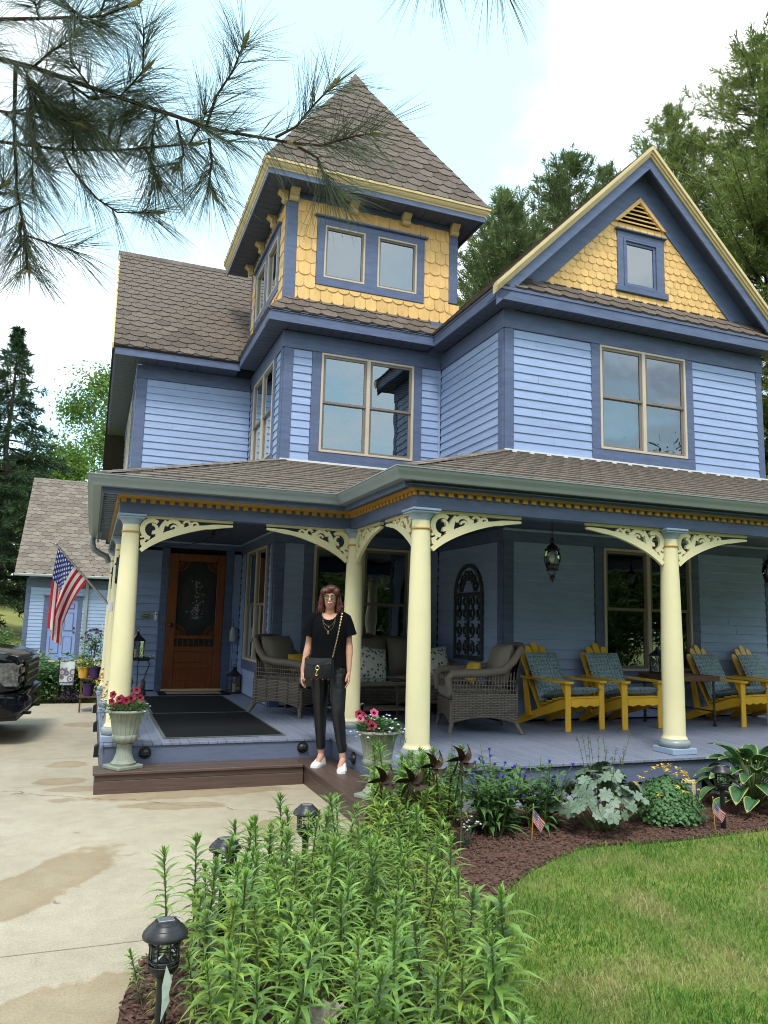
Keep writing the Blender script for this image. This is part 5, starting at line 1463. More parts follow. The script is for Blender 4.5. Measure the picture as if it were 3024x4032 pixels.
# ------------------------------------------------------------------ porch furniture
def pattern_mat(name, c1, c2, c3, sc, rot=.785, c4=None):
    """printed cloth: diamond lattice with small dark motifs"""
    m, nt, p = _new(name); L = nt.links.new
    t = _n(nt, 'ShaderNodeTexCoord'); mp = _n(nt, 'ShaderNodeMapping'); mp.inputs['Rotation'].default_value = (.0, .0, rot); mp.inputs['Scale'].default_value = (sc, sc, sc)
    L(t.outputs['UV'], mp.inputs[0])
    ck = _n(nt, 'ShaderNodeTexChecker'); ck.inputs['Scale'].default_value = 1.0; ck.inputs['Color1'].default_value = c1 + (1,); ck.inputs['Color2'].default_value = c2 + (1,); L(mp.outputs[0], ck.inputs['Vector'])
    vo = _n(nt, 'ShaderNodeTexVoronoi'); vo.inputs['Scale'].default_value = 1.6; L(mp.outputs[0], vo.inputs['Vector'])
    r = _n(nt, 'ShaderNodeValToRGB'); r.color_ramp.elements[0].position = .28; r.color_ramp.elements[1].position = .36; r.color_ramp.elements[0].color = (1, 1, 1, 1); r.color_ramp.elements[1].color = (0, 0, 0, 1); L(vo.outputs['Distance'], r.inputs[0])
    mx_ = _n(nt, 'ShaderNodeMix', data_type='RGBA'); L(r.outputs[0], mx_.inputs['Factor']); L(ck.outputs[0], mx_.inputs['A']); mx_.inputs['B'].default_value = c3 + (1,)
    o = mx_.outputs['Result']
    if c4:
        v2 = _n(nt, 'ShaderNodeTexVoronoi'); v2.inputs['Scale'].default_value = 1.1; v2.inputs['Randomness'].default_value = 1; L(mp.outputs[0], v2.inputs['Vector'])
        r2_ = _n(nt, 'ShaderNodeValToRGB'); r2_.color_ramp.elements[0].position = .2; r2_.color_ramp.elements[1].position = .3; r2_.color_ramp.elements[0].color = (1, 1, 1, 1); r2_.color_ramp.elements[1].color = (0, 0, 0, 1); L(v2.outputs['Distance'], r2_.inputs[0])
        m2 = _n(nt, 'ShaderNodeMix', data_type='RGBA'); L(r2_.outputs[0], m2.inputs['Factor']); L(o, m2.inputs['A']); m2.inputs['B'].default_value = c4 + (1,); o = m2.outputs['Result']
    L(o, p.inputs['Base Color']); p.inputs['Roughness'].default_value = .85
    MATS[name] = m
pattern_mat('cloth_teal', (.27, .36, .38), (.17, .25, .28), (.05, .065, .085), 26.0)
pattern_mat('cloth_floral', (.50, .49, .42), (.46, .46, .40), (.03, .07, .10), 13.0, .3, (.16, .17, .06))
def wicker_mat():
    m, nt, p = _new('wicker'); L = nt.links.new
    g = _n(nt, 'ShaderNodeNewGeometry'); s = _n(nt, 'ShaderNodeSeparateXYZ'); L(g.outputs['Position'], s.inputs[0])
    ad = _n(nt, 'ShaderNodeMath', operation='ADD'); L(s.outputs[0], ad.inputs[0]); L(s.outputs[1], ad.inputs[1])
    cb = _n(nt, 'ShaderNodeCombineXYZ'); L(ad.outputs[0], cb.inputs[0]); L(s.outputs[2], cb.inputs[1])
    br = _n(nt, 'ShaderNodeTexBrick'); br.inputs['Scale'].default_value = 7.5; br.inputs['Mortar Size'].default_value = .026; br.inputs['Mortar Smooth'].default_value = .6
    br.inputs['Brick Width'].default_value = .42; br.inputs['Row Height'].default_value = .13
    br.inputs['Color1'].default_value = (.185, .150, .118, 1); br.inputs['Color2'].default_value = (.115, .092, .073, 1); br.inputs['Mortar'].default_value = (.022, .018, .015, 1)
    L(cb.outputs[0], br.inputs['Vector']); L(br.outputs[0], p.inputs['Base Color'])
    b = _n(nt, 'ShaderNodeBump'); b.inputs['Strength'].default_value = .9; b.inputs['Distance'].default_value = .006; b.invert = True
    L(br.outputs['Fac'], b.inputs['Height']); L(b.outputs[0], p.inputs['Normal']); p.inputs['Roughness'].default_value = .6
    MATS['wicker'] = m
wicker_mat()
mat('wicker_cane', (0.14, 0.112, 0.088), 0.6, 0.25, 40, 0.4, 160)
mat('cushion_tan', (0.185, 0.165, 0.135), 0.9, 0.06, 6, 0.2, 200)
mat('cushion_yellow', (0.52, 0.33, 0.03), 0.85, 0.08, 8, 0.15, 150)
mat('rust_wood', (0.11, 0.055, 0.030), 0.7, 0.4, 6, 0.3, 60, stretch=(2, 12, 12))
mat('iron', (0.02, 0.02, 0.022), 0.6, 0.3, 12, 0.2)
mat('patina', (0.045, 0.055, 0.060), 0.75, 0.4, 16, 0.3, 70)
mat('candle', (0.74, 0.68, 0.50), 0.6, 0.04, 6, 0.0)
mat('rug', (0.012, 0.013, 0.015), 0.95, 0.5, 60, 0.9, 240, spec=.1)
mat('rug_edge', (0.09, 0.10, 0.09), 0.95, 0.3, 40, 0.5, 200)

def pillow_mesh(w_, h_, t_, name, m, nu=12, nv=12, pinch=.10):
    """stuffed rectangular cushion with UVs, lying in local x (w) and z (h), thickness along y"""
    vs, fs, uv = [], [], []
    for sd in (1, -1):
        for j in range(nv + 1):
            for i in range(nu + 1):
                a, b = i / nu * 2 - 1, j / nv * 2 - 1
                e = max(0, (1 - abs(a) ** 3.2)) ** .5 * max(0, (1 - abs(b) ** 3.2)) ** .5
                k = 1 - pinch * (1 - abs(a * b)) * (abs(a) ** 6 + abs(b) ** 6) * .5
                vs.append((a * w_ / 2 * k, sd * t_ / 2 * e, b * h_ / 2 * k)); uv.append(((a * .5 + .5) * w_, (b * .5 + .5) * h_))
    N_ = (nu + 1) * (nv + 1)
    for s_ in (0, 1):
        for j in range(nv):
            for i in range(nu):
                k = s_ * N_ + j * (nu + 1) + i; q = (k, k + 1, k + nu + 2, k + nu + 1); fs.append(q if s_ == 0 else q[::-1])
    me = bpy.data.meshes.new(name); me.from_pydata(vs, [], fs)
    ul = me.uv_layers.new(name='UVMap')
    for lp in me.loops: ul.data[lp.index].uv = uv[lp.vertex_index]
    me.polygons.foreach_set('use_smooth', [True] * len(me.polygons)); me.materials.append(MATS[m]); me.update()
    return me

# --- adirondack chairs
CHAIR_LAB = ['yellow slatted garden chair nearest the wicker armchair', 'yellow slatted garden chair partly hidden by the right porch column', 'yellow slatted garden chair right of the rustic side table', 'yellow slatted garden chair cut off by the right picture edge']
def adirondack():
    o = thing('garden_chair', CHAIR_LAB[0], 'chair', group='yellow chairs along the porch wall')
    def bx(name, a, b, M_=None, c=.006): MB().box(a, b, c, M_).build(name, 'yellow_paint', o)
    for s_ in (-1, 1):
        bx('front_leg', (s_ * .295 - .045, -.44, 0), (s_ * .295 + .045, -.415, .535))
        br = MB(); br.prism([(s_ * .295 - .011, -.414, .53), (s_ * .295 - .011, -.32, .53), (s_ * .295 - .011, -.36, .44), (s_ * .295 - .011, -.414, .33)], (.022, 0, 0)); br.build('arm_brace', 'yellow_paint', o)
        # stringer from the seat front down to the rear foot
        pr = [(-.415, .355), (-.415, .265), (-.30, .235), (.10, .115), (.40, .0), (.46, .0), (.47, .04), (.38, .105), (.10, .205), (-.20, .315), (-.30, .345)]
        MB().prism([(s_ * .245 - .011, y, z) for y, z in pr], (.022, 0, 0)).build('stringer', 'yellow_paint', o)
        MB().prism([(s_ * .275 - .011, .20, .12), (s_ * .275 - .011, .285, .10), (s_ * .275 - .011, .345, .55), (s_ * .275 - .011, .28, .55)], (.022, 0, 0)).build('back_post', 'yellow_paint', o)
        am = [(-.47, -.055), (-.49, -.02), (-.485, .05), (-.45, .07), (-.1, .075), (.2, .04), (.37, .015), (.38, -.045), (.1, -.045), (-.2, -.05)]
        MB().prism([(s_ * (.285 + x), y, .536 + (y + .45) * .02) for y, x in am], (0, 0, .024)).build('arm', 'yellow_paint', o)
    ap = [(-.245, .36), (.245, .36), (.245, .28)] + [(.245 - .49 * k / 12, .275 + .010 * math.cos(k * PI / 2)) for k in range(1, 12)] + [(-.245, .28)]
    MB().prism([(x, -.44 + .003, z) for x, z in ap], (0, .022, 0)).build('apron', 'yellow_paint', o)
    for k in range(5):
        y = -.43 + k * .098; z = .36 - max(0, y + .30) * .34
        bx('seat_slat', (-.27, 0, 0), (.27, .088, .02), Matrix.Translation((0, y, z + .002)) @ Matrix.Rotation(-.16 if k else 0, 4, 'X'))
    tops = [.95, 1.03, 1.08, 1.03, .95]
    for k in range(5):
        x0 = (k - 2) * .107; sp = (k - 2) * .018
        t_ = tops[k] - .22; hw = .0525
        pl = [(-hw * .8, 0), (hw * .8, 0), (hw, t_ - .05)] + [(hw * math.cos(a), t_ - .05 + .06 * math.sin(a)) for a in (PI / 6, PI / 3, PI / 2, 2 * PI / 3, 5 * PI / 6)] + [(-hw, t_ - .05)]
        M_ = Matrix.Translation((x0, .07, .19)) @ Matrix.Rotation(-.44, 4, 'X') @ Matrix.Rotation(sp * 1.4, 4, 'Y')
        MB().prism([(x, 0, z) for x, z in pl], (0, .02, 0), M_).build('back_slat', 'yellow_paint', o)
    bx('back_rail', (-.30, .30, .49), (.30, .33, .535)); bx('back_rail', (-.25, .095, .16), (.25, .115, .22))
    return o
ch = adirondack()
def chair_cushion():
    o = thing('chair_cushion', 'x', 'cushion', group='teal patterned cushions')
    link('seat_pad', pillow_mesh(.54, .50, .10, 'seat_pad', 'cloth_teal', 12, 10, .03), o, Matrix.Translation((0, -.215, .412)) @ Matrix.Rotation(PI / 2 - .20, 4, 'X'))
    link('back_pad', pillow_mesh(.56, .62, .10, 'back_pad', 'cloth_teal', 12, 12, .03), o, Matrix.Translation((0, .175, .575)) @ Matrix.Rotation(-.44, 4, 'X'))
    for s_ in (-1, 1):
        t = MB(); t.tube([(s_ * .24, .26, .72), (s_ * .265, .25, .69), (s_ * .26, .24, .60)], .006, 5); t.tube([(s_ * .24, .26, .72), (s_ * .285, .28, .73), (s_ * .28, .26, .66)], .005, 5); t.build('tie', 'cloth_teal', o)
        t = MB(); t.tube([(s_ * .24, .03, .36), (s_ * .27, .06, .33), (s_ * .27, .07, .26)], .006, 5); t.build('tie', 'cloth_teal', o)
    return o
cu_ = chair_cushion()
CPOS = [(5.14, 7.72, .20), (5.98, 7.72, .06), (7.60, 7.68, .20), (8.38, 7.70, .15)]
CUSH = ['teal patterned cushion on the garden chair nearest the wicker armchair', 'teal patterned cushion on the garden chair behind the right porch column', 'teal patterned cushion on the garden chair right of the rustic table', 'teal patterned cushion on the garden chair at the right picture edge']
for k, (x, y, rz) in enumerate(CPOS):
    for proto, lab in ((ch, CHAIR_LAB), (cu_, CUSH)):
        if k == 0: proto.location = (x, y, FLOOR); proto.rotation_euler = (0, 0, rz); proto['label'] = lab[0]; proto.scale = (.90, .95, .97)
        else: dup(proto, (x, y, FLOOR), rz, lab[k])
# --- rustic side table with turned iron legs, lantern on it
tb = thing('side_table', 'rustic plank side table with turned black legs between the yellow chairs', 'table', (6.80, 7.62, FLOOR))
for k in range(4): MB().box((-.33, -.34 + k * .17, .535), (.33, -.174 + k * .17, .60), .006).build('plank', 'rust_wood', tb)
lp = [(.012, .0), (.026, .006), (.026, .02), (.012, .03), (.014, .05), (.024, .075), (.014, .10), (.012, .11), (.022, .13), (.012, .15), (.013, .34), (.02, .36), (.013, .38), (.013, .535)]
for sx in (-.28, .28):
    for sy in (-.28, .28): MB().lathe(lp, 12, (sx, sy, 0)).build('leg', 'iron', tb, smooth=True)
for sx in (-.28, .28): MB().box((sx - .012, -.27, .17), (sx + .012, .27, .185), .003).build('stretcher', 'iron', tb)
MB().box((-.27, -.012, .1701), (.27, .012, .1851), .003).build('stretcher', 'iron', tb)
def lantern(name, label, loc, w_, h_, roofm='black_metal', group=None, rz=.3):
    o = thing(name, label, 'lantern', loc, rz, group)
    hw = w_ / 2
    MB().box((-hw * 1.15, -hw * 1.15, 0), (hw * 1.15, hw * 1.15, h_ * .06), .004).build('base', roofm, o)
    for sx in (-1, 1):
        for sy in (-1, 1): MB().box((sx * hw - .006, sy * hw - .006, h_ * .06), (sx * hw + .006, sy * hw + .006, h_ * .62)).build('post', roofm, o)
    for k in range(4):
        M_ = Matrix.Rotation(k * PI / 2, 4, 'Z'); g_ = MB()
        for j in range(5):
            a = -hw + 2 * hw * j / 5
            g_.tube([M_ @ Vector((a, -hw, h_ * .08)), M_ @ Vector((min(hw, a + w_ * .6), -hw, h_ * .60))], .002, 4); g_.tube([M_ @ Vector((-a, -hw - .003, h_ * .08)), M_ @ Vector((max(-hw, -a - w_ * .6), -hw - .003, h_ * .60))], .002, 4)
        g_.build('grille', roofm, o)
        MB().add([M_ @ Vector(q) for q in ((-hw, -hw + .004, h_ * .06), (hw, -hw + .004, h_ * .06), (hw, -hw + .004, h_ * .62), (-hw, -hw + .004, h_ * .62))], [(0, 1, 2, 3)]).build('pane', 'glass_clear', o, recalc=False)
    MB().lathe([(hw * 1.7, h_ * .61), (hw * 1.7, h_ * .64), (hw * 1.15, h_ * .72), (hw * .55, h_ * .82), (hw * .4, h_ * .84), (hw * .4, h_ * .9), (hw * .15, h_ * .94), (.005, h_ * .95)], 4, M=Matrix.Rotation(PI / 4, 4, 'Z')).build('roof', roofm, o)
    rg_ = MB(); rg_.tube([(.03 * math.cos(a), 0, h_ * .97 + .03 * math.sin(a)) for a in np.linspace(0, 2 * PI, 13)], .004, 6, cap=False); rg_.build('ring', roofm, o)
    MB().lathe([(.0, h_ * .06), (.034, h_ * .06), (.034, h_ * .33), (.03, h_ * .34), (.0, h_ * .34)], 14, cap=False).build('candle', 'candle', o, smooth=True)
    return o
lantern('candle_lantern', 'black candle lantern standing on the rustic side table', (6.58, 7.72, FLOOR + .602), .13, .34)
lantern('candle_lantern', 'black wire candle lantern on the porch floor right of the front door', (2.13, 11.98, FLOOR), .15, .42)

# --- wicker seating
def wicker_seat(name, label, W_, D_, loc, rz, cat='armchair', cushions=1):
    o = thing(name, label, cat, loc, rz)
    hw, hd = W_ / 2, D_ / 2       # front at -y
    for sx in (-1, 1):
        for sy in (-1, 1):
            t = MB(); t.tube([(sx * (hw - .05), sy * (hd - .05), .32), (sx * (hw - .045), sy * (hd - .045), .12), (sx * (hw - .02 + (.02 if sy > 0 else 0)), sy * (hd - .02) + (.04 if sy > 0 else 0), 0)], [.030, .026, .020], 10); t.build('leg', 'wicker_cane', o, smooth=True)
    # aprons with an arched lower edge
    def apron(p0, p1, nm, top=.40):
        p0, p1 = Vector(p0), Vector(p1); n_ = 12; d = (p1 - p0); nn = Vector((d.y, -d.x, 0)).normalized() * .014
        top_ = [p0 + d * (k / n_) + Vector((0, 0, top)) for k in range(n_ + 1)]; bot = [p0 + d * (k / n_) + Vector((0, 0, .125 + .06 * math.sin(PI * k / n_))) for k in range(n_ + 1)]
        m_ = MB(); vs = []
        for k in range(n_ + 1): vs += [top_[k] + nn, bot[k] + nn, bot[k] - nn, top_[k] - nn]
        fs = []
        for k in range(n_):
            for j in range(4): fs.append((4 * k + j, 4 * k + (j + 1) % 4, 4 * k + 4 + (j + 1) % 4, 4 * k + 4 + j))
        m_.add(vs, fs + [(0, 1, 2, 3), (4 * n_, 4 * n_ + 3, 4 * n_ + 2, 4 * n_ + 1)]); m_.build(nm, 'wicker', o)
        t = MB(); t.tube([q + Vector((0, 0, -.004)) for q in bot], .015, 8); t.build('apron_edge', 'wicker_cane', o, smooth=True)
    apron((-hw + .04, -hd + .03, 0), (hw - .04, -hd + .03, 0), 'front_apron', .34)
    for sx in (-1, 1): apron((sx * (hw - .025), -hd + .04, 0), (sx * (hw - .025), hd - .03, 0), 'side_panel', .42)
    apron((-hw + .04, hd - .03, 0), (hw - .04, hd - .03, 0), 'back_panel', .5)
    for sx in (-1, 1):
        ap = [(sx * (hw - .03), -hd + .02, .40), (sx * (hw - .03), -hd + .0, .56), (sx * (hw - .025), -hd + .04, .615), (sx * (hw - .02), -hd + .2, .625), (sx * (hw - .02), 0, .63), (sx * (hw - .03), hd - .18, .66), (sx * (hw - .06), hd - .06, .76), (sx * (hw - .10), hd + .04, .90)]
        t = MB(); t.tube(ap, [.035, .04, .045, .046, .046, .045, .042, .036], 10); t.build('arm', 'wicker_cane', o, smooth=True)
        lt_ = MB(); y = -hd + .06
        while y < hd - .06:
            lt_.tube([(sx * (hw - .025), y, .41), (sx * (hw - .022), y + .01, .61 + max(0, y - hd + .2) * .3)], .0055, 5); y += .034
        for z in (.455, .50, .55): lt_.tube([(sx * (hw - .022), -hd + .02, z), (sx * (hw - .022), hd - .05, z)], .005, 5)
        lt_.build('arm_lattice', 'wicker_cane', o, kind='stuff')
    # woven back, curved
    n_ = 14; vs = []; fs = []
    for k in range(n_ + 1):
        a = k / n_ * 2 - 1; x = a * (hw - .07); yb = hd - .03 - .06 * abs(a) ** 2.5
        for z, dy in ((.40, 0), (.62, .035), (.82, .085), (.92 - .05 * abs(a) ** 3, .11)):
            vs += [(x, yb + dy, z), (x, yb + dy + .03, z)]
    for k in range(n_):
        for j in range(3):
            b = k * 8 + j * 2; c_ = b + 8
            fs += [(b, b + 2, c_ + 2, c_), (b + 1, c_ + 1, c_ + 3, b + 3)]
        fs.append((k * 8 + 6, k * 8 + 7, k * 8 + 15, k * 8 + 14))
    MB().add(vs, fs).build('backrest', 'wicker', o, smooth=True, recalc=False)
    t = MB(); t.tube([((k / n_ * 2 - 1) * (hw - .07), hd - .03 - .06 * abs(k / n_ * 2 - 1) ** 2.5 + .125, .925 - .05 * abs(k / n_ * 2 - 1) ** 3) for k in range(n_ + 1)], .032, 9); t.build('back_roll', 'wicker_cane', o, smooth=True)
    cw = (W_ - .16) / cushions
    for k in range(cushions):
        x = -(W_ - .16) / 2 + cw * (k + .5)
        MB().box((x - cw / 2 + .004, -hd + .01, .345), (x + cw / 2 - .004, hd - .09, .465), .028).build('seat_cushion', 'cushion_tan', o, smooth=True)
        link('back_cushion', pillow_mesh(cw - .01, .50, .22, 'back_cushion', 'cushion_tan', 12, 12, .05), o, Matrix.Translation((x, hd - .13, .69)) @ Matrix.Rotation(-.26, 4, 'X'))
    return o
wicker_seat('wicker_armchair', 'wicker armchair with tan cushions to the right of the white flower urn', .74, .78, (4.04, 7.66, FLOOR), rad(-104))
wicker_seat('wicker_armchair', 'wicker armchair behind the woman beside the tower corner', .74, .78, (2.42, 9.40, FLOOR), rad(38))
wicker_seat('wicker_sofa', 'wicker two-seat sofa with tan cushions in the dark porch corner', 1.46, .82, (3.72, 9.30, FLOOR), 0, 'sofa', 2)
def pillow(label, w_, h_, t_, m, loc, rot, group=None):
    o = link('throw_pillow', pillow_mesh(w_, h_, t_, 'throw_pillow', m), None, label=label, category='pillow'); o.location = loc; o.rotation_euler = rot
    if group: o['group'] = group
    return o
pillow('cream floral throw pillow left on the sofa behind the coffee table', .44, .42, .16, 'cloth_floral', (3.28, 9.00, .99), (-.35, .15, .15), 'floral pillows')
pillow('cream floral throw pillow on the sofa seen right of the front column', .44, .42, .16, 'cloth_floral', (4.12, 9.00, .99), (-.35, -.12, -.1), 'floral pillows')
pillow('mustard lumbar pillow in the wicker armchair behind the urn', .42, .24, .12, 'cushion_yellow', (4.02, 7.72, .97), (-.3, 0, rad(-104)))
pillow('mustard lumbar pillow in the wicker armchair behind the woman', .42, .24, .12, 'cushion_yellow', (2.46, 9.30, .97), (-.3, 0, rad(38)))
ct_ = thing('coffee_table', 'low wicker coffee table with a glass top in front of the sofa', 'table', (3.05, 8.42, FLOOR))
MB().box((-.48, -.27, .44), (.48, .27, .47), .008).build('top', 'wicker', ct_); MB().box((-.45, -.24, .4705), (.45, .24, .478), .002).build('glass_top', 'glass', ct_)
for sx in (-1, 1):
    for sy in (-1, 1):
        t = MB(); t.tube([(sx * .44, sy * .23, .44), (sx * .47, sy * .25, 0)], .018, 8); t.build('leg', 'wicker_cane', ct_, smooth=True)
MB().box((-.44, -.22, .15), (.44, .22, .165), .004).build('shelf', 'wicker', ct_)
hv = thing('hurricane_candle', 'cream pillar candle in a clear glass cylinder behind the right urn', 'candle', (2.75, 8.0, FLOOR))
MB().lathe([(.0, .0), (.05, .0), (.05, .17), (.046, .175), (.0, .17)], 18, cap=False).build('candle', 'candle', hv, smooth=True)
MB().lathe([(.085, .0), (.09, .08), (.082, .18), (.09, .26)], 24, cap=False).build('glass_cylinder', 'glass_clear', hv, smooth=True)
# --- mats
def rugm(label, x0, x1, y0, y1, name='floor_mat'):
    o = thing(name, label, 'mat', ((x0 + x1) / 2, (y0 + y1) / 2, FLOOR)); a, b = (x1 - x0) / 2, (y1 - y0) / 2
    MB().box((-a, -b, .001), (a, b, .008), .002).build('border', 'rug_edge', o); MB().box((-a + .03, -b + .03, .0085), (a - .03, b - .03, .013), .002).build('pile', 'rug', o)
    return o
rugm('black ribbed floor mat nearest the porch steps', .72, 1.90, 7.62, 9.52); rugm('black ribbed floor mat nearer the front door', .74, 1.90, 9.56, 11.55)
dmat = thing('doormat', 'printed doormat with dark border at the front door', 'mat', (1.53, 12.02, FLOOR))
mat('doormat_print', (0.30, 0.20, 0.17), 0.95, 0.5, 14, 0.4, 120)
MB().box((-.52, -.30, .001), (.52, .28, .010), .003).build('border', 'rug', dmat); MB().box((-.40, -.19, .0105), (.40, .19, .014), .002).build('print', 'doormat_print', dmat)
# ------------------------------------------------------------------ porch fittings and yard ornaments
# carriage lanterns hung from the ceiling
def carriage(label, x, y, ztop, hang=True):
    o = thing('hanging_lantern', label, 'lantern', (x, y, ztop), .3, 'lanterns hung under the porch roof')
    z0 = -.70
    hexa = lambda prof, nm, m, sm=False: MB().lathe(prof, 6, (0, 0, z0)).build(nm, m, o, smooth=sm)
    if hang:
        for k in range(9):
            t = MB(); zc = -.012 - k * .026; a = (k % 2) * PI / 2
            t.tube([(math.cos(a) * .007 * math.cos(q), math.sin(a) * .007 * math.cos(q), zc + .016 * math.sin(q)) for q in np.linspace(0, 2 * PI, 9)], .0022, 5, cap=False); t.build('chain_link', 'black_metal', o)
        MB().lathe([(.03, -.002), (.03, -.012), (.01, -.02)], 12).build('ceiling_hook', 'black_metal', o)
    MB().lathe([(.008, .455), (.02, .44), (.024, .42), (.018, .395), (.026, .385), (.03, .375)], 12, (0, 0, z0)).build('finial', 'black_metal', o, smooth=True)
    hexa([(.03, .375), (.045, .372), (.065, .335), (.085, .33), (.088, .322), (.07, .31)], 'roof', 'black_metal')
    MB().lathe([(.066, .312), (.083, .26), (.085, .23), (.077, .19), (.066, .165)], 6, (0, 0, z0), cap=False).build('glass', 'glass_clear', o)
    for k in range(6):
        a = k * PI / 3; t = MB(); t.tube([(r_ * math.cos(a), r_ * math.sin(a), z0 + z) for r_, z in ((.068, .312), (.085, .26), (.087, .23), (.079, .19), (.068, .165))], .004, 5); t.build('rib', 'black_metal', o)
    hexa([(.074, .166), (.076, .155), (.058, .12), (.068, .108), (.066, .10), (.03, .095)], 'gallery', 'black_metal')
    for k in range(3):
        a = k * 2 * PI / 3; t = MB(); t.tube([(.05 * math.cos(a), .05 * math.sin(a), z0 + .098), (.045 * math.cos(a), .045 * math.sin(a), z0 + .07), (.02 * math.cos(a), .02 * math.sin(a), z0 + .05)], .004, 5); t.build('scroll', 'black_metal', o)
    MB().lathe([(.016, .052), (.022, .045), (.03, .03), (.024, .01), (.012, .004), (.016, -.004), (.006, -.016), (.001, -.028)], 12, (0, 0, z0)).build('drop', 'black_metal', o, smooth=True)
    MB().lathe([(.001, .28), (.02, .27), (.03, .245), (.028, .21), (.014, .18), (.012, .165)], 12, (0, 0, z0)).build('bulb', 'white', o, smooth=True)
    return o
carriage('black carriage lantern hanging between the two right porch columns', 4.55, 6.93, 2.687)
carriage('black carriage lantern hanging at the right picture edge', 7.62, 6.93, 2.687)
def sconce(x, y, z, label):
    o = thing('wall_lantern', label, 'lantern', (x, y, z), -PI / 2, 'lanterns on the side columns')
    t = MB(); t.tube([(.0, 0, .16), (.05, 0, .20), (.10, 0, .17), (.12, 0, .12)], .006, 6); t.tube([(0, 0, -.10), (.03, 0, -.13), (.06, 0, -.08)], .005, 6); t.build('arm', 'black_metal', o, smooth=True)
    MB().box((-.012, -.03, -.14), (.0, .03, .18), .004).build('back_plate', 'black_metal', o)
    MB().lathe([(.01, .13), (.03, .12), (.06, .085), (.055, .075)], 6, (.12, 0, 0)).build('roof', 'black_metal', o)
    MB().lathe([(.045, .078), (.055, .03), (.035, -.06)], 6, (.12, 0, 0), cap=False).build('glass', 'glass_clear', o); MB().lathe([(.036, -.06), (.038, -.075), (.012, -.10), (.001, -.12)], 6, (.12, 0, 0)).build('drop', 'black_metal', o)
sconce(.27, 9.80, 2.02, 'black wall lantern on the second side column'); sconce(.27, 11.90, 2.02, 'black wall lantern on the rear side column')
# string-light wires on the ceiling
cl_ = thing('ceiling_light', 'flat black ceiling light over the entry mats', 'light', (1.45, 10.3, ZC))
MB().lathe([(.14, -.007), (.15, -.016), (.14, -.022), (.05, -.028), (.03, -.05), (.03, -.09), (.05, -.10)], 24).build('plate', 'black_metal', cl_, smooth=True)
wr = MB(); wr.tube([(1.44, 10.3, 2.58), (1.35, 10.5, 2.52), (1.15, 10.8, 2.485), (.95, 11.1, 2.49), (.75, 11.4, 2.53), (.6, 11.7, 2.60)], .006, 5)
wr.build('hanging_wire', 'black', None, label='thin black wire sagging under the entry ceiling', category='wire')
wr = MB(); wr.tube([(5.95, 6.2, 2.60), (5.8, 6.15, 2.52), (5.6, 6.12, 2.475), (5.45, 6.1, 2.47), (5.30, 6.06, 2.49), (5.25, 6.0, 2.52)], .006, 5)
wr.build('hanging_wire', 'black', None, label='thin black wire sagging beside the right porch column', category='wire')
# arched iron panel on the side wall
ip = thing('iron_panel', 'arched patinated iron wall panel with scrollwork in the dark porch corner', 'wall decoration', (XW - .03, 9.09, 1.06))
fl_ = lambda u, v, d: Vector((-d, u, v))
m_ = MB(); hw = .385
m_.ribbon([(-hw, 0), (-hw, .83)] + [(-hw * math.cos(a), .83 + .385 * math.sin(a)) for a in np.linspace(.1, PI - .1, 14)] + [(hw, .83), (hw, 0), (-hw, 0)], .045, .03, fl_); m_.ribbon([(-hw, .83), (hw, .83)], .05, .034, fl_); m_.ribbon([(0, 0), (0, .83)], .035, .032, fl_); m_.ribbon([(-hw, 0.02), (hw, .02)], .04, .033, fl_)
m_.build('frame', 'patina', ip)
sc_ = MB(); q = 0
for cx in (-.28, -.10, .10, .28):
    for cv in (.14, .36, .58, .74):
        for s_ in (-1, 1):
            q += 1; sc_.ribbon(arc(cx, cv, .085, .02, s_ * PI / 2, s_ * PI / 2 + s_ * 1.8 * PI, 14), .018, .018 + .0004 * (q % 7), fl_)
for a in np.linspace(.35, PI - .35, 6):
    for s_ in (-1, 1): q += 1; sc_.ribbon(arc(-.23 * math.cos(a), .86 + .21 * math.sin(a), .075, .018, a, a + s_ * 1.8 * PI, 12), .018, .018 + .0004 * (q % 7), fl_)
sc_.build('scrollwork', 'patina', ip)
# plaque and bell
pq = thing('house_plaque', 'small oval green house plaque left of the door', 'sign', (.80, YL - .02, 1.50))
mat('plaque_green', (0.10, 0.14, 0.08), 0.6, 0.2, 20, 0.1)
MB().lathe([(.001, 0), (1, 0), (1, .012), (.92, .016), (.001, .016)], 28, M=Matrix.Rotation(PI / 2, 4, 'X') @ Matrix.Diagonal((.095, .045, 1, 1))).build('oval_plate', 'plaque_green', pq)
MB().lathe([(.86, .0165), (.80, .019), (.76, .0165)], 28, M=Matrix.Rotation(PI / 2, 4, 'X') @ Matrix.Diagonal((.095, .045, 1, 1)), cap=False).build('rim_line', 'cream', pq)
for k in range(3):
    t = MB(); t.tube([(-.03 + k * .025 + .007 * math.cos(a), -.019, .008 * math.sin(a) + .004) for a in np.linspace(.3 * k, 5 + .4 * k, 8)], .0018, 4); t.build('numeral', 'cream', pq)
db_ = thing('doorbell', 'white doorbell camera beside the door casing', 'doorbell', (.95, YL - .021, 1.50))
MB().box((-.022, -.022, -.065), (.022, 0, .065), .006).build('body', 'white', db_); MB().lathe([(.001, 0), (.012, 0), (.012, .006), (.001, .007)], 12, M=Matrix.Translation((0, -.022, .03)) @ Matrix.Rotation(PI / 2, 4, 'X')).build('lens', 'black', db_)
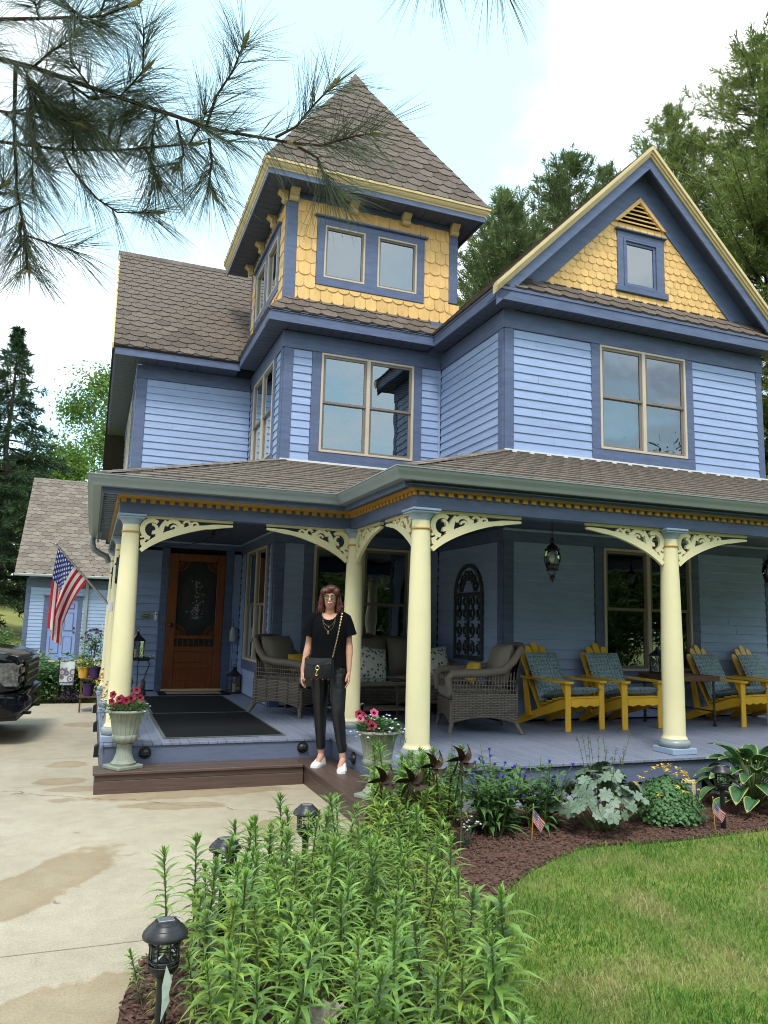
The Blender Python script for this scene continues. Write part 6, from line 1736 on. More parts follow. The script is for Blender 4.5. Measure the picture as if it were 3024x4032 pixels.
# jar on a hook right of the door
jr = thing('hanging_jar', 'pale glass jar feeder hung on a hook right of the door', 'jar', (2.14, 12.33, 0))
mat('milk_glass', (0.42, 0.44, 0.42), 0.2, 0.1, 12, 0, trans=.2)
MB().lathe([(.03, 1.12), (.055, 1.14), (.06, 1.20), (.055, 1.30), (.035, 1.33), (.035, 1.36)], 16).build('jar', 'milk_glass', jr, smooth=True)
t = MB(); t.tube([(0, .1, 1.48), (0, .02, 1.47), (0, 0, 1.42), (0, 0, 1.36)], .004, 5); t.tube([(0, 0, 1.12), (0, 0, .62)], .003, 5); t.build('hook', 'black_metal', jr)
# plant stand with lantern left of the door, dark figure at its foot
ps_ = thing('plant_stand', 'black scrolled iron plant stand between the left column and the door', 'stand', (.70, 11.75, FLOOR))
MB().lathe([(.14, .50), (.15, .51), (.15, .52), (.001, .52)], 20).build('top', 'iron', ps_)
for k in range(3):
    a = k * 2 * PI / 3 + .4; t = MB(); t.tube([(.13 * math.cos(a), .13 * math.sin(a), .50), (.17 * math.cos(a), .17 * math.sin(a), .44), (.13 * math.cos(a), .13 * math.sin(a), .34), (.08 * math.cos(a), .08 * math.sin(a), .18), (.14 * math.cos(a), .14 * math.sin(a), .0)], .008, 6); t.build('leg', 'iron', ps_, smooth=True)
lantern('candle_lantern', 'black domed candle lantern on the iron plant stand', (.66, 11.75, FLOOR + .521), .15, .42)
tr = thing('trailing_plant', 'small pale trailing plant on the iron plant stand', 'plant', (.80, 11.68, FLOOR + .52)); lf = MB()
for k in range(70):
    a = RNG.uniform(0, 6.28); leaf_strip(lf, (RNG.uniform(-.06, .06), RNG.uniform(-.06, .06), .01), (math.cos(a), math.sin(a), RNG.uniform(.2, 1)), (0, 0, 1), RNG.uniform(.05, .10), .02, 1.2, 3)
lf.build('foliage', 'leaf_grey', tr, recalc=False, kind='stuff')
for k in range(10):
    q = Vector((RNG.uniform(-.08, .1), RNG.uniform(-.1, .04), RNG.uniform(.03, .08))); f_ = MB().lathe([(.001, -.008), (.011, 0), (.001, .008)], 6, q); f_.build('flower', 'petal_white', tr)
mat('stone_figure', (0.10, 0.095, 0.08), 0.9, 0.3, 20, 0.4)
rb = thing('garden_figure', 'weathered squirrel-like stone figure under the plant stand', 'ornament', (.72, 11.55, FLOOR))
MB().lathe([(.001, 0), (.075, .005), (.085, .05), (.07, .10), (.04, .13), (.001, .14)], 16).build('body', 'stone_figure', rb, smooth=True); MB().lathe([(.001, .10), (.035, .12), (.04, .16), (.025, .19), (.001, .195)], 14, (.03, -.04, 0)).build('head', 'stone_figure', rb, smooth=True)
t = MB(); t.tube([(.02, .06, .04), (.05, .10, .12), (.05, .08, .21), (.04, .05, .24)], [.02, .035, .035, .012], 8); t.build('tail', 'stone_figure', rb, smooth=True)

# --- fluted urns
def urn(label, x, y, rz):
    o = thing('flower_urn', label, 'urn', (x, y, .18), rz)
    MB().box((-.125, -.125, .0), (.125, .125, .032), .006).build('plinth', 'urn', o)
    fl_n = 20
    MB().lathe([(.001, .032), (.105, .034), (.108, .05), (.095, .06), (.078, .085), (.063, .13), (.058, .19), (.066, .21), (.001, .212)], 80, wave=lambda th, z: .06 * abs(math.sin(fl_n * th / 2)) if .062 < z < .20 else 0).build('stem', 'urn', o, smooth=True, ang=50)
    MB().lathe([(.001, .205), (.06, .212), (.10, .235), (.112, .265), (.108, .29), (.09, .295)], 96, wave=lambda th, z: .07 * abs(math.sin(6 * th)) if .22 < z < .29 else 0, cap=False).build('gadroon', 'urn', o, smooth=True, ang=60)
    MB().lathe([(.09, .290), (.108, .292), (.112, .36), (.122, .42), (.140, .468), (.150, .475)], 120, wave=lambda th, z: .085 * max(0, math.cos(fl_n * th)) ** 4 if .295 < z < .47 else 0, cap=False).build('bowl', 'urn', o, smooth=True, ang=60)
    MB().lathe([(.145, .470), (.172, .476), (.182, .486), (.180, .496), (.165, .502), (.15, .498), (.145, .48)], 48, cap=False).build('rim', 'urn', o, smooth=True)
    MB().lathe([(.001, .475), (.15, .475)], 32, cap=False).build('potting_soil', 'mulch', o)
    return o
urn('fluted pedestal urn of dark red petunias at the left end of the step', .36, 7.25, .55); urn('fluted pedestal urn of white and pink flowers standing right of the woman', 2.13, 5.64, .55)
def petunias(label, x, y, z, red, white, seed, pinkside=False):
    rg = random.Random(seed); o = thing('petunia_plant', label, 'flowers', (x, y, z)); lf, st = MB(), MB()
    for k in range(420):
        a = rg.uniform(0, 6.28); r_ = math.sqrt(rg.random()) * .17; zz_ = .02 + .09 * (1 - (r_ / .2) ** 2) * rg.uniform(.2, 1.1); q = Vector((math.cos(a) * r_, math.sin(a) * r_, zz_))
        leaf_strip(lf, q, (math.cos(a) * rg.uniform(.3, 1), math.sin(a) * rg.uniform(.3, 1), rg.uniform(.0, .9)), (0, 0, 1), rg.uniform(.025, .05), .02, .8, 2, wprof=lambda t: 1 - .3 * t)
    lf.build('foliage', 'leaf_mid' if red > 6 else 'leaf_cory', o, recalc=False, kind='stuff')
    for k in range(red):
        a = rg.uniform(0, 6.28); r_ = rg.uniform(.03, .16); zz_ = rg.uniform(.08, .20) if rg.random() < .4 else rg.uniform(.06, .14)
        if pinkside: q = Vector((-rg.uniform(.06, .20), rg.uniform(-.14, .04), rg.uniform(.07, .17)))
        else: q = Vector((math.cos(a) * r_, math.sin(a) * r_ - .04, zz_))
        st.tube([(q.x * .4, q.y * .4, .03), q], .002, 4)
        d = Vector((rg.uniform(-.5, .5) - .25, -1, rg.uniform(-.1, .6))).normalized(); u_ = d.orthogonal().normalized(); v_ = d.cross(u_); R_ = rg.uniform(.026, .036)
        fl_ = part_empty('flower', o, q)
        pm = MB(); N = 25; ring = []
        for j in range(N):
            th = j * 2 * PI / N; rr = R_ * (1 + .10 * math.cos(5 * th)); ring.append(u_ * rr * math.cos(th) + v_ * rr * math.sin(th) + d * (.004 + .003 * math.cos(10 * th)))
        inn = [u_ * R_ * .42 * math.cos(j * 2 * PI / N) + v_ * R_ * .42 * math.sin(j * 2 * PI / N) for j in range(N)]
        pm.add(ring + inn, [(j, (j + 1) % N, N + (j + 1) % N, N + j) for j in range(N)]); pm.build('petals', 'petal_pink' if (pinkside and rg.random() < .7) else 'petal_red', fl_, smooth=True, recalc=False)
        pm = MB(); pm.add(inn + [-d * .03], [(j, (j + 1) % N, N) for j in range(N)]); pm.build('throat', 'petal_dark', fl_, recalc=False)
    for k in range(white):
        a = rg.uniform(0, 6.28); r_ = rg.uniform(.05, .23); zz_ = .10 * (1 - (r_ / .2) ** 2) + rg.uniform(-.01, .05); q = Vector((math.cos(a) * r_, math.sin(a) * r_, zz_)); fm_ = MB()
        for j in range(5):
            b = j * 2 * PI / 5; leaf_strip(fm_, q, (math.cos(b), math.sin(b) - .4, .6), (0, 0, 1), .017, .016, .1, 2, wprof=lambda t: .6 + .5 * t)
        fm_.build('small_flower', rg.choice(['petal_white', 'petal_white', 'petal_lilac']), o, recalc=False)
    for k in range(8 if white > 10 else 4):      # trailing shoots over the rim
        a = rg.uniform(-2.6, -.4); p0 = Vector((.15 * math.cos(a), .15 * math.sin(a), .03)); p1 = p0 * 1.45 + Vector((0, 0, -.03)); p2 = p1 * 1.08 + Vector((0, 0, -rg.uniform(.05, .12)))
        st.tube([p0, p1, p2], .0022, 4); l2 = MB()
        for j in range(9):
            t = j / 9; q = p1.lerp(p2, t); b = rg.uniform(0, 6.28); leaf_strip(l2, q, (math.cos(b), math.sin(b), .3), (0, 0, 1), .022, .013, .6, 2)
        l2.build('trailing_shoot', 'leaf_cory', o, recalc=False, kind='stuff')
    st.build('stems', 'stem_green', o, kind='stuff')
petunias('dark red petunias in the left urn', .36, 7.25, .655, 17, 5, 41); petunias('white and lilac blooms with pink petunias in the right urn', 2.13, 5.64, .655, 6, 48, 42, True)

# --- dome step lights, louvred side lights
def dome(label, x, y, z, rz):
    o = thing('step_light', label, 'light', (x, y, z), rz, 'dome lights on the porch rim')
    N = 14; vs = []; 
    MB().lathe([(.001, 0), (.055, 0), (.055, .006), (.001, .006)], 18, M=Matrix.Rotation(PI / 2, 4, 'X')).build('back_plate', 'black', o)
    m_ = MB(); m_.lathe([(.048 * math.cos(t), .048 * math.sin(t)) for t in np.linspace(0, PI / 2 - .02, 8)], 18, M=Matrix.Translation((0, -.006, 0)) @ Matrix.Rotation(PI / 2, 4, 'X') @ Matrix.Diagonal((1, .8, .62, 1))); m_.build('hood', 'black_metal', o, smooth=True)
    MB().box((-.050, -.040, -.016), (.050, -.006, -.008), .002).build('lip', 'black', o)
dome('black dome step light left of the door mats', .55, 7.42, .275, 0); dome('black dome step light on the rim beside the woman', 2.02, 7.42, .275, 0); dome('black dome step light behind the woman, facing the drive', 2.318, 6.75, .275, -PI / 2)
def sidelight(y, label):
    o = thing('side_light', label, 'light', (.165, y, .22), -PI / 2, 'louvred lights along the porch side')
    MB().prism([(-.05, 0, -.06), (-.05, -.045, -.06), (-.05, -.045, .03), (-.05, 0, .065)], (.1, 0, 0)).build('housing', 'black', o)
    for k in range(4): MB().box((-.036, -.0475, -.045 + k * .02), (.036, -.0455, -.036 + k * .02)).build('louvre', 'white', o)
sidelight(8.0, 'black louvred light on the porch side nearest the urn'); sidelight(9.7, 'middle black louvred light on the porch side'); sidelight(11.5, 'rear black louvred light on the porch side')

# --- solar path lights
def solar(label, x, y, h_, sc=1.0):
    o = thing('solar_light', label, 'light', (x, y, 0), RNG.uniform(-.3, .3), 'solar path lights in the bed'); s = sc
    R_ = .076 * s; zt = h_
    MB().lathe([(.001, zt), (R_ * .5, zt - .002), (R_ * .56, zt - .010), (R_ * .62, zt - .011), (R_ * .74, zt - .022), (R_ * .80, zt - .023), (R_ * .97, zt - .038), (R_, zt - .046), (R_ * .97, zt - .053), (R_ * .6, zt - .050)], 36).build('cap', 'black_metal', o, smooth=True, ang=25)
    MB().box((-.026 * s, -.02 * s, zt - .004), (.026 * s, .02 * s, zt + .0025), .001).build('solar_panel', 'metal_grey', o)
    zb = zt - .165
    MB().lathe([(.046 * s, zt - .06), (.046 * s, zb + .03)], 24, cap=False).build('glass', 'glass_clear', o, smooth=True)
    for k in range(8):
        a = k * PI / 4 + .2; t = MB(); t.tube([(.051 * s * math.cos(a), .051 * s * math.sin(a), zt - .06), (.051 * s * math.cos(a), .051 * s * math.sin(a), zb + .02)], .0026, 5); t.build('bar', 'black', o)
    for z in (zt - .075, zb + .042, zb + .028): t = MB(); t.tube([(.051 * s * math.cos(a), .051 * s * math.sin(a), z) for a in np.linspace(0, 2 * PI, 25)], .0028, 5, cap=False); t.build('ring', 'black', o)
    MB().lathe([(.001, zb + .055), (.012, zb + .05), (.036, zb + .033), (.04, zb + .028)], 12).build('reflector', 'silver', o)
    MB().lathe([(.05 * s, zb + .028), (.05 * s, zb + .015), (.035 * s, zb - .005), (.02, zb - .015), (.018, zb - .03), (.018, .0), (.003, -.05)], 20).build('post', 'black', o, smooth=True)
solar('solar path light nearest the camera at the corner of the bed', .315, 2.82, .485); solar('solar path light half sunk in lilies, second from the camera', .68, 3.83, .46); solar('solar path light half hidden by lilies in front of the step', 1.23, 4.38, .46); solar('solar path light standing in front of the yellow edged hosta', 4.63, 4.75, .47)

# --- rusty flower spinners
mat('bronze', (0.060, 0.036, 0.026), 0.35, 0.4, 8, 0.1, metal=0.75)
def spinner(label, x, y, h_, rz, lean=0):
    o = thing('flower_spinner', label, 'garden stake', (x, y, 0), rz, 'bronze flower spinners')
    t = MB(); t.tube([(0, 0, -.05), (0, 0, h_ * .55), (lean * .3, 0, h_ * .8), (lean, -.02, h_ - .02), (lean * 1.2 - .03, -.06, h_)], .005, 6); t.build('stake', 'bronze', o)
    c_ = Vector((lean * 1.2 - .03, -.075, h_))
    for k in range(6):
        a = k * PI / 3 + .3; pm = MB()
        d = Vector((math.cos(a), -.25, math.sin(a)))
        n_ = 6; vs = []; fs = []
        for i in range(n_ + 1):
            t_ = i / n_; an = a + .75 * t_; r_ = .122 * t_ + .006; wv = .0215 * math.sin(PI * min(1, t_ * .9 + .1)) ** .8 * (1 - t_ ** 4)
            p = c_ + Vector((math.cos(an) * r_, -.035 * math.sin(PI * t_), math.sin(an) * r_)); s_ = Vector((-math.sin(an), .5, math.cos(an))).normalized()
            vs += [p + s_ * wv, p, p - s_ * wv + Vector((0, -.01, 0))]
        for i in range(n_): b = 3 * i; fs += [(b, b + 1, b + 4, b + 3), (b + 1, b + 2, b + 5, b + 4)]
        pm.add(vs, fs); pm.build('petal', 'bronze', o, smooth=True, recalc=False)
    for k in range(2):
        pm = MB(); s_ = (-1) ** k; leaf_strip(pm, (0, 0, h_ * (.38 + .14 * k)), (s_, -.2, .7), (0, 0, 1), .13, .05, 1.3, 5); pm.build('leaf', 'bronze', o, smooth=True, recalc=False)
spinner('bronze flower spinner leaning left, first from the woman', 1.83, 4.74, .50, .2, -.03); spinner('bronze flower spinner, second from the woman', 1.98, 4.72, .49, -.1, .03); spinner('tall bronze flower spinner with one bright petal below the front column', 2.22, 4.86, .55, .2, -.02); spinner('tallest bronze flower spinner, furthest right', 2.36, 4.86, .58, .1, .05)

# --- flags
def flag_mat(name, W_, H_):
    """stars and stripes by cloth UV"""
    m, nt, p = _new(name); L = nt.links.new
    t = _n(nt, 'ShaderNodeTexCoord'); s = _n(nt, 'ShaderNodeSeparateXYZ'); L(t.outputs['UV'], s.inputs[0])
    def M1(op, a, b):
        n = _n(nt, 'ShaderNodeMath', operation=op)
        for i, v in enumerate((a, b)):
            if isinstance(v, (int, float)): n.inputs[i].default_value = v
            else: L(v, n.inputs[i])
        return n.outputs[0]
    st_ = M1('LESS_THAN', M1('MODULO', M1('MULTIPLY', s.outputs[1], 6.5), 1.0), .5)
    m1 = _n(nt, 'ShaderNodeMix', data_type='RGBA'); L(st_, m1.inputs['Factor']); m1.inputs['A'].default_value = (.72, .70, .68, 1); m1.inputs['B'].default_value = (.48, .012, .03, 1)
    can = M1('MULTIPLY', M1('LESS_THAN', s.outputs[0], .40), M1('GREATER_THAN', s.outputs[1], .4615))
    # stars: small discs on an offset grid
    u = M1('MULTIPLY', s.outputs[0], 6 / .40); v = M1('MULTIPLY', M1('SUBTRACT', s.outputs[1], .4615), 9 / .5385)
    row = M1('FLOOR', v, 0); off = M1('MULTIPLY', M1('MODULO', row, 2.0), .5)
    du = M1('SUBTRACT', M1('FRACT', M1('ADD', u, off), 0), .5); dv = M1('MULTIPLY', M1('SUBTRACT', M1('FRACT', v, 0), .5), .75)
    ang_ = M1('ARCTAN2', du, dv); rad_ = M1('SQRT', M1('ADD', M1('MULTIPLY', du, du), M1('MULTIPLY', dv, dv)), 0)
    pt = M1('ADD', .22, M1('MULTIPLY', M1('COSINE', M1('MULTIPLY', ang_, 5.0), 0), .09))
    star = M1('LESS_THAN', rad_, pt)
    m2 = _n(nt, 'ShaderNodeMix', data_type='RGBA'); L(star, m2.inputs['Factor']); m2.inputs['A'].default_value = (.018, .030, .20, 1); m2.inputs['B'].default_value = (.7, .7, .7, 1)
    m3 = _n(nt, 'ShaderNodeMix', data_type='RGBA'); L(can, m3.inputs['Factor']); L(m1.outputs['Result'], m3.inputs['A']); L(m2.outputs['Result'], m3.inputs['B'])
    L(m3.outputs['Result'], p.inputs['Base Color']); p.inputs['Roughness'].default_value = .7
    tr_ = _n(nt, 'ShaderNodeBsdfTranslucent'); L(m3.outputs['Result'], tr_.inputs['Color']); ms = _n(nt, 'ShaderNodeMixShader'); ms.inputs[0].default_value = .35
    L(p.outputs[0], ms.inputs[1]); L(tr_.outputs[0], ms.inputs[2]); L(ms.outputs[0], nt.nodes['Material Output'].inputs['Surface'])
    MATS[name] = m
flag_mat('stars_stripes', 1, 1)
def cloth(nu, nv, fn, uvf, name, m, parent, **tags):
    vs = [fn(i / nu, j / nv) for j in range(nv + 1) for i in range(nu + 1)]; fs = [(j * (nu + 1) + i, j * (nu + 1) + i + 1, (j + 1) * (nu + 1) + i + 1, (j + 1) * (nu + 1) + i) for j in range(nv) for i in range(nu)]
    me = bpy.data.meshes.new(name); me.from_pydata([tuple(v) for v in vs], [], fs); ul = me.uv_layers.new(name='UVMap')
    for lp in me.loops:
        k = lp.vertex_index; ul.data[lp.index].uv = uvf((k % (nu + 1)) / nu, (k // (nu + 1)) / nv)
    me.polygons.foreach_set('use_smooth', [True] * len(me.polygons)); me.materials.append(MATS[m]); me.update()
    return link(name, me, parent, **tags)
bf = thing('house_flag', 'large stars and stripes flag on a silver pole angled from the side column', 'flag')
# hoist runs down the pole; the fly hangs towards the ground in folds
A_, B_ = Vector((-.378, 8.8, 2.205)), Vector((.20, 9.3, 1.60))
B_ = Vector((.19, 8.98, 1.60))
t = MB(); t.tube([A_ + (A_ - B_) * .03, B_], .011, 10); t.lathe([(.001, -.018), (.018, 0), (.001, .018)], 10, A_ + (A_ - B_) * .045); t.build('pole', 'metal_grey', bf, smooth=True)
MB().box((-.02, -.03, -.06), (.03, .03, .05), .005, Matrix.Translation(B_ + Vector((.0, 0, 0)))).build('pole_bracket', 'white', bf)
H0, H1 = A_ + Vector((0, 0, -.012)), A_.lerp(B_, .56) + Vector((0, 0, -.012))
def flagfn(u, v):
    # v = 0 lower end of hoist (towards the column), 1 at the pole tip; u runs out along the fly, which falls
    hp = H1.lerp(H0, v)
    down = Vector((-.06 - .16 * (1 - v) * (1 - u), 0, -1)).normalized()
    Lf = .86
    fall = hp + down * (u * Lf)
    # cloth gathers: bottom swings towards below the tip
    gx = -.40 + .10 * (1 - v) + .03 * math.sin(v * 9 + 1) 
    k = min(1, u * 1.5) ** .9
    x = fall.x * (1 - k) + gx * k
    y = fall.y + .055 * math.sin(v * 10 + u * 2.5) * min(1, u * 2.2) + .02 * math.sin(u * 8 + v * 4)
    z = hp.z - u * Lf * (.93 + .05 * v) + (1 - v) * .10 * u
    return Vector((x, y, z))
cloth(40, 28, flagfn, lambda u, v: (u, v), 'cloth', 'stars_stripes', bf)
def hand_flag(label, x, y, rz, lean):
    o = thing('hand_flag', label, 'flag', (x, y, 0), rz, 'small flags stuck in the bed'); o.rotation_euler = (0, lean, rz)
    t = MB(); t.tube([(0, 0, -.03), (0, 0, .24)], .003, 6); t.build('stick', 'amber', o); MB().lathe([(.001, .235), (.006, .242), (.001, .255)], 8).build('finial', 'gold', o, smooth=True)
    def fn(u, v): return Vector((u * .115 * (.55 + .2 * v) + .002, .022 * math.sin(u * 8 + v * 2) * u, .215 - (1 - v) * .088 - u * .075 * (1 + .2 * math.sin(v * 3))))
    cloth(14, 8, fn, lambda u, v: (u, v), 'cloth', 'stars_stripes', o)
hand_flag('small stars and stripes flag in front of the blue cornflowers', 3.02, 4.88, -.3, .05); hand_flag('small stars and stripes flag at the foot of the right solar light', 4.52, 4.72, -.3, -.04)

# --- glass ornaments in the bed
mat('pale_glass', (0.50, 0.60, 0.52), 0.12, 0.1, 20, 0.05, spec=.8, trans=.4)
gs = thing('glass_stake', 'pale green glass leaf ornament on a thin stake by the nearest solar light', 'ornament', (.30, 2.60, 0))
t = MB(); t.tube([(0, 0, -.03), (0, 0, .30)], .003, 5); t.build('stake', 'black_metal', gs)
m_ = MB(); m_.add([(0, 0, .43), (.014, -.012, .40), (.018, -.01, .385), (.012, -.004, .35), (.016, 0, .325), (0, -.004, .29), (-.008, .004, .265), (-.008, -.004, .33), (-.010, .0, .37)], [(0, 1, 2, 8), (8, 2, 3, 7), (7, 3, 4, 5), (7, 5, 6)]); m_.prism([(.010, .004, .40), (.022, .008, .395), (.006, .012, .31)], (0, .003, 0)); m_.build('glass_blade', 'pale_glass', gs)
sh_ = thing('glass_flower', 'ruffled pink and clear glass flower ornament low among the lilies', 'ornament', (.775, 2.52, 0), .2)
mat('pink_glass', (0.62, 0.40, 0.34), 0.1, 0.55, 26, 0.3, 30, spec=.8, trans=.35, hue=(1.3, 1.5, 1.5))
t = MB(); t.tube([(0, 0, -.03), (0, 0, .22)], .005, 6); t.build('stake', 'black_metal', sh_)
n_, m2_ = 36, 6; vs = []
for i in range(m2_ + 1):
    for k in range(n_ + 1):
        a = (k / n_ - .5) * 4.2; t_ = i / m2_; r_ = .012 + .062 * t_
        vs.append((r_ * math.sin(a) * (1.0), -.02 * t_ + .016 * t_ * math.sin(a * 9), .22 + .075 * t_ * (.65 + .45 * math.cos(a)) + .008 * t_ * math.cos(a * 9)))
MB().add(vs, [(i * (n_ + 1) + k, i * (n_ + 1) + k + 1, (i + 1) * (n_ + 1) + k + 1, (i + 1) * (n_ + 1) + k) for i in range(m2_) for k in range(n_)]).build('ruffled_petal', 'pink_glass', sh_, smooth=True, recalc=False, ang=180)
# ------------------------------------------------------------------ garage
ga = thing('garage', 'blue clapboard garage with brown shingle roof and a panelled door behind the drive', 'garage')
GYF, GX0, GX1 = 27.0, -2.0, 4.2
MB().box((GX0 + .1, GYF + .1, -.1), (GX1, 34.5, 2.6)).build('wall_core', 'interior', ga)
MB().prism([(GX0 + .05, GYF + .1, 2.6), (GX0 + .05, 34.5, 2.6), (GX0 + .05, 30.8, 6.2)], (6.2, 0, 0)).build('gable_wall', 'siding', ga)
_h = house; 
def gsid(u0, u1, v0, v1):
    w_ = part_empty('wall', ga); siding(w_, 'F', GYF, u0, u1, v0, v1)
gsid(GX0 + .14, -1.44, .05, 2.33); gsid(-1.438, -.282, 2.09, 2.33); gsid(-.28, 1.4, .05, 2.33)
board(ga, 'corner_board', 'F', GYF, GX0, GX0 + .138, .0, 2.33, -.05, .024)
board(ga, 'frieze_board', 'F', GYF, GX0, GX1, 2.332, 2.62, -.05, .028)
dr = part_empty('door', ga); mat('door_blue', (0.20, 0.27, 0.52), 0.5, 0.05, 4, 0.02)
fr = FR('F', GYF)
fbox(MB(), fr, -1.28, -.42, .03, 1.96, -.03, .0, .004).build('leaf', 'door_blue', dr)
for (u0, u1) in ((-1.19, -.90), (-.80, -.51)):
    for (v0, v1) in ((.22, .78), (.95, 1.55), (1.66, 1.84)):
        fbox(MB(), fr, u0, u1, v0, v1, .0005, .010, .004).build('panel_mould', 'trim', dr); fbox(MB(), fr, u0 + .03, u1 - .03, v0 + .03, v1 - .03, .0105, .016, .008).build('panel', 'door_blue', dr)
for u0, u1, v0, v1 in ((-1.44, -1.282, 0, 2.0), (-.418, -.282, 0, 2.0), (-1.44, -.282, 1.962, 2.06)): fbox(MB(), fr, u0, u1, v0, v1, -.02, .03 + .001 * (v0 > 1), .004).build('casing', 'trim', dr)
fbox(MB(), fr, -1.48, -.24, 2.061, 2.085, -.02, .06, .004).build('cap', 'trim', dr)
for z in (.92, 1.06): MB().lathe([(.001, 0), (.03, 0), (.03, .03), (.001, .035)], 12, M=Matrix.Translation((-.49, GYF - .001, z)) @ Matrix.Rotation(PI / 2, 4, 'X')).build('knob', 'black_metal', dr, smooth=True)
fbox(MB(), fr, -.215, -.12, .1, 2.62, .03, .10, .01).build('downspout', 'gutter', ga)
fbox(MB(), fr, -1.7, .0, -.05, .02, .0, .6, .01).build('stoop', 'concrete', ga)
GS = []
ez, ey = 2.76, GYF - .42
rf = MB().prism([(GX0 - .35, ey, ez - .04), (GX0 - .35, 30.8, 6.48), (GX0 - .35, 34.8, ez - .04), (GX0 - .35, 34.8, ez - .1), (GX0 - .35, 30.8, 6.40), (GX0 - .35, ey, ez - .1)], (6.5, 0, 0)).build('roof', 'roof_dark', ga)
S_ = Vector((0, 30.8 - ey, 6.5 - ez + .03)); sl = S_.length
shingles(rf, (GX0 - .35, ey, ez - .03), (1, 0, 0), [(0, 0), (3.4, 0), (3.4, sl), (0, sl)], 'shingle_light', .29, .205, S=S_, store=GS)
emit(GS, 290, 'shingle', 'shingles', ga)
fbox(MB(), FR('F', ey), GX0 - .36, GX1, ez - .10, ez - .045, -.02, .06, .01).build('gutter', 'gutter', ga); fbox(MB(), FR('F', ey), GX0 - .36, GX1, ez - .044, ez - .02, -.04, .062, .004).build('drip_edge', 'flash_white', ga)

# ------------------------------------------------------------------ truck
mat('car_black', (0.005, 0.006, 0.008), 0.10, 0.1, 2, 0, spec=.35)
mat('car_trim', (0.012, 0.012, 0.013), 0.5, 0.1, 4, 0)
mat('tyre', (0.016, 0.016, 0.016), 0.85, 0.2, 10, 0.2)
mat('lens', (0.11, 0.115, 0.12), 0.10, 0.8, 30, 0.3, 12, spec=.9, metal=.5)
mat('orange_lens', (0.5, 0.10, 0.03), 0.15, 0.2, 8, 0)
tk = thing('pickup_truck', 'shiny black pickup truck nosing in from the left edge on the drive', 'truck', (-.72, 10.75, 0), rad(-3))
def rsec(xs, hw, name, m='car_black', zb=None):
    """body panel lofted along x from rounded cross sections (x, z_bottom, z_top, half width, corner radius)"""
    vs = []; n_ = 0; fs = []
    for (x, z0, z1, w_, r_) in xs:
        ring = []
        for cxs, czs, a0 in ((1, 1, 0), (-1, 1, PI / 2), (-1, -1, PI), (1, -1, 1.5 * PI)):
            rr = r_ if czs > 0 else min(r_, .05)
            for k in range(5):
                a = a0 + k * PI / 8; ring.append((x, cxs * (w_ - rr) + rr * math.cos(a), (z1 - rr if czs > 0 else z0 + rr) + rr * math.sin(a)))
        n_ = len(ring); vs += ring
    for i in range(len(xs) - 1):
        for k in range(n_): fs.append((i * n_ + k, i * n_ + (k + 1) % n_, (i + 1) * n_ + (k + 1) % n_, (i + 1) * n_ + k))
    fs += [tuple(range(n_)), tuple((len(xs) - 1) * n_ + k for k in range(n_))]
    return MB().add(vs, fs).build(name, m, tk, smooth=True, ang=50)
rsec([(.035, .62, .95, .94, .05), (.0, .60, 1.00, .98, .07), (-.14, .58, 1.04, 1.0, .08), (-.5, .56, 1.09, 1.0, .08), (-1.3, .56, 1.15, 1.0, .08), (-1.75, .5, 1.17, 1.0, .08)], 1, 'front_clip')
rsec([(-1.76, .38, 1.18, 1.0, .08), (-4.0, .38, 1.16, 1.0, .08)], 1, 'cab_side'); rsec([(-1.7, 1.15, 1.2, .85, .02), (-2.35, 1.15, 1.84, .76, .14), (-3.9, 1.15, 1.86, .76, .14), (-4.0, 1.15, 1.2, .82, .03)], 1, 'cab', 'car_trim'); rsec([(-4.05, .5, 1.22, 1.0, .05), (-5.9, .5, 1.22, 1.0, .05)], 1, 'bed')
rsec([(.10, .36, .58, .90, .06), (.02, .32, .60, .99, .08), (-.30, .32, .60, 1.0, .06), (-.42, .34, .58, 1.0, .05)], 1, 'bumper', 'car_black')
rsec([(.055, .27, .36, .86, .03), (-.3, .26, .36, .93, .03)], 1, 'air_dam', 'car_trim')
MB().box((.06, -.60, .62), (.085, .60, .93), .02).build('grille', 'car_trim', tk)
for k in range(3): MB().box((.08, -.58, .68 + k * .09), (.10, .58, .715 + k * .09), .008).build('grille_bar', 'car_black', tk)
for s_ in (-1, 1):
    MB().prism([(.052, s_ * .62, .67), (-.08, s_ * .62, .67), (-.20, s_ * .62, .76), (-.27, s_ * .62, .925), (.0, s_ * .62, .93), (.052, s_ * .62, .89)], (0, s_ * .386, 0)).build('headlight', 'lens', tk)
    for z in (.70, .80): MB().box((.05, s_ * .80 - .11, z), (.078, s_ * .80 + .13, z + .075), .012).build('lamp_lens', 'lens', tk)
    MB().box((.085, s_ * .62 - .10, .385), (.104, s_ * .62 + .10, .47), .01).build('fog_lamp', 'car_trim', tk)
    MB().box((.05, s_ * .45 - .04, .30), (.16, s_ * .45 + .04, .33), .008).build('tow_hook', 'car_trim', tk)
    for xw in (-.72, -4.85):
        M_ = Matrix.Translation((xw, s_ * .86, .40)) @ Matrix.Rotation(PI / 2, 4, 'X'); wh = part_empty('wheel', tk)
        MB().lathe([(.25, -.13), (.38, -.13), (.40, -.10), (.40, .10), (.38, .13), (.25, .13)], 40, M=M_).build('tyre', 'tyre', wh, smooth=True); MB().lathe([(.001, -.09), (.24, -.10), (.25, -.12), (.25, .12), (.24, .10), (.001, .09)], 24, M=M_).build('rim', 'metal_grey', wh, smooth=True)
        MB().lathe([(.41, -.145), (.47, -.15), (.47, .15), (.41, .145)], 32, M=M_, cap=False).build('wheel_arch', 'car_trim', tk)

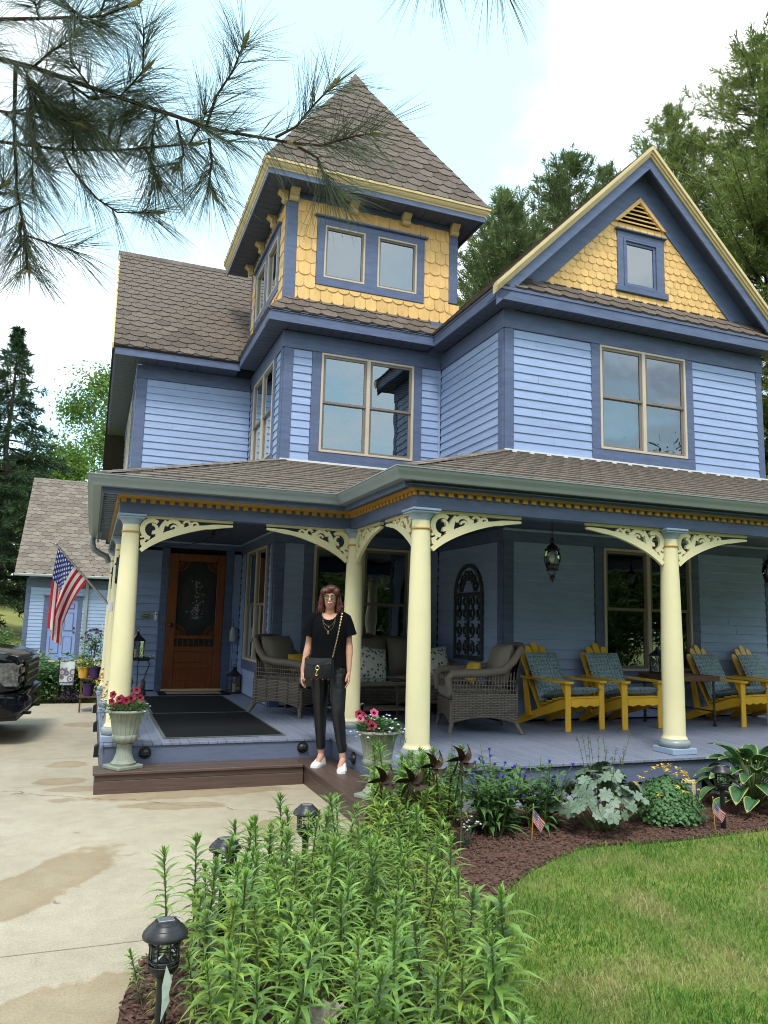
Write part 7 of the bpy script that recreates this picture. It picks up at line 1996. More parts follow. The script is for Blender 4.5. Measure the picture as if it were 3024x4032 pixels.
# ------------------------------------------------------------------ garden beyond the drive
def bush(name, label, cat, loc, R_, H_, n, m, size, seed, flowers=None):
    rg = random.Random(seed); o = thing(name, label, cat, loc); lf = MB()
    for k in range(n):
        a = rg.uniform(0, 6.28); c = rg.random() ** .7; ph = rg.uniform(-1.3, 1.5); q = Vector((R_ * c * math.cos(a) * math.cos(ph * .8), R_ * c * math.sin(a) * math.cos(ph * .8), H_ * (.48 + .5 * c * math.sin(ph)))); b = rg.uniform(0, 6.28)
        leaf_strip(lf, q, (math.cos(b), math.sin(b), rg.uniform(-.2, .9)), (0, 0, 1), size * rg.uniform(.7, 1.3), size * .5, .8, 2)
    lf.build('foliage', m, o, recalc=False, kind='stuff')
    t = MB()
    for k in range(5): a = k * 1.3; t.tube([(0, 0, -.02), (R_ * .3 * math.cos(a), R_ * .3 * math.sin(a), H_ * .5)], .008, 5)
    t.build('stems', 'stem_brown', o, kind='stuff')
    if flowers:
        for k in range(flowers[1]):
            a = rg.uniform(0, 6.28); ph = rg.uniform(0, 1.5); q = Vector((R_ * math.cos(a) * math.cos(ph), R_ * math.sin(a) * math.cos(ph), H_ * (.45 + .52 * math.sin(ph)))); f_ = MB()
            for j in range(5):
                b = j * 2 * PI / 5; leaf_strip(f_, q, (math.cos(b), -.4, math.sin(b)), (0, -1, 0), flowers[2], flowers[2] * .8, .1, 2, wprof=lambda t: .7 + .3 * t)
            f_.build('flower', flowers[0], o, recalc=False)
    return o
fg = thing('garden_flag', 'white garden flag of painted pansies on a hooked stake at the drive end', 'flag', (0, 0, 0))
def pansy_mat():
    m, nt, p = _new('pansy_print'); L = nt.links.new
    t = _n(nt, 'ShaderNodeTexCoord'); vo = _n(nt, 'ShaderNodeTexVoronoi'); vo.inputs['Scale'].default_value = 4.2; L(t.outputs['UV'], vo.inputs['Vector'])
    r = _n(nt, 'ShaderNodeValToRGB'); e = r.color_ramp.elements; e[0].position = .10; e[0].color = (.02, .015, .05, 1); e[1].position = .70; e[1].color = (.5, .55, .55, 1)
    for ps2, c in ((.20, (.55, .42, .08)), (.34, (.40, .36, .55)), (.46, (.10, .06, .22)), (.60, (.16, .20, .12))): x = e.new(ps2); x.color = c + (1,)
    L(vo.outputs['Distance'], r.inputs[0]); s = _n(nt, 'ShaderNodeSeparateXYZ'); L(t.outputs['UV'], s.inputs[0])
    gt = _n(nt, 'ShaderNodeMath', operation='GREATER_THAN'); gt.inputs[1].default_value = .74; L(s.outputs[1], gt.inputs[0]); lt3 = _n(nt, 'ShaderNodeMath', operation='LESS_THAN'); lt3.inputs[1].default_value = .14; L(s.outputs[1], lt3.inputs[0])
    a = _n(nt, 'ShaderNodeMix', data_type='RGBA'); L(gt.outputs[0], a.inputs['Factor']); L(r.outputs[0], a.inputs['A']); a.inputs['B'].default_value = (.55, .60, .60, 1)
    b = _n(nt, 'ShaderNodeMix', data_type='RGBA'); L(lt3.outputs[0], b.inputs['Factor']); L(a.outputs['Result'], b.inputs['A']); b.inputs['B'].default_value = (.07, .06, .16, 1)
    L(b.outputs['Result'], p.inputs['Base Color']); p.inputs['Roughness'].default_value = .8; MATS['pansy_print'] = m
pansy_mat()
cloth(6, 10, lambda u, v: Vector((-.42 + .23 * u, 14.24 + .02 * math.sin(u * 5), .30 + .40 * v)), lambda u, v: (u * .6, v), 'cloth', 'pansy_print', fg)
t = MB(); t.tube([(-.44, 14.25, -.05), (-.44, 14.25, .72), (-.43, 14.25, .75), (-.41, 14.25, .72), (-.42, 14.25, .706), (-.18, 14.25, .706)], .006, 6); t.build('stake', 'black_metal', fg)
tx = bpy.data.curves.new('lettering', 'FONT'); tx.body = 'Welcome'; tx.size = .052; tx.align_x = 'CENTER'; tx.extrude = .0005
_t = bpy.data.objects.new('lettering_curve', tx); COL.objects.link(_t); _me = bpy.data.meshes.new_from_object(_t.evaluated_get(bpy.context.evaluated_depsgraph_get())); bpy.data.objects.remove(_t); bpy.data.curves.remove(tx)
_me.materials.clear(); _me.materials.append(MATS['white']); link('lettering', _me, fg, Matrix.Translation((-.305, 14.212, .312)) @ Matrix.Rotation(PI / 2, 4, 'X'))
wc = thing('watering_can', 'old green watering can by the garage door', 'watering can', (-1.45, 26.3, .02), .2)
MB().lathe([(.001, 0), (.14, 0), (.15, .02), (.13, .26), (.11, .29)], 20).build('body', 'urn', wc, smooth=True)
t = MB(); t.tube([(.12, 0, .06), (.28, 0, .2), (.38, 0, .36)], [.03, .022, .016], 8); t.lathe([(.03, 0), (.06, .03)], 12, (.38, 0, .36)); t.build('spout', 'urn', wc, smooth=True)
t = MB(); t.tube([(-.12, 0, .05), (-.26, 0, .18), (-.22, 0, .33), (-.02, 0, .36), (.06, 0, .29)], .012, 7); t.build('handle', 'urn', wc, smooth=True)
for k, (x, y) in enumerate([(-.85, 14.7), (-.55, 14.6), (-.2, 14.65), (-.70, 15.3), (-.05, 15.3), (-1.05, 15.4), (-.35, 16.2), (-.9, 16.5), (-1.3, 14.9)]):
    bush('perennial', ['leafy green perennial at the drive end beside the truck', 'leafy green perennial left of the garden flag', 'leafy green perennial right of the garden flag', 'tall leafy perennial just behind the garden flag', 'leafy perennial below the purple climber', 'leafy perennial behind the truck nose', 'rear leafy perennial below the garage door', 'rear leafy perennial below the garage wall', 'leafy perennial hidden half behind the truck'][k], 'plant', (x, y, 0), .44, .60 + .12 * (k % 3), 620, 'leaf_cory' if k % 2 else 'leaf_mid', .11, 60 + k)
cm = bush('clematis', 'purple flowered clematis climbing a thin trellis in front of the garage', 'climber', (.10, 15.6, .62), .27, .62, 420, 'leaf_mid', .07, 71, ('petal_purple', 22, .035))
t = MB(); t.tube([(.12, .05, -.65), (.12, .05, .70)], .008, 5); t.tube([(-.12, .05, -.65), (-.10, .05, .5)], .008, 5); t.build('trellis', 'white', cm)
sd_ = thing('pot_stand', 'low wooden stand with painted pots beside the porch side', 'stand', (.05, 13.1, 0))
for z in (.22, .50): MB().box((-.13, -.2, z), (.17, .2, z + .02), .004).build('shelf', 'rust_wood', sd_)
for sx in (-.11, .15):
    for sy in (-.17, .17): MB().box((sx - .012, sy - .012, 0), (sx + .012, sy + .012, .5), .002).build('leg', 'rust_wood', sd_)
mat('pot_purple', (0.05, 0.02, 0.09), 0.5, 0.1, 5, 0); mat('pot_yellow', (0.62, 0.36, 0.05), 0.5, 0.1, 5, 0)
def pot(label, x, y, z, m, flower, seed, h_=.15):
    o = thing('flower_pot', label, 'pot', (x, y, z)); MB().lathe([(.001, 0), (.065, 0), (.085, h_), (.092, h_), (.092, h_ + .02), (.08, h_ + .02), (.001, h_)], 20).build('pot', m, o, smooth=True)
    bush('potted_flowers', label.replace('pot of', 'blooms in the pot of'), 'flowers', (x, y, z + h_ - .04), .13, .20, 110, 'leaf_mid', .045, seed, (flower, 12, .02))
pot('yellow pot of pale yellow pansies on the upper shelf', -.04, 13.0, .521, 'pot_yellow', 'petal_yellow', 81); pot('purple pot of purple pansies on the upper shelf', .12, 12.95, .521, 'pot_purple', 'petal_white', 82); pot('purple pot of pink flowers on the lower shelf', .05, 13.0, .241, 'pot_purple', 'petal_pink', 83, .17)
bush('marigold_plant', 'orange marigolds along the porch side behind the left column', 'flowers', (.30, 10.9, .40), .15, .48, 160, 'leaf_grey', .05, 84, ('petal_orange', 24, .022))
bush('marigold_plant', 'grey leaved orange flowered plant low behind the left urn', 'flowers', (.28, 9.2, .36), .13, .42, 160, 'leaf_grey', .05, 85, ('petal_orange', 12, .02))
bush('shrub', 'dark green leafy shrub at the left corner of the garage', 'shrub', (-2.6, 26.4, 0), .75, 1.0, 700, 'leaf_mid', .13, 86)
bush('shrub', 'low purple leaved shrub at the edge of the drive', 'shrub', (-.25, 14.45, 0), .30, .24, 300, 'petal_purple', .05, 87)

# ------------------------------------------------------------------ trees
mat('bark_pine', (0.060, 0.048, 0.040), 0.95, 0.3, 6, 0.6, 20, stretch=(1, 1, .2), dist=.03)
mat('needle_dark', (0.028, 0.060, 0.024), 0.6, 0.35, 1.1, 0, trans=.2, hue=(1.2, 1.15, 1))
mat('needle_pine', (0.085, 0.130, 0.045), 0.6, 0.4, .8, 0, trans=.25, hue=(1.25, 1.15, .9))
mat('needle_light', (0.150, 0.215, 0.062), 0.6, 0.35, .6, 0, trans=.28, hue=(1.25, 1.1, .9))
mat('leaf_decid', (0.10, 0.20, 0.030), 0.5, 0.4, .9, 0, trans=.35, hue=(1.3, 1.15, 1))
mat('leaf_decid_dark', (0.055, 0.110, 0.024), 0.5, 0.4, .9, 0, trans=.3, hue=(1.3, 1.15, 1))
def blades(name, P, D, L_, W_, m, parent, rs):
    """needles or narrow leaves as single thin triangles pairs (diamonds): P centres (n,3), D directions (n,3)"""
    n = len(P); D = D / np.linalg.norm(D, axis=1)[:, None]
    R_ = rs.normal(size=(n, 3)); S_ = np.cross(D, R_); S_ /= np.linalg.norm(S_, axis=1)[:, None] + 1e-9
    L_ = L_ * rs.uniform(.7, 1.25, n)[:, None]; W_ = W_ * rs.uniform(.7, 1.25, n)[:, None]
    V = np.stack([P, P + D * L_ * .45 + S_ * W_, P + D * L_, P + D * L_ * .45 - S_ * W_], 1).reshape(-1, 3)
    F_ = np.arange(4 * n).reshape(n, 4)
    return link(name, fast_mesh(name, V, F_, 4, m), parent, kind='stuff')
def conifer(name, label, cat, loc, H_, R_, z0, whorls, nb, m, seed, up=.25, droop=.0, tuft=9, ln=.26, wd=.018, group=None, shape=1.0, step=.16, sidel=.32):
    rs = np.random.RandomState(seed); o = thing(name, label, cat, loc, 0, group)
    t = MB(); n = 12; t.tube([(rs.uniform(-.08, .08) * (k > 0), rs.uniform(-.08, .08) * (k > 0), H_ * k / n) for k in range(n + 1)], [max(.015, H_ * .017 * (1 - k / n) ** .9) for k in range(n + 1)], 8); t.build('trunk', 'bark_pine', o, smooth=True)
    br = MB(); PP, DD = [], []
    for wv in range(whorls):
        f = wv / (whorls - 1); z = z0 + (H_ - z0) * (f ** .9) * .985
        for b in range(nb):
            a = rs.uniform(0, 2 * PI); Lb = (R_ * (1 - f) ** shape + .12 * R_ * (1 - f ** 3) + .10) * rs.uniform(.6, 1.15)
            el = up * (.4 + 1.0 * f) + rs.uniform(-.12, .12)
            d = np.array([math.cos(a) * math.cos(el), math.sin(a) * math.cos(el), math.sin(el)])
            p = np.array([0, 0, z]); pts_ = [p.copy()]; ns = 6
            for k in range(ns):
                d = d + np.array([0, 0, (-droop + .22 * (k / ns)) * .35]); d /= np.linalg.norm(d); p = p + d * Lb / ns; pts_.append(p.copy())
            if Lb > .5: br.tube(pts_, [max(.004, .011 * Lb * (1 - k / ns) + .004) for k in range(ns + 1)], 4, cap=False)
            pts_ = np.array(pts_); nt_ = max(3, int(Lb / step))
            for k in range(nt_):
                s = .22 + .78 * (k + rs.uniform(0, 1)) / nt_; i = min(ns - 1, int(s * ns)); q = pts_[i] + (pts_[i + 1] - pts_[i]) * (s * ns - i); dd = (pts_[i + 1] - pts_[i]); dd /= np.linalg.norm(dd) + 1e-9
                sd = np.array([-dd[1], dd[0], 0]) * rs.choice([-1, 1]); sl_ = sidel * Lb * (1.1 - s) * rs.uniform(.3, 1) 
                for j in range(max(1, int(sl_ / .14)) + 1):
                    c_ = q + (dd * .55 + sd * .8 + np.array([0, 0, rs.uniform(-.2, .25) - droop])) * (sl_ * (j + .4) / (max(1, int(sl_ / .14)) + 1))
                    for _ in range(tuft):
                        PP.append(c_ + rs.normal(0, .035, 3)); DD.append(dd * .7 + rs.normal(0, .55, 3) + np.array([0, 0, .18 - droop]))
    if br.v: br.build('limbs', 'bark_pine', o, recalc=False, kind='stuff')
    blades('crown', np.array(PP), np.array(DD), ln, wd, m, o, rs)
    return o
RG_ = 'pines behind the house'
conifer('pine_tree', 'dark green pine between the tower and the gable, its top highest there', 'pine tree', (14.3, 20.6, -.1), 17.8, 4.2, 4.0, 36, 9, 'needle_pine', 101, .60, group=RG_, ln=.24, wd=.015, step=.20, shape=.62)
conifer('pine_tree', 'lower dark pine just right of the tower', 'pine tree', (11.5, 20.0, -.1), 15.2, 4.0, 3.0, 32, 9, 'needle_pine', 102, .60, group=RG_, ln=.24, wd=.015, step=.20, shape=.6)
conifer('pine_tree', 'slender pine top showing just left of the gable peak', 'pine tree', (16.6, 21.5, -.1), 18.4, 3.8, 5.0, 32, 9, 'needle_pine', 103, .55, group=RG_, ln=.24, wd=.015, step=.20, shape=.62)
conifer('pine_tree', 'pine filling the gap between the two tallest pines', 'pine tree', (15.0, 19.2, -.1), 15.6, 4.0, 3.0, 30, 9, 'needle_pine', 108, .55, group=RG_, ln=.24, wd=.015, step=.20, shape=.6)
conifer('pine_tree', 'paler pine standing behind the tower eave', 'pine tree', (13.4, 23.5, -.1), 17.8, 4.2, 3.0, 30, 8, 'needle_light', 109, .55, group=RG_, ln=.24, wd=.015, step=.20, shape=.6)
conifer('larch_tree', 'tall feathery yellow-green conifer rising past the top right corner', 'conifer', (20.6, 18.2, -.1), 22.6, 5.8, 3.0, 44, 11, 'needle_light', 104, .42, .06, 8, .24, .016, step=.19, shape=.55)
conifer('larch_tree', 'feathery light green conifer behind the gable peak on the right', 'conifer', (18.6, 20.5, -.1), 20.8, 4.6, 4.0, 36, 10, 'needle_light', 105, .5, .02, 8, .24, .016, step=.20, shape=.6)
conifer('spruce_tree', 'tall dark spruce with drooping boughs behind the garage', 'spruce', (-4.0, 37, .5), 13.9, 4.3, 1.6, 34, 9, 'needle_dark', 106, -.05, .16, 8, .30, .024, step=.26, shape=1.15)
conifer('spruce_tree', 'second dark spruce at the left picture edge', 'spruce', (-7.2, 35, .4), 14.5, 4.4, 1.2, 30, 8, 'needle_dark', 107, -.05, .16, 8, .30, .024, step=.3, shape=1.15)
def broadleaf(label, loc, H_, R_, m, seed, n=16000, size=.24, group=None, trunk=.16, low=.30):
    rs = np.random.RandomState(seed); o = thing('broadleaf_tree', label, 'tree', loc, 0, group)
    t = MB(); t.tube([(0, 0, -.1), (.1, 0, H_ * .25), (0, .1, H_ * .5), (.1, 0, H_ * .85)], [trunk, trunk * .8, trunk * .5, .03], 8)
    ce = []
    for k in range(46):
        a = rs.uniform(0, 2 * PI); f = rs.uniform(low, .97); r_ = R_ * math.sin(PI * min(1, (f - low * .6) / (1.02 - low * .6))) ** .6 * rs.uniform(.35, 1); c_ = np.array([r_ * math.cos(a), r_ * math.sin(a), H_ * f]); ce.append((c_, R_ * rs.uniform(.16, .32)))
    t.build('trunk', 'bark_pine', o, smooth=True); lb = MB()
    for c_, r_ in ce[:24]: lb.tube([(0, 0, c_[2] * .55), tuple(c_ * np.array([.5, .5, .85])), tuple(c_)], [trunk * .3, trunk * .15, .012], 5)
    lb.build('limbs', 'bark_pine', o, smooth=True, kind='stuff')
    PP = np.concatenate([c_ + rs.normal(size=(n // 46, 3)) * r_ * .55 for c_, r_ in ce]); blades('crown', PP, rs.normal(size=PP.shape) + np.array([0, 0, -.2]), size, size * .27, m, o, rs)
    return o
broadleaf('bright green broadleaf tree between the garage and the left wing', (.2, 44, 0), 14.6, 4.4, 'leaf_decid', 111, 34000, .20)
broadleaf('green broadleaf tree far left beyond the spruce', (-9, 52, 1), 13, 5.5, 'leaf_decid_dark', 112, 20000, .26)
broadleaf('far broadleaf tree on the rise behind the truck', (-4.5, 60, 2), 9, 6, 'leaf_decid_dark', 113, 9000, .5, low=.1)
# trees across the road: the windows mirror them and they shade the porch front
b0 = broadleaf('broadleaf tree across the road, straight behind the camera', (-4, -13, 0), 7.0, 5.4, 'leaf_decid_dark', 121, 55000, .17, 'trees across the road', .3, .06)
for k, (x, y, s) in enumerate([(6.5, -14, 1.1), (15, -12, 1.0), (22, -5, 1.05), (-14, -9, 1.0), (-18, 2, 1.05), (1, -20, 1.1), (11, -20, 1.1), (27, 5, 1.1), (1.5, -12.5, .9), (10.8, -13, .92), (19, -9.5, .9), (-9, -12, .95), (24.5, 0, .95)]):  # smaller copies: unseen, added to close sky gaps and darken the porch
    dup(b0, (x, y, 0), k * 1.3, ['broadleaf tree across the road opposite the right wing', 'broadleaf tree across the road to the far right', 'broadleaf tree by the right end of the lawn', 'broadleaf tree across the road to the left', 'broadleaf tree beyond the left side of the drive', 'taller broadleaf tree of the back row straight behind', 'taller broadleaf tree of the back row to the right', 'broadleaf tree beside the right garden border', 'smaller added broadleaf tree right of the centre one, darkening the porch', 'smaller added broadleaf tree between the two right broadleaf trees, darkening the porch', 'smaller added broadleaf tree at the right bend, darkening the porch', 'smaller added broadleaf tree left of the centre one, darkening the porch', 'smaller added broadleaf tree at the end of the right lawn, darkening the porch'][k], None, s)

# ------------------------------------------------------------------ pine bough hanging into the view
mat('twig', (0.055, 0.038, 0.026), 0.9, 0.3, 60, 0.4, 200)
mat('needle_near', (0.11, 0.15, 0.085), 0.42, 0.35, 18, 0, spec=.5, trans=.25, hue=(1.15, 1.15, 1.1))
mat('candle_bud', (0.26, 0.24, 0.10), 0.7, 0.2, 60, 0)
TW_ = {
'main': [(-0.44, 1.51, 2.56), (-0.27, 1.42, 2.49), (-0.17, 1.39, 2.47), (0.01, 1.36, 2.43), (0.15, 1.32, 2.39), (0.28, 1.26, 2.36)],
'a': [(0.28, 1.26, 2.36), (0.32, 1.21, 2.335), (0.36, 1.14, 2.32), (0.38, 1.11, 2.31)], 'b': [(0.28, 1.26, 2.36), (0.33, 1.27, 2.35), (0.36, 1.3, 2.325), (0.39, 1.31, 2.315)],
'c': [(0.13, 1.33, 2.39), (0.14, 1.27, 2.42), (0.16, 1.22, 2.44), (0.17, 1.17, 2.46)], 'd': [(0.25, 1.27, 2.37), (0.28, 1.24, 2.38), (0.3, 1.2, 2.4), (0.32, 1.15, 2.41)],
'low': [(-0.45, 1.65, 2.43), (-0.25, 1.54, 2.4), (-0.12, 1.5, 2.39), (-0.01, 1.47, 2.4), (0.12, 1.41, 2.41)], 'e': [(-0.12, 1.5, 2.39), (-0.1, 1.51, 2.36), (-0.05, 1.51, 2.31), (-0.01, 1.51, 2.29), (0.06, 1.48, 2.29)],
'f': [(0.14, 1.35, 2.39), (0.15, 1.37, 2.36), (0.15, 1.39, 2.32), (0.16, 1.4, 2.31)], 'g': [(0.03, 1.44, 2.4), (0.05, 1.46, 2.37), (0.06, 1.47, 2.35)],
'h': [(-0.2, 1.4, 2.48), (-0.2, 1.45, 2.4), (-0.19, 1.49, 2.29), (-0.17, 1.51, 2.21), (-0.16, 1.52, 2.15)], 'i': [(-0.4, 1.42, 2.53), (-0.24, 1.35, 2.51), (-0.15, 1.31, 2.51), (-0.06, 1.28, 2.52), (-0.01, 1.23, 2.52)],
'j': [(-0.17, 1.39, 2.47), (-0.14, 1.35, 2.48), (-0.11, 1.32, 2.49), (-0.1, 1.3, 2.49)], 'k': [(-0.11, 1.38, 2.45), (-0.07, 1.38, 2.43), (-0.02, 1.35, 2.43), (0.02, 1.3, 2.46)], 'l': [(-0.18, 1.39, 2.46), (-0.17, 1.4, 2.41), (-0.13, 1.4, 2.39), (-0.09, 1.39, 2.38)],
'm': [(0.42, 0.96, 2.58), (0.41, 0.95, 2.53), (0.41, 0.95, 2.49), (0.42, 0.94, 2.475)], 'm2': [(0.42, 0.96, 2.58), (0.48, 0.92, 2.53), (0.5, 0.91, 2.49), (0.51, 0.9, 2.47)], 'n': [(-0.27, 1.53, 2.31), (-0.23, 1.52, 2.28), (-0.21, 1.49, 2.29)],
'o': [(-0.04, 1.47, 2.4), (-0.03, 1.43, 2.43), (-0.0, 1.38, 2.42)], 'p': [(-0.26, 1.47, 2.42), (-0.21, 1.45, 2.41), (-0.15, 1.42, 2.42), (-0.12, 1.41, 2.41)], 'q': [(0.08, 1.35, 2.41), (0.1, 1.39, 2.37), (0.09, 1.42, 2.36)]}
pt_ = thing('pine_tree', 'near pine whose dark long-needled bough hangs across the top left of the picture', 'pine tree')
t = MB(); t.tube([(-3.2, 1.9, -.1), (-3.18, 1.9, 2), (-3.2, 1.95, 6), (-3.15, 1.9, 11)], [.20, .18, .14, .05], 12); t.build('trunk', 'bark_pine', pt_, smooth=True)
t = MB(); t.tube([(-3.2, 1.95, 3.1), (-2.2, 1.9, 2.95), (-1.2, 1.72, 2.75), (-.44, 1.51, 2.56)], [.04, .03, .018, .008], 8); t.tube([(-1.2, 1.72, 2.75), (-.8, 1.70, 2.55), (-.45, 1.65, 2.43)], [.012, .008, .005], 6); t.tube([(-1.2, 1.72, 2.75), (-.8, 1.55, 2.62), (-.40, 1.42, 2.53)], [.012, .008, .005], 6)
t.tube([(-2.2, 1.9, 2.95), (-1.0, 1.4, 2.98), (-.1, 1.1, 2.85), (.42, .96, 2.58)], [.02, .014, .009, .004], 7); t.build('limb', 'twig', pt_, smooth=True)
rs = np.random.RandomState(17)
def needles_on(path, f0, n, L_, spread=.75, out=None):
    path = np.array(path); seg = np.linalg.norm(np.diff(path, axis=0), axis=1); cum = np.concatenate([[0], np.cumsum(seg)]); T_ = cum[-1]
    Q, D = [], []
    for _ in range(n):
        s = T_ * (f0 + (1 - f0) * rs.uniform(0, 1) ** .8); i = min(len(seg) - 1, np.searchsorted(cum, s) - 1); i = max(0, i)
        q = path[i] + (path[i + 1] - path[i]) * ((s - cum[i]) / seg[i]); d = (path[i + 1] - path[i]) / seg[i]
        r_ = rs.normal(size=3); r_ -= d * r_.dot(d); r_ /= np.linalg.norm(r_)
        for j in range(5):
            dd = d * rs.uniform(.55, 1.0) + r_ * spread * rs.uniform(.6, 1.25) + rs.normal(0, .09, 3); Q.append(q); D.append(dd / np.linalg.norm(dd))
    return np.array(Q), np.array(D)
def needle_mesh(Q, D, L_, W_, name):
    n = len(Q); L_ = (L_ * rs.uniform(.75, 1.15, n))[:, None]; R_ = rs.normal(size=(n, 3)); S_ = np.cross(D, R_); S_ /= np.linalg.norm(S_, axis=1)[:, None]
    g = np.array([0, 0, -1.0]); A = Q; B = Q + D * L_ * .5 + g * L_ * .03; C = Q + D * L_ + g * L_ * .13
    N2 = np.cross(D, S_)
    V = []; F_ = []
    w0, w1, w2 = W_, W_, W_ * .35
    V = np.stack([A + S_ * w0, A - S_ * w0 * .5 + N2 * w0 * .8, A - S_ * w0 * .5 - N2 * w0 * .8, B + S_ * w1, B - S_ * w1 * .5 + N2 * w1 * .8, B - S_ * w1 * .5 - N2 * w1 * .8, C + S_ * w2, C - S_ * w2 * .5 + N2 * w2 * .8, C - S_ * w2 * .5 - N2 * w2 * .8], 1).reshape(-1, 3)
    ix = (np.arange(n) * 9)[:, None]
    F_ = np.concatenate([ix + np.array([a, b, b + 3, a + 3]) for o_ in (0, 3) for a, b in ((o_, o_ + 1), (o_ + 1, o_ + 2), (o_ + 2, o_))], 0)
    return fast_mesh(name, V, F_, 4, 'needle_near')
NCOUNT = {'main': 150, 'low': 130, 'i': 90, 'a': 85, 'b': 85, 'h': 110, 'm': 40, 'm2': 40}
for nm, path in TW_.items():
    t = MB(); n_ = len(path); t.tube(path, [max(.0016, (.0055 if nm in ('main',) else .0038 if nm in ('low', 'h', 'i') else .0028) * (1 - .55 * k / (n_ - 1))) for k in range(n_)], 6); t.build('twig', 'twig', pt_, smooth=True)
    f0 = .25 if nm in ('main', 'low', 'i', 'h') else .15
    Q, D = needles_on(path, f0, int(.45 * NCOUNT.get(nm, 70)), .1)
    link('needle_spray', needle_mesh(Q, D, .108, .00045, 'needle_spray'), pt_, kind='stuff')
    e = Vector(path[-1]); d = (e - Vector(path[-2])).normalized()
    bd = MB(); bd.tube([e - d * .01, e + d * .008, e + d * .022], [.0032, .0042, .001], 6)
    for k in range(3): rv = Vector(rs.normal(size=3)); bd.tube([e, e + (d + rv * .4).normalized() * .014], [.0025, .001], 5)
    bd.build('bud', 'candle_bud', pt_, smooth=True)
# small side shoots thicken the left of the bough
for k in range(36):
    src = TW_[['main', 'low', 'i', 'p', 'l', 'h', 'k', 'main', 'low', 'p'][k % 10]]; i = rs.randint(0, len(src) - 1); q = Vector(src[i]).lerp(Vector(src[i + 1]), rs.uniform(0, 1))
    if q.x > .12 and k % 3: continue
    d = (Vector(src[i + 1]) - Vector(src[i])).normalized() * .5 + Vector(rs.normal(size=3)) * .55; d.normalize(); e = q + d * rs.uniform(.04, .10); p2 = [tuple(q), tuple(q.lerp(e, .5)), tuple(e)]
    t = MB(); t.tube(p2, [.0022, .0018, .0014], 5); t.build('twig', 'twig', pt_)
    Q, D = needles_on(p2, .1, 20, .1); link('needle_spray', needle_mesh(Q, D, .10, .00045, 'needle_spray'), pt_, kind='stuff')

# litter: a dry twig on the gutter and pine bits on the concrete
mat('dry_leaf', (0.20, 0.11, 0.06), 0.9, 0.3, 60, 0.2)
for lab, (x, y, z) in (('dry curled leaf caught on the porch gutter', (.72, 7.235, 2.772)), ('brown pine bit on the concrete left of the nearest joint', (-.06, 4.55, .004)), ('brown pine bit in the middle of the drive', (.02, 5.9, .004)), ('small twig on the concrete in front of the step', (1.15, 5.7, .004))):
    o = thing('dry_leaf', lab, 'leaf', (x, y, z), x * 7); m_ = MB()
    for k in range(2): a = k * 2.6; leaf_strip(m_, (0, 0, .002), (math.cos(a), math.sin(a), .12), (0, 0, 1), .03, .009, .3, 3)
    m_.build('blade', 'dry_leaf', o, recalc=False)
# ------------------------------------------------------------------ the woman on the step
mat('skin', (0.50, 0.27, 0.185), 0.5, 0.08, 12, 0.05, 90, hue=(1.05, 1.0, .97))
mat('hair', (0.034, 0.010, 0.008), 0.42, 0.6, 45, 0.6, 60, stretch=(2.2, 2.2, .25), hue=(2.2, 1.8, 1.6), dist=.01, spec=.5)
mat('shirt_black', (0.004, 0.0045, 0.006), 0.9, 0.2, 12, 0.2, 50, spec=.08)
mat('pants_black', (0.007, 0.008, 0.010), 0.34, 0.3, 7, 0.5, 22, spec=.45, dist=.012)
mat('leather_black', (0.008, 0.009, 0.012), 0.38, 0.2, 20, 0.3, 90, spec=.5)
mat('lens_dark', (0.045, 0.040, 0.020), 0.08, 0.2, 8, 0, spec=.8)
mat('lips', (0.42, 0.10, 0.09), 0.45, 0.1, 20, 0)
wo = thing('person', 'woman with auburn bob and sunglasses in black top and trousers standing on the step', 'person', (2.075, 6.86, .18), -YAW)
wo.scale = (.93, .95, 1.0)
def capsule(mb, p, q, r0, r1, seg=12, flat=1.0):
    p, q = Vector(p), Vector(q); d = (q - p).normalized(); pts_, rs_ = [], []
    for a in (.02, .35, .75, 1.15): pts_.append(p - d * r0 * math.cos(a)); rs_.append(r0 * math.sin(a))
    for t in (0, .25, .5, .75, 1): pts_.append(p.lerp(q, t)); rs_.append(r0 + (r1 - r0) * t)
    for a in (1.15, .75, .35, .02): pts_.append(q + d * r1 * math.cos(a)); rs_.append(r1 * math.sin(a))
    mb.tube(pts_, rs_, seg, flat=flat)
def ellip(mb, c, r, seg=20, M=None):
    c = Vector(c); mb.lathe([(math.sin(t), -math.cos(t)) for t in np.linspace(.03, PI - .03, 14)], seg, M=(M or Matrix.Translation(c)) @ Matrix.Diagonal((r[0], r[1], r[2], 1)))
def remeshed(mb, name, m, vox, sm, parent):
    o = mb.build(name, m, parent, smooth=True, ang=180)
    r = o.modifiers.new('r', 'REMESH'); r.mode = 'VOXEL'; r.voxel_size = vox; r.use_smooth_shade = True
    s_ = o.modifiers.new('s', 'SMOOTH'); s_.iterations = sm; s_.factor = .5
    dg = bpy.context.evaluated_depsgraph_get(); me = bpy.data.meshes.new_from_object(o.evaluated_get(dg)); o.modifiers.clear(); o.data = me
    return o
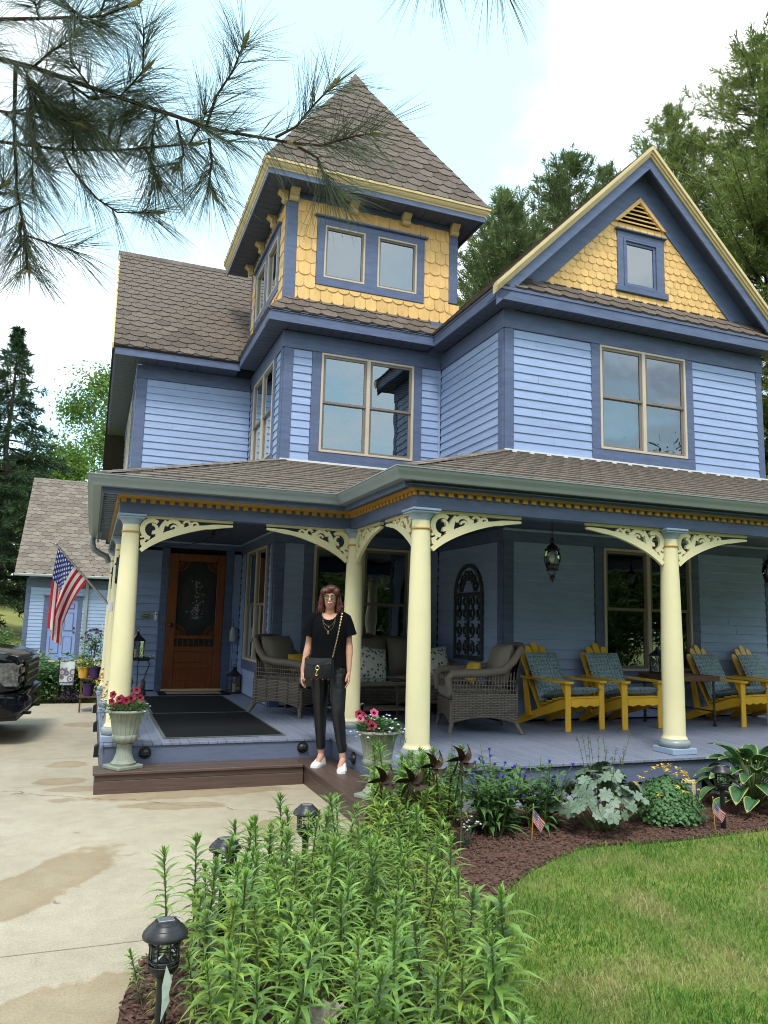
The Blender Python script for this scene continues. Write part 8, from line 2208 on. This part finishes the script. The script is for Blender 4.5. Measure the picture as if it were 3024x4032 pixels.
# body: one skin
b = MB()
HC = Vector((.005, -.012, 1.528))
ellip(b, HC + Vector((0, .012, .020)), (.070, .086, .088)); ellip(b, HC + Vector((0, -.010, -.028)), (.057, .068, .082)); ellip(b, HC + Vector((0, -.030, -.082)), (.026, .028, .022))
capsule(b, HC + Vector((0, -.082, .012)), HC + Vector((0, -.096, -.022)), .008, .0125); ellip(b, HC + Vector((0, -.098, -.024)), (.014, .011, .009))
for s_ in (-1, 1):
    ellip(b, HC + Vector((s_ * .030, -.062, -.022)), (.022, .018, .02)); ellip(b, HC + Vector((s_ * .070, .01, -.005)), (.008, .018, .028)); ellip(b, HC + Vector((s_ * .028, -.070, .030)), (.022, .014, .008))
ellip(b, HC + Vector((0, -.076, -.046)), (.022, .012, .009))
capsule(b, (.003, .022, 1.34), HC + Vector((0, .018, -.05)), .052, .046)
ellip(b, (0, .01, 1.30), (.155, .080, .085)); ellip(b, (0, .0, 1.20), (.140, .095, .12)); ellip(b, (.005, .01, 1.02), (.125, .085, .14)); ellip(b, (.015, .02, .90), (.155, .10, .11))
SH = [(-.160, .015, 1.338), (.165, .015, 1.338)]; EL = [(-.202, .035, 1.082), (.208, .03, 1.092)]; WR = [(-.243, -.02, .862), (.214, -.03, .868)]
for k, s_ in enumerate((-1, 1)):
    capsule(b, (0, .01, 1.345), SH[k], .05, .048); capsule(b, SH[k], EL[k], .046, .034); capsule(b, EL[k], Vector(EL[k]).lerp(Vector(WR[k]), .35), .036, .036); capsule(b, Vector(EL[k]).lerp(Vector(WR[k]), .3), WR[k], .035, .0225)
    w_ = Vector(WR[k]); kn = w_ + Vector((s_ * -.002, -.018, -.078)); capsule(b, w_, w_.lerp(kn, .5), .021, .024, flat=.8); capsule(b, w_.lerp(kn, .4), kn, .026, .030, flat=.62)
    for j in range(4):
        o0 = kn + Vector((s_ * .004 * (j - 1.5), .032 - .0205 * j, .008 - .003 * abs(j - 1.3))); ln_ = (.031, .037, .035, .028)[j]
        f1 = o0 + Vector((s_ * -.003, -.006, -ln_)); f2 = f1 + Vector((s_ * -.012, -.004, -ln_ * .78)); f3 = f2 + Vector((s_ * -.016, .0, -ln_ * .5))
        capsule(b, o0, f1, .0098, .0090, 8); capsule(b, f1, f2, .0090, .0082, 8); capsule(b, f2, f3, .0082, .0070, 8)
    t0 = w_ + Vector((s_ * -.010, -.030, -.030)); t1 = t0 + Vector((s_ * -.010, -.024, -.030)); t2 = t1 + Vector((s_ * -.006, -.010, -.030)); capsule(b, t0, t1, .0125, .0105, 8); capsule(b, t1, t2, .0105, .0085, 8)
HP = [(-.075, .03, .86), (.098, .015, .86)]; KN = [(-.062, .055, .475), (.125, -.085, .485)]; AN = [(-.045, .15, .085), (.185, -.085, .085)]
for k in range(2):
    capsule(b, HP[k], KN[k], .078, .050); capsule(b, KN[k], Vector(KN[k]).lerp(Vector(AN[k]), .3), .049, .048); capsule(b, Vector(KN[k]).lerp(Vector(AN[k]), .25), AN[k], .047, .030); a = Vector(AN[k]); capsule(b, a, a + Vector((-.02, -.10, -.045)), .033, .028)
remeshed(b, 'body', 'skin', .0048, 3, wo)
# trousers
p = MB(); ellip(p, (.012, .02, .905), (.178, .122, .125))
for k in range(2):
    capsule(p, HP[k], KN[k], .100, .064); capsule(p, KN[k], Vector(KN[k]).lerp(Vector(AN[k]), .30), .063, .060); capsule(p, Vector(KN[k]).lerp(Vector(AN[k]), .22), Vector(KN[k]).lerp(Vector(AN[k]), .76), .060, .046)
    e = Vector(KN[k]).lerp(Vector(AN[k]), .80); p.tube([e + Vector((0, 0, .06)), e], [.046, .0465], 16)
remeshed(p, 'trousers', 'pants_black', .007, 3, wo)
# blouse with a scooped neck
ZS_ = [.905, .94, 1.00, 1.06, 1.13, 1.20, 1.26, 1.31, 1.345, 1.368, 1.388, 1.402]
HWs = [.190, .184, .172, .168, .172, .178, .180, .178, .165, .138, .108, .080]; HDs = [.128, .124, .115, .112, .116, .124, .120, .108, .092, .078, .068, .060]
N = 72; vs, fs = [], []
_z, _w, _d = ZS_, HWs, HDs; ZS_ = list(np.concatenate([np.linspace(.905, 1.26, 8)[:-1], np.linspace(1.26, 1.402, 22)])); HWs = list(np.interp(ZS_, _z, _w)); HDs = list(np.interp(ZS_, _z, _d))
for i, z in enumerate(ZS_):
    for k in range(N):
        a = 2 * PI * k / N; fold = 1 + .012 * math.sin(a * 7 + z * 9) * (1 if z < 1.1 else .4)
        dy = -.012 * math.exp(-((z - 1.215) / .07) ** 2) * (1 if math.sin(a) < 0 else 0) * abs(math.sin(a))
        vs.append((.006 + HWs[i] * math.copysign(abs(math.cos(a)) ** .9, math.cos(a)) * fold, .012 + HDs[i] * math.copysign(abs(math.sin(a)) ** .9, math.sin(a)) * fold + dy, z + (.006 * math.sin(a * 5) if i == 0 else 0)))
for i in range(len(ZS_) - 1):
    for k in range(N):
        q = (i * N + k, i * N + (k + 1) % N, (i + 1) * N + (k + 1) % N, (i + 1) * N + k); c_ = sum((Vector(vs[j]) for j in q), Vector()) / 4
        if c_.y < .03 and (c_.x / .088) ** 2 + ((c_.z - 1.43) / .105) ** 2 < 1: continue
        fs.append(q)
sm_ = MB().add(vs, fs).build('blouse', 'shirt_black', wo, smooth=True, recalc=False, ang=180)
for k, s_ in enumerate((-1, 1)):
    sl_ = MB(); a, e = Vector(SH[k]), Vector(SH[k]).lerp(Vector(EL[k]), .62); out_ = Vector((s_ * .010, 0, 0))
    sl_.tube([a + Vector((s_ * -.075, 0, .028)), a + Vector((s_ * -.03, 0, .014)), a, a.lerp(e, .35) + out_, a.lerp(e, .7) + out_ * 1.5, e + out_ * 2], [.050, .056, .058, .062, .066, .072], 18, cap=False); sl_.build('sleeve', 'shirt_black', wo, smooth=True, recalc=False)
# hair: shoulder-length bob parted at the side
h = MB(); ellip(h, HC + Vector((0, .028, .040)), (.090, .100, .088)); ellip(h, HC + Vector((0, .060, -.045)), (.092, .060, .115))
for s_ in (-1, 1):
    ellip(h, HC + Vector((s_ * .082, .012, -.030)), (.030, .055, .095)); ellip(h, HC + Vector((s_ * .088, .010, -.095)), (.034, .050, .060)); ellip(h, HC + Vector((s_ * .060, -.045, .055)), (.040, .045, .042))
ellip(h, HC + Vector((.010, -.040, .084)), (.066, .052, .034)); ellip(h, HC + Vector((.118, .0, -.078)), (.030, .02, .012)); ellip(h, HC + Vector((-.03, -.068, .062)), (.042, .022, .022))
remeshed(h, 'hair', 'hair', .006, 3, wo)
rg = random.Random(9); lk = MB()
for k in range(90):
    s_ = rg.choice((-1, 1)); a = rg.uniform(-.9, .9); p0 = HC + Vector((s_ * rg.uniform(.02, .07), rg.uniform(-.05, .08), .105)); p1 = HC + Vector((s_ * .100, .02 + a * .06, .02)); p2 = HC + Vector((s_ * rg.uniform(.098, .122), .01 + a * .06, -.08)); p3 = HC + Vector((s_ * rg.uniform(.085, .14), .0 + a * .06, rg.uniform(-.15, -.11)))
    lk.tube([p0, p1, p2, p3], [.003, .004, .0035, .001], 4)
lk.build('hair_locks', 'hair', wo, smooth=True, kind='stuff')
# sunglasses, smile
sg = part_empty('sunglasses', wo)
for s_ in (-1, 1):
    c_ = HC + Vector((s_ * .031, -.094, .010)); MB().add([c_ + Vector((.024 * math.cos(a) * (1 + .12 * math.sin(a)), .004 * abs(math.cos(a)), .021 * math.sin(a) - .003 * s_ * math.cos(a))) for a in np.linspace(0, 2 * PI, 18)[:-1]], [tuple(range(17))]).build('lens', 'lens_dark', sg)
    t = MB(); t.tube([c_ + Vector((.025 * math.cos(a) * (1 + .12 * math.sin(a)), -.001 + .004 * abs(math.cos(a)), .022 * math.sin(a) - .003 * s_ * math.cos(a))) for a in np.linspace(0, 2 * PI, 18)], .0014, 5, cap=False); t.tube([c_ + Vector((s_ * .026, .002, .008)), HC + Vector((s_ * .075, -.05, .012)), HC + Vector((s_ * .078, .0, .008))], .0014, 5); t.build('rim', 'gold', sg)
t = MB(); t.tube([HC + Vector((-.010, -.098, .018)), HC + Vector((0, -.100, .020)), HC + Vector((.010, -.098, .018))], .0014, 5); t.build('bridge', 'gold', sg)
m_ = MB(); m_.tube([HC + Vector((x, -.0865 - .004 * (1 - (x / .024) ** 2), -.050 + .006 * (x / .024) ** 2)) for x in np.linspace(-.024, .024, 9)], [.001, .0035, .0045, .005, .005, .005, .0045, .0035, .001], 6); m_.build('lips', 'lips', wo, smooth=True)
m_ = MB(); m_.tube([HC + Vector((x, -.0895 - .004 * (1 - (x / .02) ** 2), -.0475 + .005 * (x / .02) ** 2)) for x in np.linspace(-.018, .018, 7)], [.0008, .003, .0034, .0034, .0034, .003, .0008], 6); m_.build('teeth', 'white', wo, smooth=True)
# necklaces
nk = part_empty('necklace', wo)
for (dp, m, wn) in ((.075, 'gold', .075), (.13, 'silver', .07), (.17, 'gold', .07)):
    t = MB(); t.tube([(.005 + wn * math.sin(a) * (1.0 if abs(a) < 1.3 else 1), -.085 - .035 * math.cos(a) + (.05 if abs(a) > 1.2 else 0), 1.40 - dp * math.cos(a)) for a in np.linspace(-1.5, 1.5, 15)], .0016, 5); t.build('chain', m, nk)
MB().lathe([(.001, 0), (.009, .0), (.009, .003), (.001, .003)], 12, M=Matrix.Translation((.006, -.122, 1.262)) @ Matrix.Rotation(PI / 2, 4, 'X')).build('pendant', 'silver', nk); MB().box((-.007, -.130, 1.198), (.011, -.126, 1.226), .002).build('pendant', 'gold', nk)
# shoes
for k in range(2):
    a = Vector(AN[k]); yaw_ = (.30, .02)[k]; M_ = Matrix.Translation((a.x, a.y, 0)) @ Matrix.Rotation(-yaw_, 4, 'Z')
    sh_ = part_empty('shoe', wo); u = MB()
    secs = [(.055, .030, .075), (.03, .036, .088), (-.02, .038, .086), (-.06, .040, .074), (-.10, .044, .056), (-.14, .043, .046), (-.17, .036, .038), (-.188, .020, .028)]
    vs, fs = [], []
    for y, w_, h_ in secs:
        for t_ in np.linspace(0, PI, 11): vs.append((w_ * math.cos(t_), y, .018 + (h_ - .018) * math.sin(t_) ** .75))
    for i in range(len(secs) - 1):
        for j in range(10): fs.append((i * 11 + j, i * 11 + j + 1, i * 11 + 12 + j, i * 11 + 11 + j))
    fs += [tuple(range(11)), tuple(range(77, 88))]
    u.add([M_ @ Vector(v) for v in vs], fs).build('upper', 'white', sh_, smooth=True); s2 = MB(); s2.prism([M_ @ Vector((x, y, .0)) for x, y in [(.038, .05), (.02, .064), (-.02, .064), (-.038, .05), (-.040, -.04), (-.047, -.10), (-.046, -.14), (-.036, -.178), (0, -.196), (.036, -.178), (.046, -.14), (.047, -.10), (.040, -.04)]], (0, 0, .022)); s2.build('sole', 'white', sh_)
    lc = MB()
    for j in range(4): y = -.03 - j * .02; lc.tube([M_ @ Vector((-.018, y, .080 - j * .008)), M_ @ Vector((.0, y + .006, .088 - j * .009)), M_ @ Vector((.018, y, .080 - j * .008))], .0028, 5)
    lc.build('laces', 'metal_grey', sh_)
# shoulder bag
bg_ = thing('shoulder_bag', 'black leather crossbody bag with gold clasp at the woman\'s hip', 'bag', (2.075, 6.86, .18), -YAW)
MB().box((-.195, -.215, .795), (.050, -.135, .985), .016).build('body', 'leather_black', bg_, smooth=True, ang=50); MB().prism([(-.192, -.2165, .985), (.047, -.2165, .985), (.045, -.224, .935), (-.03, -.224, .925), (-.06, -.226, .915), (-.11, -.226, .925), (-.19, -.224, .935)], (0, .006, 0)).build('flap', 'leather_black', bg_)
t = MB(); t.tube([(-.075 + .016 * math.cos(a), -.230, .90 + .018 * math.sin(a)) for a in np.linspace(0, 2 * PI, 13)], .0035, 6, cap=False); t.tube([(-.075, -.231, .882), (-.078, -.232, .865), (-.090, -.232, .842), (-.085, -.232, .832), (-.070, -.232, .840)], [.004, .005, .006, .005, .003], 6); t.build('clasp', 'gold', bg_, smooth=True)
for k in range(5): MB().lathe([(.001, .006), (.006, .003), (.006, -.002), (.001, -.004)], 8, (-.175 + k * .05, -.208, .797)).build('stud', 'gold', bg_)
ch_ = MB(); n_ = 30; pth = []
A, B_, C_ = Vector((.050, -.165, .985)), Vector((.100, -.150, 1.20)), Vector((.118, -.035, 1.392))
for i in range(n_ + 1): t_ = i / n_; pth.append(A * (1 - t_) ** 2 + B_ * 2 * t_ * (1 - t_) + C_ * t_ * t_)
for i in range(n_):
    a, e = pth[i], pth[i + 1]; d = (e - a); s_ = d.normalized().cross(Vector((0, 1, 0)) if i % 2 else Vector((1, 0, 0))).normalized() * .0055; ch_.tube([a, a.lerp(e, .3) + s_, a.lerp(e, .8) + s_, e, a.lerp(e, .8) - s_, a.lerp(e, .3) - s_, a], .0018, 4, cap=False)
ch_.tube([C_, C_ + Vector((-.004, .05, .004)), (.09, .12, 1.33), (-.05, .15, 1.12), (-.165, .02, 1.02), (-.165, -.12, 1.0), (-.19, -.17, .985)], .004, 6); ch_.build('chain_strap', 'gold', bg_)
MB().tube([(.055, -.17, .975), (.060, -.19, .85), (.045, -.19, .70), (.052, -.185, .60)], .004, 5).build('tassel', 'leather_black', bg_); MB().tube([(.060, -.17, .975), (.068, -.185, .86), (.060, -.19, .74), (.066, -.185, .66)], .003, 5).build('tassel', 'leather_black', bg_)
